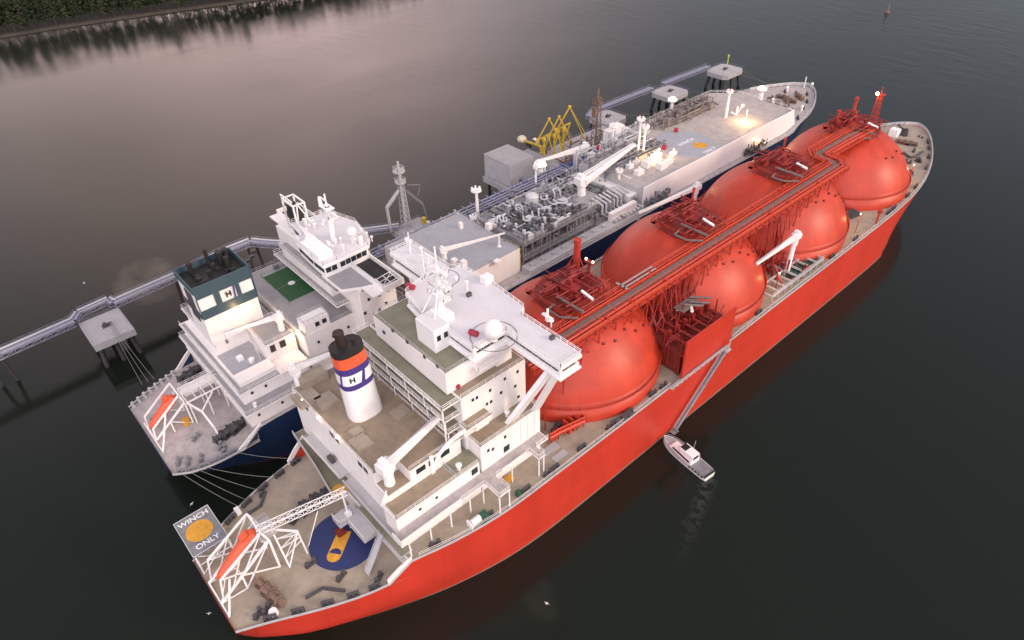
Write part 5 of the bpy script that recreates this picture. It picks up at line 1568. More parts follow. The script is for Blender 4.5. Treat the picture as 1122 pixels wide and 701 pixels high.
mb = MB(); mx, my = 65.2, 143.2
mb.cyl(mx, my, 46, 55.5, .8, 12, .55); mb.box(mx - 1.4, my - 2.4, 53.0, mx + 1.4, my + 2.4, 53.25); mb.box(mx - 1.1, my - 1.8, 55.3, mx + 1.1, my + 1.8, 55.5)
mb.rail([(mx - 1.3, my - 2.3, 53.2), (mx + 1.3, my - 2.3, 53.2), (mx + 1.3, my + 2.3, 53.2), (mx - 1.3, my + 2.3, 53.2)], 1.0, True, 1.2, .06)
mb.box(mx - .25, my - 4.5, 54.4, mx + .25, my + .5, 54.8); mb.box(mx - .2, my, 57.0, mx + .2, my + 2.4, 57.3); mb.cyl(mx, my, 55.5, 59.0, .22, 8); mb.cyl(mx - .8, my + 1.4, 55.5, 58.0, .6, 10, .4)
for k in range(6): mb.ball((mx + random.uniform(-1.2, 1.2), my + random.uniform(-2.2, 2.2), 53.7), .4, 8)
mb.build('radar_mast', 'white_clean', wh)
mb = MB(); p = at(387, 262, 47); mb.cyl(p.x, p.y, 46, 48.2, .6, 10); mb.ball((p.x, p.y, 49.2), 1.3, 14); mb.cyl(p.x + 1, p.y - 2, 46, 47.5, .6, 10); mb.ball((p.x + 1, p.y - 2, 47.8), .7, 10)
mb.build('radome', 'white', wh)
mb = MB(); rnd = random.Random(8)
for k in range(26):
    x = rnd.uniform(62, 72); y = rnd.choice((rnd.uniform(135.5, 141), rnd.uniform(150, 155))); h_ = rnd.uniform(.7, 2.4)
    mb.cyl(x, y, 46, 46 + h_, .12, 6); mb.box(x - .3, y - .3, 46 + h_, x + .3, y + .3, 46.3 + h_)
mb.build('roof_antenna', 'white_clean', wh)
# black screened box frame at the port side of the roof
mb = MB()
q = [Vector((62.5, 163.5, 42.3)), Vector((62.5, 157.5, 42.3)), Vector((62.5, 157.5, 51.0)), Vector((62.5, 163.5, 51.0))]
for o in (0, 3.2):
    c_ = [p + Vector((o, 0, 0)) for p in q]
    for i in range(4): mb.bar(c_[i], c_[(i + 1) % 4], .4)
for p in q: mb.bar(p, p + Vector((3.2, 0, 0)), .3)
for k in range(5): mb.bar((62.5, 157.8 + k * 1.35, 50.4), (62.5, 158.6 + k * 1.35, 52.2), .12)
mb.bar((62.5, 157.5, 52.2), (62.5, 163.5, 52.2), .25)
mb.build('screen_frame', 'white_clean', bd)
mb = MB(); mb.box(62.9, 158, 43.0, 65.2, 163, 49.6); mb.build('black_screen', 'black', bd)
mb = MB(); mb.bar((62.5, 156.6, 46), (62.8, 155.5, 52.5), .3); mb.bar((62.8, 155.5, 52.5), (63.5, 150.5, 49), .25); mb.bar((63.2, 153.5, 46), (63.2, 152.5, 51), .25)
mb.bar((63.5, 150.5, 49), (65, 146, 51.5), .2); mb.build('signal_frame', 'white_clean', wh)

# grey block on deck before the bridge
mb = MB(); mb.box(88.5, 131.0, 17.7, 117.0, 160.5, 26.0); gb = mb.build('cargo_machinery_house', 'white', SH)
slab_deck('blue_grey', gb, [(rect(88.6, 131.1, 116.9, 160.4), 26.0)])
mb = MB(); mb.rail([(88.7, 131.2, 26), (88.7, 160.3, 26), (116.8, 160.3, 26), (116.8, 131.2, 26), (88.7, 131.2, 26)], 1.0, r=.035); mb.build('railing', 'grey_paint', gb)
p = at(487, 285, 26); q = at(553, 255, 30.4)
crane(SH, (p.x, p.y, 26), 3.0, q, w_=.9, ped=.9, house=1.0)
p = at(547, 270, 26); mb = MB(); mb.cyl(p.x, p.y, 26, 29.6, .35, 8); mb.cyl(p.x, p.y, 26, 26.3, .7, 8); mb.build('boom_rest', 'white_clean', SH)
mb = MB(); rnd = random.Random(11)
for u, v in ((498, 289), (505, 297), (508, 291), (514, 303), (536, 251), (542, 250), (505, 250), (545, 288)):
    p = at(u, v, 26.0); s_ = rnd.uniform(.5, 1.1); mb.box(p.x - s_, p.y - s_, 26, p.x + s_, p.y + s_, 26 + rnd.uniform(.8, 2.4))
mb.build('roof_vent', 'white', gb)


# pipework fields on deck
def pipe_field(name, x0, x1, y0, y1, z0, z1, nl, nt_, nv, seed, mat, parent, r0=.12, r1=.42, boxes=0, gap=None):
    rnd = random.Random(seed); mb = MB()
    for k in range(nl):
        y = rnd.uniform(y0, y1); z = rnd.uniform(z0, z1); a = rnd.uniform(x0, x0 + (x1 - x0) * .6); b_ = min(x1, a + rnd.uniform(.2, .9) * (x1 - x0)); r = rnd.uniform(r0, r1)
        mb.tube((a, y, z), (b_, y, z), r, 7)
        x = a
        while x < b_: mb.tube((x, y, 17.7), (x, y, z), .1, 4, caps=False); x += rnd.uniform(4, 8)
        for e in (a, b_):
            if rnd.random() < .6: mb.tube((e, y, z), (e, y + rnd.uniform(-4, 4), z), r, 7)
            else: mb.tube((e, y, z), (e, y, z + rnd.uniform(-2, 2.2)), r, 7)
    for k in range(nt_):
        x = rnd.uniform(x0, x1); z = rnd.uniform(z0, z1); a = rnd.uniform(y0, y0 + (y1 - y0) * .6); b_ = min(y1, a + rnd.uniform(.2, .8) * (y1 - y0))
        mb.tube((x, a, z), (x, b_, z), rnd.uniform(r0, r1), 7)
    for k in range(nv):
        x = rnd.uniform(x0, x1); y = rnd.uniform(y0, y1); h_ = rnd.uniform(.8, 2.2)
        mb.cyl(x, y, z0 - .5, z1 + h_, rnd.uniform(.12, .3), 7)
        if rnd.random() < .5: mb.cyl(x, y, z1 + h_ - .3, z1 + h_, rnd.uniform(.4, .7), 8)
    for k in range(boxes):
        x = rnd.uniform(x0, x1); y = rnd.uniform(y0, y1); s_ = rnd.uniform(.4, 1.3); mb.box(x - s_, y - s_ * .7, 17.7, x + s_, y + s_ * .7, z1 + rnd.uniform(-1, 1))
    return mb.build(name, mat, parent)


pipe_field('deck_piping', 72, 88, 130, 166, 19, 21, 26, 20, 20, 31, 'brown_grey', SH, boxes=14)
pipe_field('deck_piping', 90, 122, 160.6, 167, 19, 21.5, 18, 10, 22, 32, 'pipe_light', SH, boxes=6)
pipe_field('deck_piping', 117.5, 171, 155, 167, 18.8, 21.5, 40, 30, 40, 33, 'steel', SH, boxes=26)
pipe_field('deck_piping', 117.5, 171, 152, 160, 19.5, 22.8, 22, 14, 26, 34, 'grey_paint', SH, boxes=8)
pipe_field('deck_piping', 150, 171, 130, 158, 18.8, 22.5, 26, 30, 36, 35, 'steel', SH, boxes=26)
pipe_field('deck_piping', 172, 214, 158, 167, 18.8, 25.5, 30, 20, 30, 36, 'pipe_light', SH, boxes=14)
pipe_field('deck_piping', 170, 205, 145, 158, 25.0, 26.2, 26, 20, 26, 37, 'steel', SH, boxes=10)
pipe_field('deck_piping', 214, 250, 155, 163, 25.2, 27.4, 26, 26, 40, 38, 'brown_grey', SH, boxes=22)
mb = MB()     # lilac transverse pipe racks aft of the module
for k in range(9):
    x = 91 + k * 3.5; mb.bar((x, 160.8, 21.8), (x, 168.5, 21.8), .4); mb.bar((x, 161, 17.7), (x, 161, 21.8), .3); mb.bar((x, 168, 17.7), (x, 168, 21.8), .3)
for y in (162, 163.5, 165, 166.8): mb.tube((72, y, 22.2), (170, y, 22.2), .3, 8)
for k in range(30): x = 119 + k * 1.8; mb.bar((x, 160, 22.4), (x, 168.4, 22.4), .25) if k % 2 else None
mb.build('pipe_rack', 'trestle', SH)
mb = MB()
for y in (166.2, 167.4, 168.0): mb.tube((134, y, 20.6), (205, y, 20.6), .35, 8)
for k in range(12): mb.bar((136 + k * 6, 165.5, 17.7), (136 + k * 6, 165.5, 21.4), .3); mb.bar((136 + k * 6, 165.5, 21.4), (136 + k * 6, 168.8, 21.4), .3)
mb.build('blue_pipe_run', 'blue_pipe', SH)

# process module: two decks of grey steel with looped pipes on top
mb = MB()
X0, X1, Y0, Y1 = 118.6, 149.0, 131.2, 152.6
for z in (21.2, 26.2):
    mb.box(X0, Y0, z, X1, Y1, z + .25)
    mb.box(X0, Y0 - .15, z - .6, X1, Y0, z + .4); mb.box(X0 - .15, Y0, z - .6, X0, Y1, z + .4)
for k in range(9):
    x = X0 + (X1 - X0) * k / 8
    for y in (Y0 + .1, (Y0 + Y1) / 2, Y1 - .1): mb.bar((x, y, 17.7), (x, y, 26.2), .38)
mod = mb.build('process_module', 'steel', SH)
mb = MB(); mb.rail([(X0, Y0, 26.45), (X1, Y0, 26.45), (X1, Y1, 26.45), (X0, Y1, 26.45)], 1.2, True, 2.2, .06); mb.rail([(X0, Y1, 21.45), (X0, Y0, 21.45), (X1, Y0, 21.45)], 1.2, step=2.2, r=.06); mb.build('railing', 'grey_paint', mod)
rnd = random.Random(77)
def loop(mbx, x, y, z, a, l_, wd_, r):
    d = Vector((math.cos(a), math.sin(a), 0)); n_ = Vector((-d.y, d.x, 0)); c_ = Vector((x, y, z)); pts = [c_ - d * l_ + n_ * wd_]
    for k in range(9):
        t = math.pi * k / 8; pts.append(c_ + d * (wd_ * math.sin(t)) + n_ * wd_ * math.cos(t))
    pts.append(c_ - d * l_ - n_ * wd_); mbx.path(pts, r, 8)
    for p in (pts[0], pts[-1]): mbx.tube(p, p - Vector((0, 0, z - 26.4)), r, 8)
lp = MB()
for u, v, a, l_ in ((577, 240, -130, 2.2), (548, 238, 50, 2.0), (568, 226, 60, 2.6), (587, 236, -130, 2.6), (617, 221, -60, 2.0), (596, 214, 50, 2.0), (609, 208, 60, 2.0), (596, 217, -120, 2.2), (552, 241, -120, 1.4), (607, 222, -100, 1.8)):
    p = at(u, v, 28.2); loop(lp, p.x, p.y, 28.2, rad(a), l_, 1.0, .32)
lp.build('looped_pipe', 'pipe_light', mod)
mb = MB(); p = at(583, 219, 28); mb.cyl(p.x, p.y, 26.4, 29.6, 2.2, 18); mb.ball((p.x, p.y, 29.4), 2.2, 16, .5); mb.build('process_vessel', 'pipe_light', mod)
for nm, mt, n1, sd in (('module_piping', 'steel', 110, 1), ('module_piping', 'pipe_dark', 60, 2), ('module_piping', 'pipe_light', 55, 3)):
    mb = MB(); rnd = random.Random(sd + 50)
    for k in range(n1):
        x = rnd.uniform(X0 + 1, X1 - 4); y = rnd.uniform(Y0 + .5, Y1 - 3); lvl = rnd.choice((21.6, 26.8, 26.8)); z = lvl + rnd.uniform(0, 1.2)
        if rnd.random() < .5: mb.tube((x, y, z), (min(X1, x + rnd.uniform(2, 8)), y, z), rnd.uniform(.12, .38), 7)
        else: mb.tube((x, y, z), (x, min(Y1, y + rnd.uniform(2, 7)), z), rnd.uniform(.12, .38), 7)
        if rnd.random() < .5: mb.cyl(x, y, lvl - .2, lvl + rnd.uniform(1, 2.6), rnd.uniform(.2, .6), 8)
        if rnd.random() < .25: s_ = rnd.uniform(.5, 1.2); mb.box(x - s_, y - s_, lvl - .3, x + s_, y + s_, lvl + rnd.uniform(.8, 2))
    for k in range(10):
        x = X0 + 1.5 + k * 3.0; mb.tube((x, Y0 + .6, 21.6), (x, Y0 + .6, 24.6), .22, 7); mb.tube((x, Y0 + .6, 24.6), (x + .9, Y0 + .6, 25.3), .22, 7)
    mb.build(nm, mt, mod)
mb = MB()
for k in range(7): mb.bar((117.8, 131.6 + k * .9, 18), (118.3, 132.6 + k * .9, 25.5), .25)
for z in (20, 22.5, 25): mb.bar((117.8, 131.4, z), (117.8, 138, z), .25)
mb.build('yellow_ladder', 'yellow', mod)
# shelf deck and bulges along the starboard side below the module
mb = MB(); mb.box(117.5, 126.8, 17.6, 171, 130.9, 19.4)
for k in range(11): x = 120 + k * 4.6; mb.cyl(x, 128.8, 19.3, 20.2, .7, 10)
mb.build('side_sponson', 'grey_paint', SH)
# pipe manifold and white plinth forward of the module
mb = MB(); mb.box(150.5, 138, 17.7, 161, 146, 23.6); pl = mb.build('crane_plinth', 'white', SH); slab_deck('grey_deck', pl, [(rect(150.6, 138.1, 160.9, 145.9), 23.6)])
mb = MB(); mb.box(156, 128.8, 17.7, 168.5, 130.4, 22.6); mb.box(168.5, 132, 17.7, 172.4, 150, 23.0)
mb.build('white_bulkhead', 'white', SH)
mb = MB()
for k in range(8):
    x = 157 + k * 1.9; mb.tube((x, 127.5, 20.3), (x, 134, 20.3), .4, 10); mb.tube((x, 127.3, 20.3), (x, 127.7, 20.3), .62, 12); mb.tube((x, 134, 20.3), (x, 134, 23.5), .4, 10); mb.tube((x, 134, 23.5), (x, 139, 24.2), .4, 10)
mb.build('manifold', 'pipe_light', SH)
p = at(637, 213, 23.6); crane(SH, (p.x, p.y, 23.6), 4.2, at(695, 158, 33.5), w_=1.7, ped=1.5, house=2.0, twin=True)
p = at(640, 172, 20); crane(SH, (p.x, p.y, 18), 5.0, at(587, 177, 28.2), w_=1.6, ped=1.2, house=1.6)


def pole(u, v, z, top, r, parent=SH, head=0, mat='white_clean', lit=0):
    p = at(u, v, z); mb = MB(); mb.cyl(p.x, p.y, z - .5, top, r, 10, r * .8)
    if head:
        mb.cyl(p.x, p.y, top - .8, top, r, 10, head); mb.cyl(p.x, p.y, top, top + .25, head * 1.05, 12)
        for a in range(0, 360, 60): mb.box(p.x + head * .85 * math.cos(rad(a)) - .25, p.y + head * .85 * math.sin(rad(a)) - .25, top + .2, p.x + head * .85 * math.cos(rad(a)) + .25, p.y + head * .85 * math.sin(rad(a)) + .25, top + 1.1)
    o = mb.build('lamp_mast' if head else 'mast', mat, parent)
    if lit:
        lamp(o, (p.x, p.y, top + .9), .8, lit)
    return p


pole(524, 243, 20, 31.5, .6, head=1.7)
pole(519.5, 250, 21, 24.6, .75, head=1.2); pole(527.5, 252, 22.0, 25.0, .75, head=1.2)
pole(587, 203, 21, 27.6, .45, head=.8); pole(597, 193, 20, 26.2, .4)
pole(670.5, 164, 21, 30.5, .35, head=1.5)
pole(677, 208, 20.5, 27.5, .6, head=1.2)
a1 = pole(699, 167, 25, 37.5, .5, head=1.4); a2 = pole(704.5, 168, 25, 35.0, .5, head=1.3)
mb = MB()
for k in range(6): mb.bar((a1.x, a1.y, 26 + k * 1.7), (a2.x, a2.y, 26.8 + k * 1.7), .2)
mb.build('mast_lattice', 'white_clean', SH)
pole(734.5, 129, 21, 28.4, .8, head=1.9, lit=900)
pole(795, 128, 25, 35.0, .6, head=1.2)
pole(832, 112, 21, 26.6, 1.3, head=2.1, lit=900)
pole(592, 194, 20, 24.8, 1.3, head=2.4, lit=300)
mb = MB(); p = at(800, 129, 25); mb.tube((p.x, p.y, 27.5), (p.x + 4, p.y, 25), .2, 6); mb.tube((p.x + 4, p.y, 25), (p.x + 4.4, p.y, 28.5), .35, 8); mb.tube((p.x + 4.4, p.y, 25), (p.x + 8, p.y, 28), .22, 6); mb.box(p.x + 7.4, p.y - .5, 27.4, p.x + 8.6, p.y + .5, 28.4)
mb.build('derrick', 'white_clean', SH)
mb = MB(); p = at(678, 148, 21); mb.box(p.x - 5, p.y - 3, 18, p.x + 4, p.y + 4, 23.6); mb.box(p.x - 3, p.y - 1, 23.6, p.x + 2, p.y + 3, 25.2); mb.build('white_deckhouse', 'white', SH)

# raised forward trunk behind a long white wind wall
mb = MB(); mb.prism([(172.4, 129.6), (266, 129.6), (270, 134), (270, 158), (262, 166.5), (206, 166.5), (206, 158.5), (172.4, 158.5)], 17.7, 24.9)
tk = mb.build('trunk', 'grey_paint', SH)
slab_deck('deck_pink', tk, [([(172.6, 129.8), (265.8, 129.8), (269.8, 134), (269.8, 158), (261.9, 166.3), (206.2, 166.3), (206.2, 158.3), (172.6, 158.3)], 24.9)])
mb = MB(); mb._add([(172.2, 129.0, 17.7), (270.5, 129.0, 17.7), (266.5, 129.0, 26.2), (172.2, 129.0, 26.2), (172.2, 129.4, 17.7), (270.5, 129.4, 17.7), (266.5, 129.4, 26.2), (172.2, 129.4, 26.2)],
                   [(0, 1, 2, 3), (4, 7, 6, 5), (0, 4, 5, 1), (1, 5, 6, 2), (2, 6, 7, 3), (3, 7, 4, 0)])
mb.plate([(266.6, 129.2, 26.2), (270.4, 129.2, 17.7), (273, 133.5, 17.7), (269, 133, 25.5)], .3)
mb.build('wind_wall', 'wall_white', SH)
mb = MB(); mb.rail([(172.6, 158.4, 24.9), (206.1, 158.4, 24.9), (206.1, 166.4, 24.9), (262, 166.4, 24.9), (269.9, 158, 24.9), (269.9, 134, 24.9)], 1.2, step=3, r=.06)
mb.bar((176, 138, 25.0), (176, 152, 25), .4); mb.bar((176, 152.5, 26.2), (205, 152.5, 26.2), .35)
mb.build('railing', 'white', tk)
c_ = at(747, 158.5, 24.95)
mb = MB(); disc(mb, (c_.x + 1, c_.y), 11.8, 24.935, 24.95, 48); mk = mb.build('winching_circle', paint('pale_blue_grey_deck', (.33, .34, .38), .6, .1, .4), tk)
mb = MB(); p = at(767, 159, 24.97); disc(mb, (p.x, p.y), 2.7, 24.95, 24.97); mb.build('yellow_disc_marking', 'yellow_mark', mk)
p = at(752, 155.5, 24.98); text('WINCH', 2.6, (p.x, p.y, 24.98), 0, 'white_clean', mk, 'lettering', thick=.005, bold=.06)
p = at(778, 164.5, 24.98); text('ONLY', 2.6, (p.x, p.y, 24.98), 0, 'white_clean', mk, 'lettering', thick=.005, bold=.06)
mb = MB(); rnd = random.Random(15)
for u, v, s_ in ((719, 172, 1.8), (710, 180, 2.2), (700, 189, 1.6), (725, 182, 2.0), (733, 177, 1.4), (690, 182, 1.3), (738, 168, 1.2), (697, 178, 1.2)):
    p = at(u, v, 25.5); mb.box(p.x - s_, p.y - s_ * .7, 24.9, p.x + s_, p.y + s_ * .7, 24.9 + s_ * 1.1); mb.cyl(p.x, p.y, 24.9 + s_, 26.2 + s_, .4, 8)
mb.build('trunk_equipment', 'white', tk)
for u, v in ((741, 141), (728, 160), (802, 98), (656, 160)):
    p = at(u, v, 26.2); small('red_hose_box', 'hosebox', lambda m: m.box(-.6, -.6, -.7, .6, .6, .7), 'crimson', tk, (p.x, p.y, 25.7))
p = at(722, 166, 27.5); mb = MB(); mb.cyl(p.x, p.y, 24.9, 28, .2, 6); mb.build('lamp_post', 'white_clean', tk); lamp(tk, (p.x, p.y, 28.4), .4, 4500)
p = at(716, 171, 27.5); lamp(tk, (p.x, p.y, 27.2), .4, 2500)
p = at(822, 131, 26.5); mb = MB(); mb.cyl(p.x, p.y + 2, 24.9, 29.4, .18, 6); mb.build('lamp_post', 'white_clean', tk); lamp(tk, (p.x, p.y + 2, 29.6), .28, 5500)
# gear before the trunk
fz = 19.9
for u, v, a in ((842, 113, 30), (851, 117, 30), (858, 108, 100), (866, 112, 100), (862, 116, 30), (876, 108, 60)):
    winch(SH, tuple(at(u, v, fz)), rad(a), 'rusty')
for u, v in ((872, 103), (884, 112), (880, 119), (874, 130), (884, 104), (860, 101), (868, 122), (846, 108)):
    bollard(SH, tuple(at(u, v, fz)), rad(40), 'pipe_dark')
mb = MB()
for u, v in ((862, 100), (878, 121), (846, 113), (889, 96)): p = at(u, v, fz); mb.cyl(p.x, p.y, fz - .3, fz + 1.6, .5, 8); mb.ball((p.x, p.y, fz + 1.8), .7, 8)
mb.build('white_vent', 'white_clean', SH)
mb = MB()
pts = [Vector((r_[-1][0], YF + (r_[-1][1] - .25), r_[-1][2] + 1.2)) for r_ in rowsF if r_[-1][0] > 285] + [Vector((r_[-1][0], YF - (r_[-1][1] - .25), r_[-1][2] + 1.2)) for r_ in reversed(rowsF) if r_[-1][0] > 285]
for a, b_ in zip(pts[:-1], pts[1:]):
    if (b_ - a).length > .05: mb.plate([a - Vector((0, 0, 1.4)), b_ - Vector((0, 0, 1.4)), b_, a], .15)
mb.build('bow_bulwark', 'grey_paint', SH)
mb = MB(); p = Vector((308, YF, 20)); mb.cyl(p.x, p.y, 20, 25, .25, 6); mb.build('jackstaff', 'white_clean', SH)
# dark fittings between the wall and the side forward of the manifold
pipe_field('deck_piping', 172, 185, 126.8, 128.8, 18.5, 20.5, 8, 4, 14, 41, 'steel', SH, boxes=8)
pipe_field('deck_piping', 232, 246, 126.8, 128.6, 18.5, 20.0, 6, 4, 12, 42, 'pipe_dark', SH, boxes=5)
lamp(SH, (241, 127.6, 21.6), .3, 500, 'lamp_soft')

# ------------------------------------------------------------------ jetty: mooring dolphins, footbridges, loading platform


def dolphin(x0, y0, x1, y1, z, label, cham=0.0, hook=True):
    cx, cy = (x0 + x1) / 2, (y0 + y1) / 2
    r_ = empty('mooring_dolphin', (cx, cy, 0), label, 'mooring dolphin', 'concrete mooring dolphins beside the ships')
    c = cham
    P_ = [(x0 + c, y0), (x1 - c, y0), (x1, y0 + c), (x1, y1 - c), (x1 - c, y1), (x0 + c, y1), (x0, y1 - c), (x0, y0 + c)] if c else rect(x0, y0, x1, y1)
    MB().prism(P_, z - 2.2, z).build('concrete_cap', 'concrete', r_)
    for ix in (-1, 0, 1):
        for iy in (-1, 1):
            MB().tube((cx + ix * (x1 - x0) * .36, cy + iy * (y1 - y0) * .33, z - 2.1), (cx + ix * (x1 - x0) * .44, cy + iy * (y1 - y0) * .46, -3), .75, 12).build('pile', 'pile', r_)
    mb = MB(); mb.box(cx - 1.1, cy - .7, z, cx + 1.1, cy + .7, z + .5); mb.box(cx - .7, cy - .4, z + .5, cx + .2, cy + .4, z + 1.4); mb.tube((cx + .2, cy - .2, z + .8), (cx + 1.4, cy - 1.2, z + .9), .2, 6); mb.tube((cx + .4, cy + .2, z + .8), (cx + 1.8, cy - .4, z + .9), .2, 6)
    mb.build('mooring_hook', 'pipe_dark', r_)
    mb = MB(); mb.rail([(x0 + .3, y0 + .3, z), (x0 + .3, y1 - .3, z), (x1 - .3, y1 - .3, z), (x1 - .3, y0 + .3, z)], 1.1, step=2.5, r=.035); mb.build('railing', 'trestle', r_)
    return r_


dolphin(9.8, 198.8, 21.6, 213.6, 9.2, 'concrete dolphin at the left beside the navy ship\'s stern, footbridge across its back')
dolphin(233.5, 198.5, 247.5, 212.5, 9.2, 'concrete dolphin on piles right behind the brown lattice tower', 2.0)
dolphin(278.8, 198.0, 294, 211.8, 9.2, 'middle concrete dolphin of the three joined by footbridges near the navy ship\'s bow', 2.0)
d4 = dolphin(323, 197.0, 340, 210.6, 9.2, 'farthest concrete dolphin, carrying a yellow-green marker post, off the navy ship\'s bow', 2.0)
p = at(797, 70, 9.2); m_ = empty('navigation_marker', (p.x, p.y, 9.2), 'slim yellow-green marker post standing on the farthest dolphin', 'marker')
MB().cyl(p.x, p.y, 9.2, 13.2, .35, 8, .25).build('post', paint('lime_paint', (.45, .5, .08)), m_)
MB().cyl(p.x, p.y, 13.2, 14.0, .5, 8).build('lantern', paint('lime_paint_b', (.55, .6, .15)), m_)


def footbridge(pts, w_, z, label, pipes=True):
    pts = [Vector((a, b, z)) for a, b in pts]
    r_ = empty('footbridge', pts[0], label, 'footbridge', 'steel footbridges of the jetty')
    fl = MB(); fr = MB(); pp = MB(); rl_ = MB()
    for a, b_ in zip(pts[:-1], pts[1:]):
        d = (b_ - a).normalized(); n_ = Vector((-d.y, d.x, 0)) * w_ / 2
        fl.plate([a - n_, b_ - n_, b_ + n_, a + n_], .12)
        k = max(2, int((b_ - a).length / 3))
        fr.truss(a - Vector((0, 0, 1.3)), b_ - Vector((0, 0, 1.3)), w_, 1.25, .13, k)
        if pipes:
            for o, r in ((.28, .22), (.40, .14), (-.36, .2)): pp.tube(a + n_ * 2 * o + Vector((0, 0, .35)), b_ + n_ * 2 * o + Vector((0, 0, .35)), r, 7)
        rl_.rail([a - n_ * .95, b_ - n_ * .95], 1.1, r=.045); rl_.rail([a + n_ * .95, b_ + n_ * .95], 1.1, r=.045)
    fl.build('bridge_floor', 'trestle', r_); fr.build('truss', 'trestle', r_); rl_.build('railing', 'trestle', r_)
    if pipes: pp.build('service_pipe', 'pipe_light', r_)
    return r_


fbp = lambda *px: [tuple(at(u, v, 10.8)[:2]) for u, v in px]
far_ = fbp((0, 386), (80, 351)); dd = Vector(far_[0]) - Vector(far_[1]); far0 = Vector(far_[0]) + dd.normalized() * 160
footbridge([tuple(far0)] + far_, 3.4, 10.8, 'lilac-grey footbridge running in from the left edge of the picture to the first dolphin')
footbridge(fbp((80, 350), (86, 342), (118, 327.5), (124, 331)), 2.4, 10.8, 'short pale cranked gangway carried past the back of the left dolphin')
footbridge(fbp((124, 331), (195, 300), (250, 273), (274, 263.5)), 3.4, 10.8, 'lilac-grey footbridge from the left dolphin to behind the navy ship\'s teal funnel')
footbridge(fbp((274, 263.5), (287, 265), (318, 267)) + [(96, 199), (112, 190)], 3.0, 10.8, 'bluish footbridge seen between the navy ship\'s sports court and its bridge')
footbridge([(232.5, 210.2), (240, 213.6), (281.5, 212.6)], 2.8, 10.6, 'thin footbridge from the lattice tower dolphin to the middle dolphin near the bow', False)
footbridge([(290, 212.4), (327, 211.2)], 2.8, 10.6, 'thin footbridge linking the middle dolphin to the farthest dolphin', False)
for bx, by in [tuple(Vector(far_[0]) + dd.normalized() * 2), tuple(at(195, 300, 10.8)[:2]), tuple(at(274, 263.5, 10.8)[:2])]:
    r_ = empty('bridge_pier', (bx, by, 0), 'steel pile pier standing in the water under the jetty footbridge', 'pier', 'piers under the footbridges')
    MB().tube((bx - 1.3, by, 9.3), (bx - 2.2, by, -3), .5, 10).build('pile', 'pile', r_); MB().tube((bx + 1.3, by, 9.3), (bx + 2.2, by, -3), .5, 10).build('pile', 'pile', r_)
    MB().box(bx - 2.2, by - 1.2, 9.0, bx + 2.2, by + 1.2, 9.4).build('pile_cap', 'concrete', r_)

# loading platforms behind the storage ship
for x0, y0, x1, y1, lb in ((109.5, 175.5, 122, 192, 'low concrete platform under the grey gangway tower behind the navy ship'), (159.6, 173, 231, 200, 'long concrete loading platform behind the navy ship, under the yellow arms')):
    r_ = empty('jetty_platform', ((x0 + x1) / 2, (y0 + y1) / 2, 0), lb, 'jetty')
    MB().box(x0, y0, 7.4, x1, y1, 9.6).build('concrete_deck', 'concrete', r_)
    k = int((x1 - x0) / 8)
    for i in range(k + 1):
        for y in (y0 + 2, (y0 + y1) / 2, y1 - 2): MB().cyl(x0 + 1.5 + (x1 - x0 - 3) * i / k, y, -3, 7.5, .6, 10).build('pile', 'pile', r_)
    mb = MB(); mb.rail([(x0 + .3, y0 + .3, 9.6), (x0 + .3, y1 - .3, 9.6), (x1 - .3, y1 - .3, 9.6), (x1 - .3, y0 + .3, 9.6)], 1.1, step=3, r=.045); mb.build('railing', 'trestle', r_)
    if x0 > 140:
        rnd = random.Random(61); mb = MB()
        for i in range(46):
            x = rnd.uniform(x0 + 28, x1 - 4); y = rnd.uniform(y0 + 1, y1 - 3); z = rnd.uniform(10, 12.4); l_ = rnd.uniform(3, 14)
            if rnd.random() < .6: mb.tube((x, y, z), (min(x + l_, x1), y, z), rnd.uniform(.15, .4), 7)
            else: mb.tube((x, y, z), (x, min(y + l_ * .6, y1), z), rnd.uniform(.15, .4), 7)
            mb.cyl(x, y, 9.6, z + rnd.uniform(0, 1.5), rnd.uniform(.15, .4), 7)
        mb.build('jetty_piping', 'rusty', r_)
# grey box building with lean-to on the platform
r_ = empty('jetty_building', (170, 192, 9.6), 'plain grey flat-roofed building on the jetty behind the navy ship', 'building')
MB().prism([(160.5, 184.3), (173.0, 184.3), (173.0, 199.5), (160.5, 199.5)], 9.6, 19.2).build('wall', 'grey_paint', r_)
slab_deck('grey_deck', r_, [(rect(160.3, 184.1, 173.2, 199.7), 19.2)], 'roof')
MB().prism([(173, 186), (182, 186), (182, 197), (173, 197)], 9.6, 15.2).build('annex', 'steel', r_)
MB().box(165, 184.1, 9.7, 167, 184.25, 12).build('door', 'steel', r_)
MB().box(159.2, 183.0, 9.2, 173.6, 183.4, 9.9).build('yellow_kerb', 'yellow', r_)


def lattice_tower(name, x, y, z0, z1, w0, w1, mat, label, cat, head=False, parts=8):
    r_ = empty(name, (x, y, z0), label, cat)
    mb = MB(); prev = None
    for k in range(parts + 1):
        t = k / parts; z = z0 + (z1 - z0) * t; w_ = w0 + (w1 - w0) * t
        c_ = [Vector((x + sx * w_, y + sy * w_, z)) for sx, sy in ((-1, -1), (1, -1), (1, 1), (-1, 1))]
        for i in range(4): mb.tube(c_[i], c_[(i + 1) % 4], .1, 4)
        if prev:
            for i in range(4): mb.tube(prev[i], c_[i], .17, 5); mb.tube(prev[i], c_[(i + 1) % 4], .09, 4)
        prev = c_
    mb.build('lattice', mat, r_)
    return r_


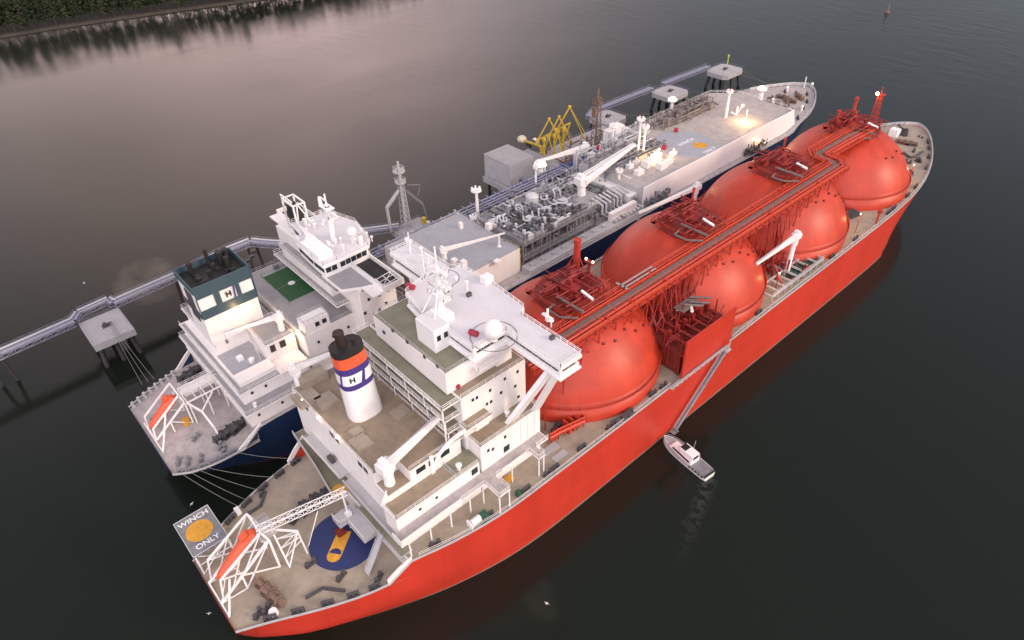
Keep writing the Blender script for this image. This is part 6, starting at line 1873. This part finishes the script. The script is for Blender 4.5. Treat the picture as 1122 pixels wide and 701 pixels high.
tw = lattice_tower('gangway_tower', 114.5, 189.0, 9.6, 27.5, 1.3, .7, 'grey_paint', 'grey gangway tower with folded side arms between the two bridges of the ships', 'tower')
mb = MB(); mb.cyl(114.5, 189, 9.6, 33.0, .55, 10); mb.cyl(114.5, 189, 27.5, 28, 2.0, 10); mb.cyl(114.5, 189, 31.5, 32, 2.2, 10); mb.rail([(113, 187.5, 28), (116, 187.5, 28), (116, 190.5, 28), (113, 190.5, 28)], 1.1, True, 1.2, .07); mb.rail([(113, 187.5, 32), (116, 187.5, 32), (116, 190.5, 32), (113, 190.5, 32)], 1.3, True, 1.2, .08); mb.cyl(114.5, 189, 33, 35.2, .4, 8)
mb.build('mast_column', 'grey_paint', tw)
mb = MB(); q = [Vector((113.5, 189, 25)), Vector((108.5, 190.5, 19.5)), Vector((108.8, 190.5, 9.6))]
mb.bar(q[0], q[1], .8); mb.bar(q[1], q[2], .8); mb.bar(q[0] + Vector((0, .9, -2)), q[1] + Vector((1.2, .9, -1)), .3)
mb.build('side_arm', 'grey_paint', tw)
mb = MB(); mb.bar((116, 189, 24), (121.5, 187.5, 17), .7); mb.bar((117.5, 190, 25), (122, 188.5, 24), .3); mb.bar((122, 188.5, 24), (120.3, 188, 20.5), .25); mb.bar((121.5, 187.5, 17), (122.5, 186.5, 9.6), .4); mb.build('side_arm', 'steel', tw)
mb = MB(); mb.box(120.0, 186, 9.6, 121.4, 187.4, 12.0); mb.build('yellow_winch_box', 'yellow', tw)
t2 = lattice_tower('lattice_tower', 214.5, 189, 9.6, 30.2, 1.5, .9, 'rusty', 'brown lattice tower beside the loading arms, in front of a dolphin', 'tower')
mb = MB(); mb.cyl(214.5, 189, 9.6, 33.5, .4, 8); mb.box(212.6, 187.3, 27.5, 216.4, 190.7, 27.8); mb.rail([(212.6, 187.3, 27.8), (216.4, 187.3, 27.8), (216.4, 190.7, 27.8), (212.6, 190.7, 27.8)], 1.2, True, 1.2, .08); mb.box(212.2, 188, 22, 213.4, 190, 26); mb.build('tower_head', 'rusty', t2)


# loading arms, yellow, folded
def loading_arm(loc, s, lean, label):
    r_ = empty('loading_arm', (0, 0, 0), label, 'loading arm', 'yellow loading arms on the jetty')
    mb = MB(); mb.cyl(0, 0, 0, 9.5, .5, 10); mb.box(-1, -1, 0, 1, 1, .8); mb.cyl(0, 0, 9.2, 10.6, .9, 12); mb.build('riser', 'yellow', r_)
    mb = MB()
    for o in (-.45, .45):
        mb.bar((o, -2.6, 9.8), (o, 2.2, 19.0), .34); mb.bar((o, .2, 5.5), (o, 2.6, 12.5), .26); mb.bar((o, -2.6, 9.8), (o, 2.6, 12.5), .22)
    for k in range(5): mb.bar((-.45, -2.2 + .9 * k, 10.6 + 1.7 * k), (.45, -1.7 + .9 * k, 11.6 + 1.7 * k), .16)
    mb.bar((0, -2.6, 9.8), (0, -1.0, 3.6), .5); mb.box(-.9, -3.4, 8.6, .9, -2.0, 10.2)
    mb.build('inboard_arm', 'yellow', r_)
    mb = MB(); mb.bar((0, 2.2, 19.0), (0, 7.6, 7.5), .34); mb.bar((0, 2.2, 19.0), (.5, 8.4, 8.4), .2); mb.tube((0, 7.6, 7.5), (0, 7.0, 5.6), .45, 8); mb.cyl(0, 2.2, 18.7, 19.4, .6, 10); mb.build('outboard_arm', 'yellow', r_)
    r_.location = loc; r_.rotation_euler = (0, 0, lean); r_.scale = (s, s, s)
    return r_


for u, v, rz, s, lb in ((596, 176, -2.3, .95, 'yellow loading arm nearest the grey jetty building, folded into a peak'), (607, 171, -2.15, .90, 'middle yellow loading arm of the three, partly behind its neighbours'), (617, 167, -2.3, 1.05, 'tallest yellow loading arm, the one closest to the brown lattice tower')):
    p = at(u, v, 9.6); loading_arm((p.x, p.y, 9.6), s, rz, lb)
a_ = at(572, 153, 13); b_ = at(594, 161, 13.5)
r_ = empty('counterweight_arm', (a_.x, a_.y, 13), 'low yellow beam with a round cream tank at its end, beside the jetty building', 'loading arm')
MB().bar(a_, b_, .7).build('beam', 'yellow', r_); mb = MB(); mb.ball((a_.x, a_.y, 13.2), 2.1, 14, .8); mb.build('end_tank', paint('cream_paint', (.62, .58, .42)), r_)
MB().cyl(b_.x, b_.y, 9.6, 13.6, .5, 8).build('post', 'yellow', r_)
p = at(583, 160, 9.6); r_ = empty('service_truck', (p.x, p.y, 9.6), 'small black and white vehicle parked on the jetty by the yellow beam', 'vehicle')
mb = MB(); mb.box(p.x - 2.6, p.y - 1, 10.3, p.x + 1.2, p.y + 1, 12.0); mb.build('body', 'pipe_dark', r_); mb = MB(); mb.box(p.x + 1.2, p.y - 1, 10.2, p.x + 2.8, p.y + 1, 12.3); mb.build('cab', 'white_clean', r_)
for dx in (-1.7, 2.0):
    for dy in (-1, 1): MB().tube((p.x + dx, p.y + dy * .75, 10.1), (p.x + dx, p.y + dy * 1.02, 10.1), .5, 12).build('wheel', 'rubber', r_)

# ------------------------------------------------------------------ fenders between the hulls
for k, x in enumerate((70, 112, 158, 204, 236)):
    o = MB().tube((x - 3.2, 122.2, 1.4), (x + 3.2, 122.2, 1.4), 2.0, 18).build('fender', 'rubber')
    tag(o, 'fat black rubber fender floating between the two hulls', 'fender', 'fenders between the two ships')


# ------------------------------------------------------------------ mooring lines
def line_(p, q, sag, label, grp, r=.06):
    p, q = Vector(p), Vector(q); mb = MB(); n = 10; pts = []
    for k in range(n + 1):
        t = k / n; c_ = p.lerp(q, t); c_.z -= sag * 4 * t * (1 - t); pts.append(c_)
    mb.path(pts, r, 5); o = mb.build('mooring_line', 'rope'); tag(o, label, 'rope', grp); return o


grp = 'mooring lines from the navy ship to the red carrier'
for (u0, v0), (x1, y1) in zip(((196, 517), (205, 515), (216, 514), (226, 512), (262, 496)), ((17, 107.8), (19, 108.8), (22.5, 109.8), (27, 111.2), (33, 113.5))):
    line_(at(u0, v0, 14.1), (x1, y1, 14.2), .8, 'thin pale mooring line slung from the navy ship\'s stern across to the red carrier', grp)
grp = 'mooring lines from the left dolphin'
for dx in (0, 1.2, 2.4):
    line_((16.6 + dx * .3, 205.2, 10.0), (14 + dx * 1.3, 165.4, 14.2), 1.5, 'thin mooring line dropping from the left dolphin towards the navy ship\'s stern', grp)
for (x0, y0), (x1, y1), lb in (((240, 205), (262, 167), 'thin line from the nearest of the three bow dolphins to the navy ship'), ((286, 204), (296, 159), 'thin line from the middle bow dolphin to the navy ship\'s bow'), ((332, 203), (305, 153), 'thin line from the farthest dolphin to the tip of the navy ship\'s bow')):
    line_((x0, y0, 10.2), (x1, y1, 19.8), 1.5, lb, 'mooring lines at the bow')
line_(at(813, 77, 10), (352, 190, .2), .3, 'loose line trailing off the farthest dolphin into the water', 'mooring lines at the bow')

# ------------------------------------------------------------------ gangway ladder and pilot boat on the starboard side
acc = empty('accommodation_ladder', (120, 67, 18.3), 'long grey gangway ladder hanging down the red hull above the small boat', 'gangway')
mb = MB(); T_ = Vector((130.2, 66.4, 18.4)); B_ = Vector((112.2, 66.4, 1.6))
mb.plate([T_ + Vector((0, -.5, 0)), B_ + Vector((0, -.5, 0)), B_ + Vector((0, .5, 0)), T_ + Vector((0, .5, 0))], .35); mb.build('ladder', 'steel', acc)
mb = MB()
for o in (-.5, .5): mb.tube(T_ + Vector((0, o, 1)), B_ + Vector((0, o, 1)), .06, 4); mb.tube(T_ + Vector((0, o, .5)), B_ + Vector((0, o, .5)), .05, 4)
for k in range(14):
    q = T_.lerp(B_, k / 13)
    for o in (-.5, .5): mb.tube(q + Vector((0, o, 0)), q + Vector((0, o, 1)), .05, 4)
mb.build('handrail', 'grey_paint', acc)
mb = MB(); mb.box(108.0, 66.6, 18.75, 130.8, 67.35, 18.9); mb.rail([(108, 66.25, 18.95), (130.8, 66.25, 18.95)], 1.1, step=1.8, r=.09); mb.box(129.4, 65.6, 18.2, 131.4, 67.3, 18.5); mb.tube((131, 66.2, 18.4), (131, 66.2, 21.5), .2, 6); mb.tube((129.6, 66.2, 18.4), (129.6, 66.2, 20.5), .15, 6)
for k in range(5): mb.ball((111 + k * 4.2, 66.4, 19.7), .32, 8)
mb.build('walkway_shelf', 'grey_paint', acc)
mb = MB(); mb.box(110.8, 65.6, 1.2, 112.8, 67.2, 1.4); mb.build('foot_platform', 'steel', acc)


def pilot_boat(loc, rz):
    r_ = empty('pilot_boat', (0, 0, 0), 'small white motor boat lying off the foot of the gangway ladder', 'boat')
    L_ = 15.5
    st = [(-.5, .80, 0), (-.42, .95, 0), (-.2, 1.0, .0), (.05, 1.0, .1), (.25, .88, .3), (.38, .62, .5), (.46, .3, .7), (.5, .02, .85)]
    vs = []
    for t, w_, s_ in st:
        b_ = 2.35 * w_; z = 1.25 + s_
        for y, zz in ((-b_, z), (-b_ * .82, .1), (-b_ * .3, -.6), (b_ * .3, -.6), (b_ * .82, .1), (b_, z)): vs.append((t * L_, y, zz))
    n = 6; fs = [(i * n + j, i * n + j + 1, (i + 1) * n + j + 1, (i + 1) * n + j) for i in range(len(st) - 1) for j in range(n - 1)] + [tuple(range(n))]
    mb = MB(); mb._add(vs, fs); mb.build('boat_hull', 'white_clean', r_)
    dk = [(t * L_, -2.3 * w_, 0) for t, w_, s_ in st] + [(t * L_, 2.3 * w_, 0) for t, w_, s_ in reversed(st)]
    vs = []; mb = MB()
    for t, w_, s_ in st: vs += [(t * L_, -2.28 * w_, 1.1 + s_), (t * L_, 2.28 * w_, 1.1 + s_)]
    mb._add(vs, [(2 * i, 2 * i + 2, 2 * i + 3, 2 * i + 1) for i in range(len(st) - 1)]); mb.build('boat_deck', 'grey_deck', r_)
    mb = MB(); mb._add([(-2.8, -1.65, 1.1), (5.0, -1.2, 1.35), (5.0, 1.2, 1.35), (-2.8, 1.65, 1.1), (-2.8, -1.45, 2.5), (4.2, -.95, 2.3), (4.2, .95, 2.3), (-2.8, 1.45, 2.5)], [(0, 3, 2, 1), (4, 5, 6, 7), (0, 1, 5, 4), (1, 2, 6, 5), (2, 3, 7, 6), (3, 0, 4, 7)])
    cb_ = mb.build('cabin', 'white_clean', r_)
    for s_ in (-1, 1):
        MB().plate([(-2.2, s_ * 1.62, 1.6), (3.8, s_ * 1.22, 1.7), (3.6, s_ * 1.12, 2.15), (-2.2, s_ * 1.53, 2.2)], .06).build('side_window', 'glass', cb_)
    mb = MB(); mb.box(-2.8, -1.3, 2.45, 1.4, 1.3, 3.9); mb.build('wheelhouse', 'white_clean', r_)
    mb = MB(); mb.box(-.2, -1.0, 3.88, 1.5, 1.0, 3.98); mb.box(-2.86, -.9, 2.7, -2.78, .9, 3.6); mb.box(1.38, -1.1, 3.0, 1.46, 1.1, 3.7); mb.build('windscreen', 'glass', r_)
    mb = MB(); mb.tube((-2.0, .8, 3.9), (-3.0, 1.6, 10.5), .05, 5); mb.tube((-1, 0, 3.9), (-1, 0, 5.2), .08, 6); mb.build('whip_aerial', 'white_clean', r_)
    mb = MB(); mb.rail([(7.0, .5, 1.9), (5, 1.6, 1.6), (1, 2.2, 1.3), (-2.5, 2.2, 1.2)], .9, r=.035); mb.rail([(7.0, -.5, 1.9), (5, -1.6, 1.6), (1, -2.2, 1.3), (-2.5, -2.2, 1.2)], .9, r=.035); mb.build('handrail', 'pipe_light', r_)
    for k in range(7): MB().ball((-7.6, -1.7 + k * .57, 1.5), .26, 8).build('small_fender', 'rubber', r_)
    for k in range(5): MB().ball((-7 + k * 1.0, 2.15, 1.5), .26, 8).build('small_fender', 'rubber', r_)
    mb = MB(); mb.box(-7.2, -1.9, 1.1, -3.2, 1.9, 1.32); mb.build('aft_cockpit', 'steel', r_)
    mb = MB(); mb.plate([(1.3, -1.46, 1.25), (2.2, -1.4, 1.25), (1.4, -1.32, 2.3), (.6, -1.36, 2.3)], .08); mb.build('maroon_stripe', 'crimson', r_)
    r_.location = loc; r_.rotation_euler = (0, 0, rz)


q0 = at(729, 481, 1); q1 = at(776, 520, 1); d = q0 - q1
pilot_boat(((q0.x + q1.x) / 2, (q0.y + q1.y) / 2, 0), math.atan2(d.y, d.x))

# ------------------------------------------------------------------ small things on the water
p = at(972, 14, 0); r_ = empty('channel_buoy', (p.x, p.y, 0), 'tiny dark channel buoy alone on the water near the top right', 'buoy')
MB().cyl(p.x, p.y, -1, 1.2, 1.6, 14).build('float', 'rusty', r_); MB().cyl(p.x, p.y, 1.2, 6.5, .5, 10, .3).build('tower', 'rusty', r_)


def gull(loc, rz, lb):
    r_ = MB(); s = 1.0
    r_.T = Matrix.Translation(loc) @ Matrix.Rotation(rz, 4, 'Z') @ Matrix.Scale(.6, 4)
    r_.ball((0, 0, 0), .22, 8, .8); r_.tube((-.5, 0, 0), (.4, 0, .02), .12, 8, .16)
    for s_ in (-1, 1):
        r_.plate([(.18, s_ * .1, .05), (.1, s_ * .6, .25), (-.1, s_ * 1.1, .12), (-.18, s_ * .1, .05)], .03)
    o = r_.build('gull', 'white_clean'); tag(o, lb, 'bird', 'gulls over the river'); return o


for u, v, z, lb in ((599, 661, 3, 'white gull over the dark water below the red hull'), (210, 552, 4, 'white gull over the dark water by the winching platform, the upper one'), (229, 672, 3, 'white gull low over the water beside the red ship\'s stern corner'), (92, 310, 6, 'white gull over the water above the left dolphin')):
    gull(at(u, v, z), u * .1, lb)

# ------------------------------------------------------------------ far bank and forest
def bank():
    shore = [(-900, 800), (-400, 700), (-120, 652), (0, 626), (67, 615), (108, 609), (173, 591), (245, 570), (300, 556), (420, 512), (560, 420), (760, 200), (1100, -200), (1300, -200), (1300, 3000), (-900, 3000)]
    shore = [(-900, 800), (-400, 700), (-120, 652), (0, 628), (67, 616), (108, 609), (173, 592), (245, 571), (300, 560), (420, 556), (470, 570), (520, 620), (560, 720), (560, 1400), (-900, 1400)]
    mb = MB(); n = len(shore); vs = []
    inner = [(x, y + 5) if i < 11 else (x, y) for i, (x, y) in enumerate(shore)]
    vs = [(x, y, -.5) for x, y in shore] + [(x + (0 if i < 11 else -6), y + (3 if i < 11 else 0), 1.4) for i, (x, y) in enumerate(shore)]
    fs = [(i, (i + 1) % n, n + (i + 1) % n, n + i) for i in range(n)] + [tuple(range(n, 2 * n))]
    mb._add(vs, fs); o = mb.build('river_bank', paint('bank_earth', (.045, .040, .030), .9, .4, .08)); tag(o, kind='structure')
    return shore


shore = bank()


def shore_y(x):
    return interp([(a, b_) for a, b_ in shore[:11]], x)


def crown_mesh(mb, x, y, z0, h, r, rnd, n, conif):
    for k in range(n):
        t = rnd.random() ** .8
        if conif: rr = r * (1 - t) ** .8 + .4; z = z0 + h * (.12 + .88 * t)
        else: rr = r * math.sin(math.pi * min(1, .25 + .75 * t)) ** .6 + .3; z = z0 + h * (.25 + .75 * t)
        a = rnd.uniform(0, 6.283); q = rr * rnd.uniform(.45, 1.08) if rnd.random() < .8 else rr * rnd.uniform(0, .5)
        c_ = Vector((x + q * math.cos(a), y + q * math.sin(a), z + rnd.uniform(-.6, .6)))
        s_ = rnd.uniform(.6, 1.4); nrm = Vector((math.cos(a) * .7 + rnd.uniform(-.5, .5), math.sin(a) * .7 + rnd.uniform(-.5, .5), rnd.uniform(.2, 1))).normalized()
        u_ = nrm.cross(Vector((0, 0, 1))).normalized(); v_ = nrm.cross(u_)
        mb._add([c_ + u_ * s_, c_ + v_ * s_ * rnd.uniform(.6, 1), c_ - u_ * s_, c_ - v_ * s_ * rnd.uniform(.6, 1)], [(0, 1, 2, 3)])


def leaf_mat(name, col):
    m = paint(name, col, .9, .25, .6, spec=.1)
    return m


LM = [leaf_mat('dark_leaves', (.018, .026, .012)), leaf_mat('mid_leaves', (.024, .034, .014)), leaf_mat('olive_leaves', (.034, .040, .018))]
rnd = random.Random(99)
for i in range(3):       # the wood, in three leaf colours merged below
    pass
mb = MB(); cnt = 0
rows_ = 0
for j in range(15):
    x = -190
    while x < 500:
        yy = shore_y(x) + 6.5 + j * 8 + rnd.uniform(-3, 3)
        crown_mesh(mb, x, yy, 1.5, rnd.uniform(17, 27), rnd.uniform(4.4, 6.4), rnd, 60 if j < 4 else 30, rnd.random() < .25)
        x += rnd.uniform(7.5, 10.5)
wood = mb.build('forest', LM[0]); wood.data.materials.append(LM[1]); wood.data.materials.append(LM[2])
np_ = len(wood.data.polygons); mi = []; cur = 0
rr_ = random.Random(5)
for k in range(np_):
    if k % 36 == 0: cur = rr_.choice((0, 0, 1, 1, 2))
    mi.append(cur if rr_.random() < .85 else rr_.choice((0, 1, 2)))
wood.data.polygons.foreach_set('material_index', mi)
tag(wood, 'dark dense wood covering the far bank', 'wood', kind='stuff')
# trees standing in the front row at the water's edge
protos = []
for i in range(4):
    r_ = empty('tree', (0, 0, 0), 'dark leafy tree at the water\'s edge on the far bank', 'tree', 'front row of trees on the far bank')
    mb = MB(); rnd2 = random.Random(200 + i); h_ = (20, 24, 17, 22)[i]
    mb.tube((0, 0, 0), (.2, 0, h_ * .8), .35, 8, .1)
    for k in range(6): a = k * 1.1; z = h_ * (.3 + .09 * k); mb.tube((.05, 0, z), (2.2 * math.cos(a), 2.2 * math.sin(a), z + 1.8), .1, 5, .04)
    mb.build('trunk', 'pile', r_)
    mb = MB(); crown_mesh(mb, 0, 0, 0, h_, (5.0, 4.6, 5.2, 4.8)[i], rnd2, 300, False); c_ = mb.build('crown', LM[i % 3], r_)
    protos.append(r_)
k = 0; x = -75.0; first = set()
while x < 330:
    i = k % 4
    o = protos[i] if i not in first else copy_tree(protos[i]); first.add(i)
    o.location = (x, shore_y(x) + 4.0 + rnd.uniform(-1, 1.5), 1.2); o.rotation_euler = (0, 0, rnd.uniform(0, 6.28)); s_ = rnd.uniform(.7, 1.1); o.scale = (s_, s_, s_ * rnd.uniform(.9, 1.1))
    x += rnd.uniform(5.0, 7.5); k += 1


# thin brown exhaust hanging beside the teal funnel
mb = MB(); mb.ball((25.5, 167, 41), 8.5, 20, .55)
hz = mb.build('exhaust_haze', 'black'); tag(hz, 'faint brown exhaust drifting off the teal funnel', 'smoke', kind='stuff')
hm = bpy.data.materials.new('thin_exhaust'); hm.use_nodes = True; n = hm.node_tree.nodes; l = hm.node_tree.links
n.remove(n['Principled BSDF']); pv = n.new('ShaderNodeVolumePrincipled'); pv.inputs['Color'].default_value = (.75, .62, .52, 1)
tcn = n.new('ShaderNodeTexCoord'); gr = n.new('ShaderNodeTexNoise'); gr.inputs['Scale'].default_value = .22; gr.inputs['Detail'].default_value = 4; l.new(tcn.outputs['Object'], gr.inputs['Vector'])
mr = n.new('ShaderNodeMapRange'); mr.inputs[1].default_value = .40; mr.inputs[2].default_value = .85; mr.inputs[4].default_value = .035; l.new(gr.outputs['Fac'], mr.inputs[0]); l.new(mr.outputs[0], pv.inputs['Density'])
l.new(pv.outputs[0], n['Material Output'].inputs['Volume']); hz.data.materials.clear(); hz.data.materials.append(hm)
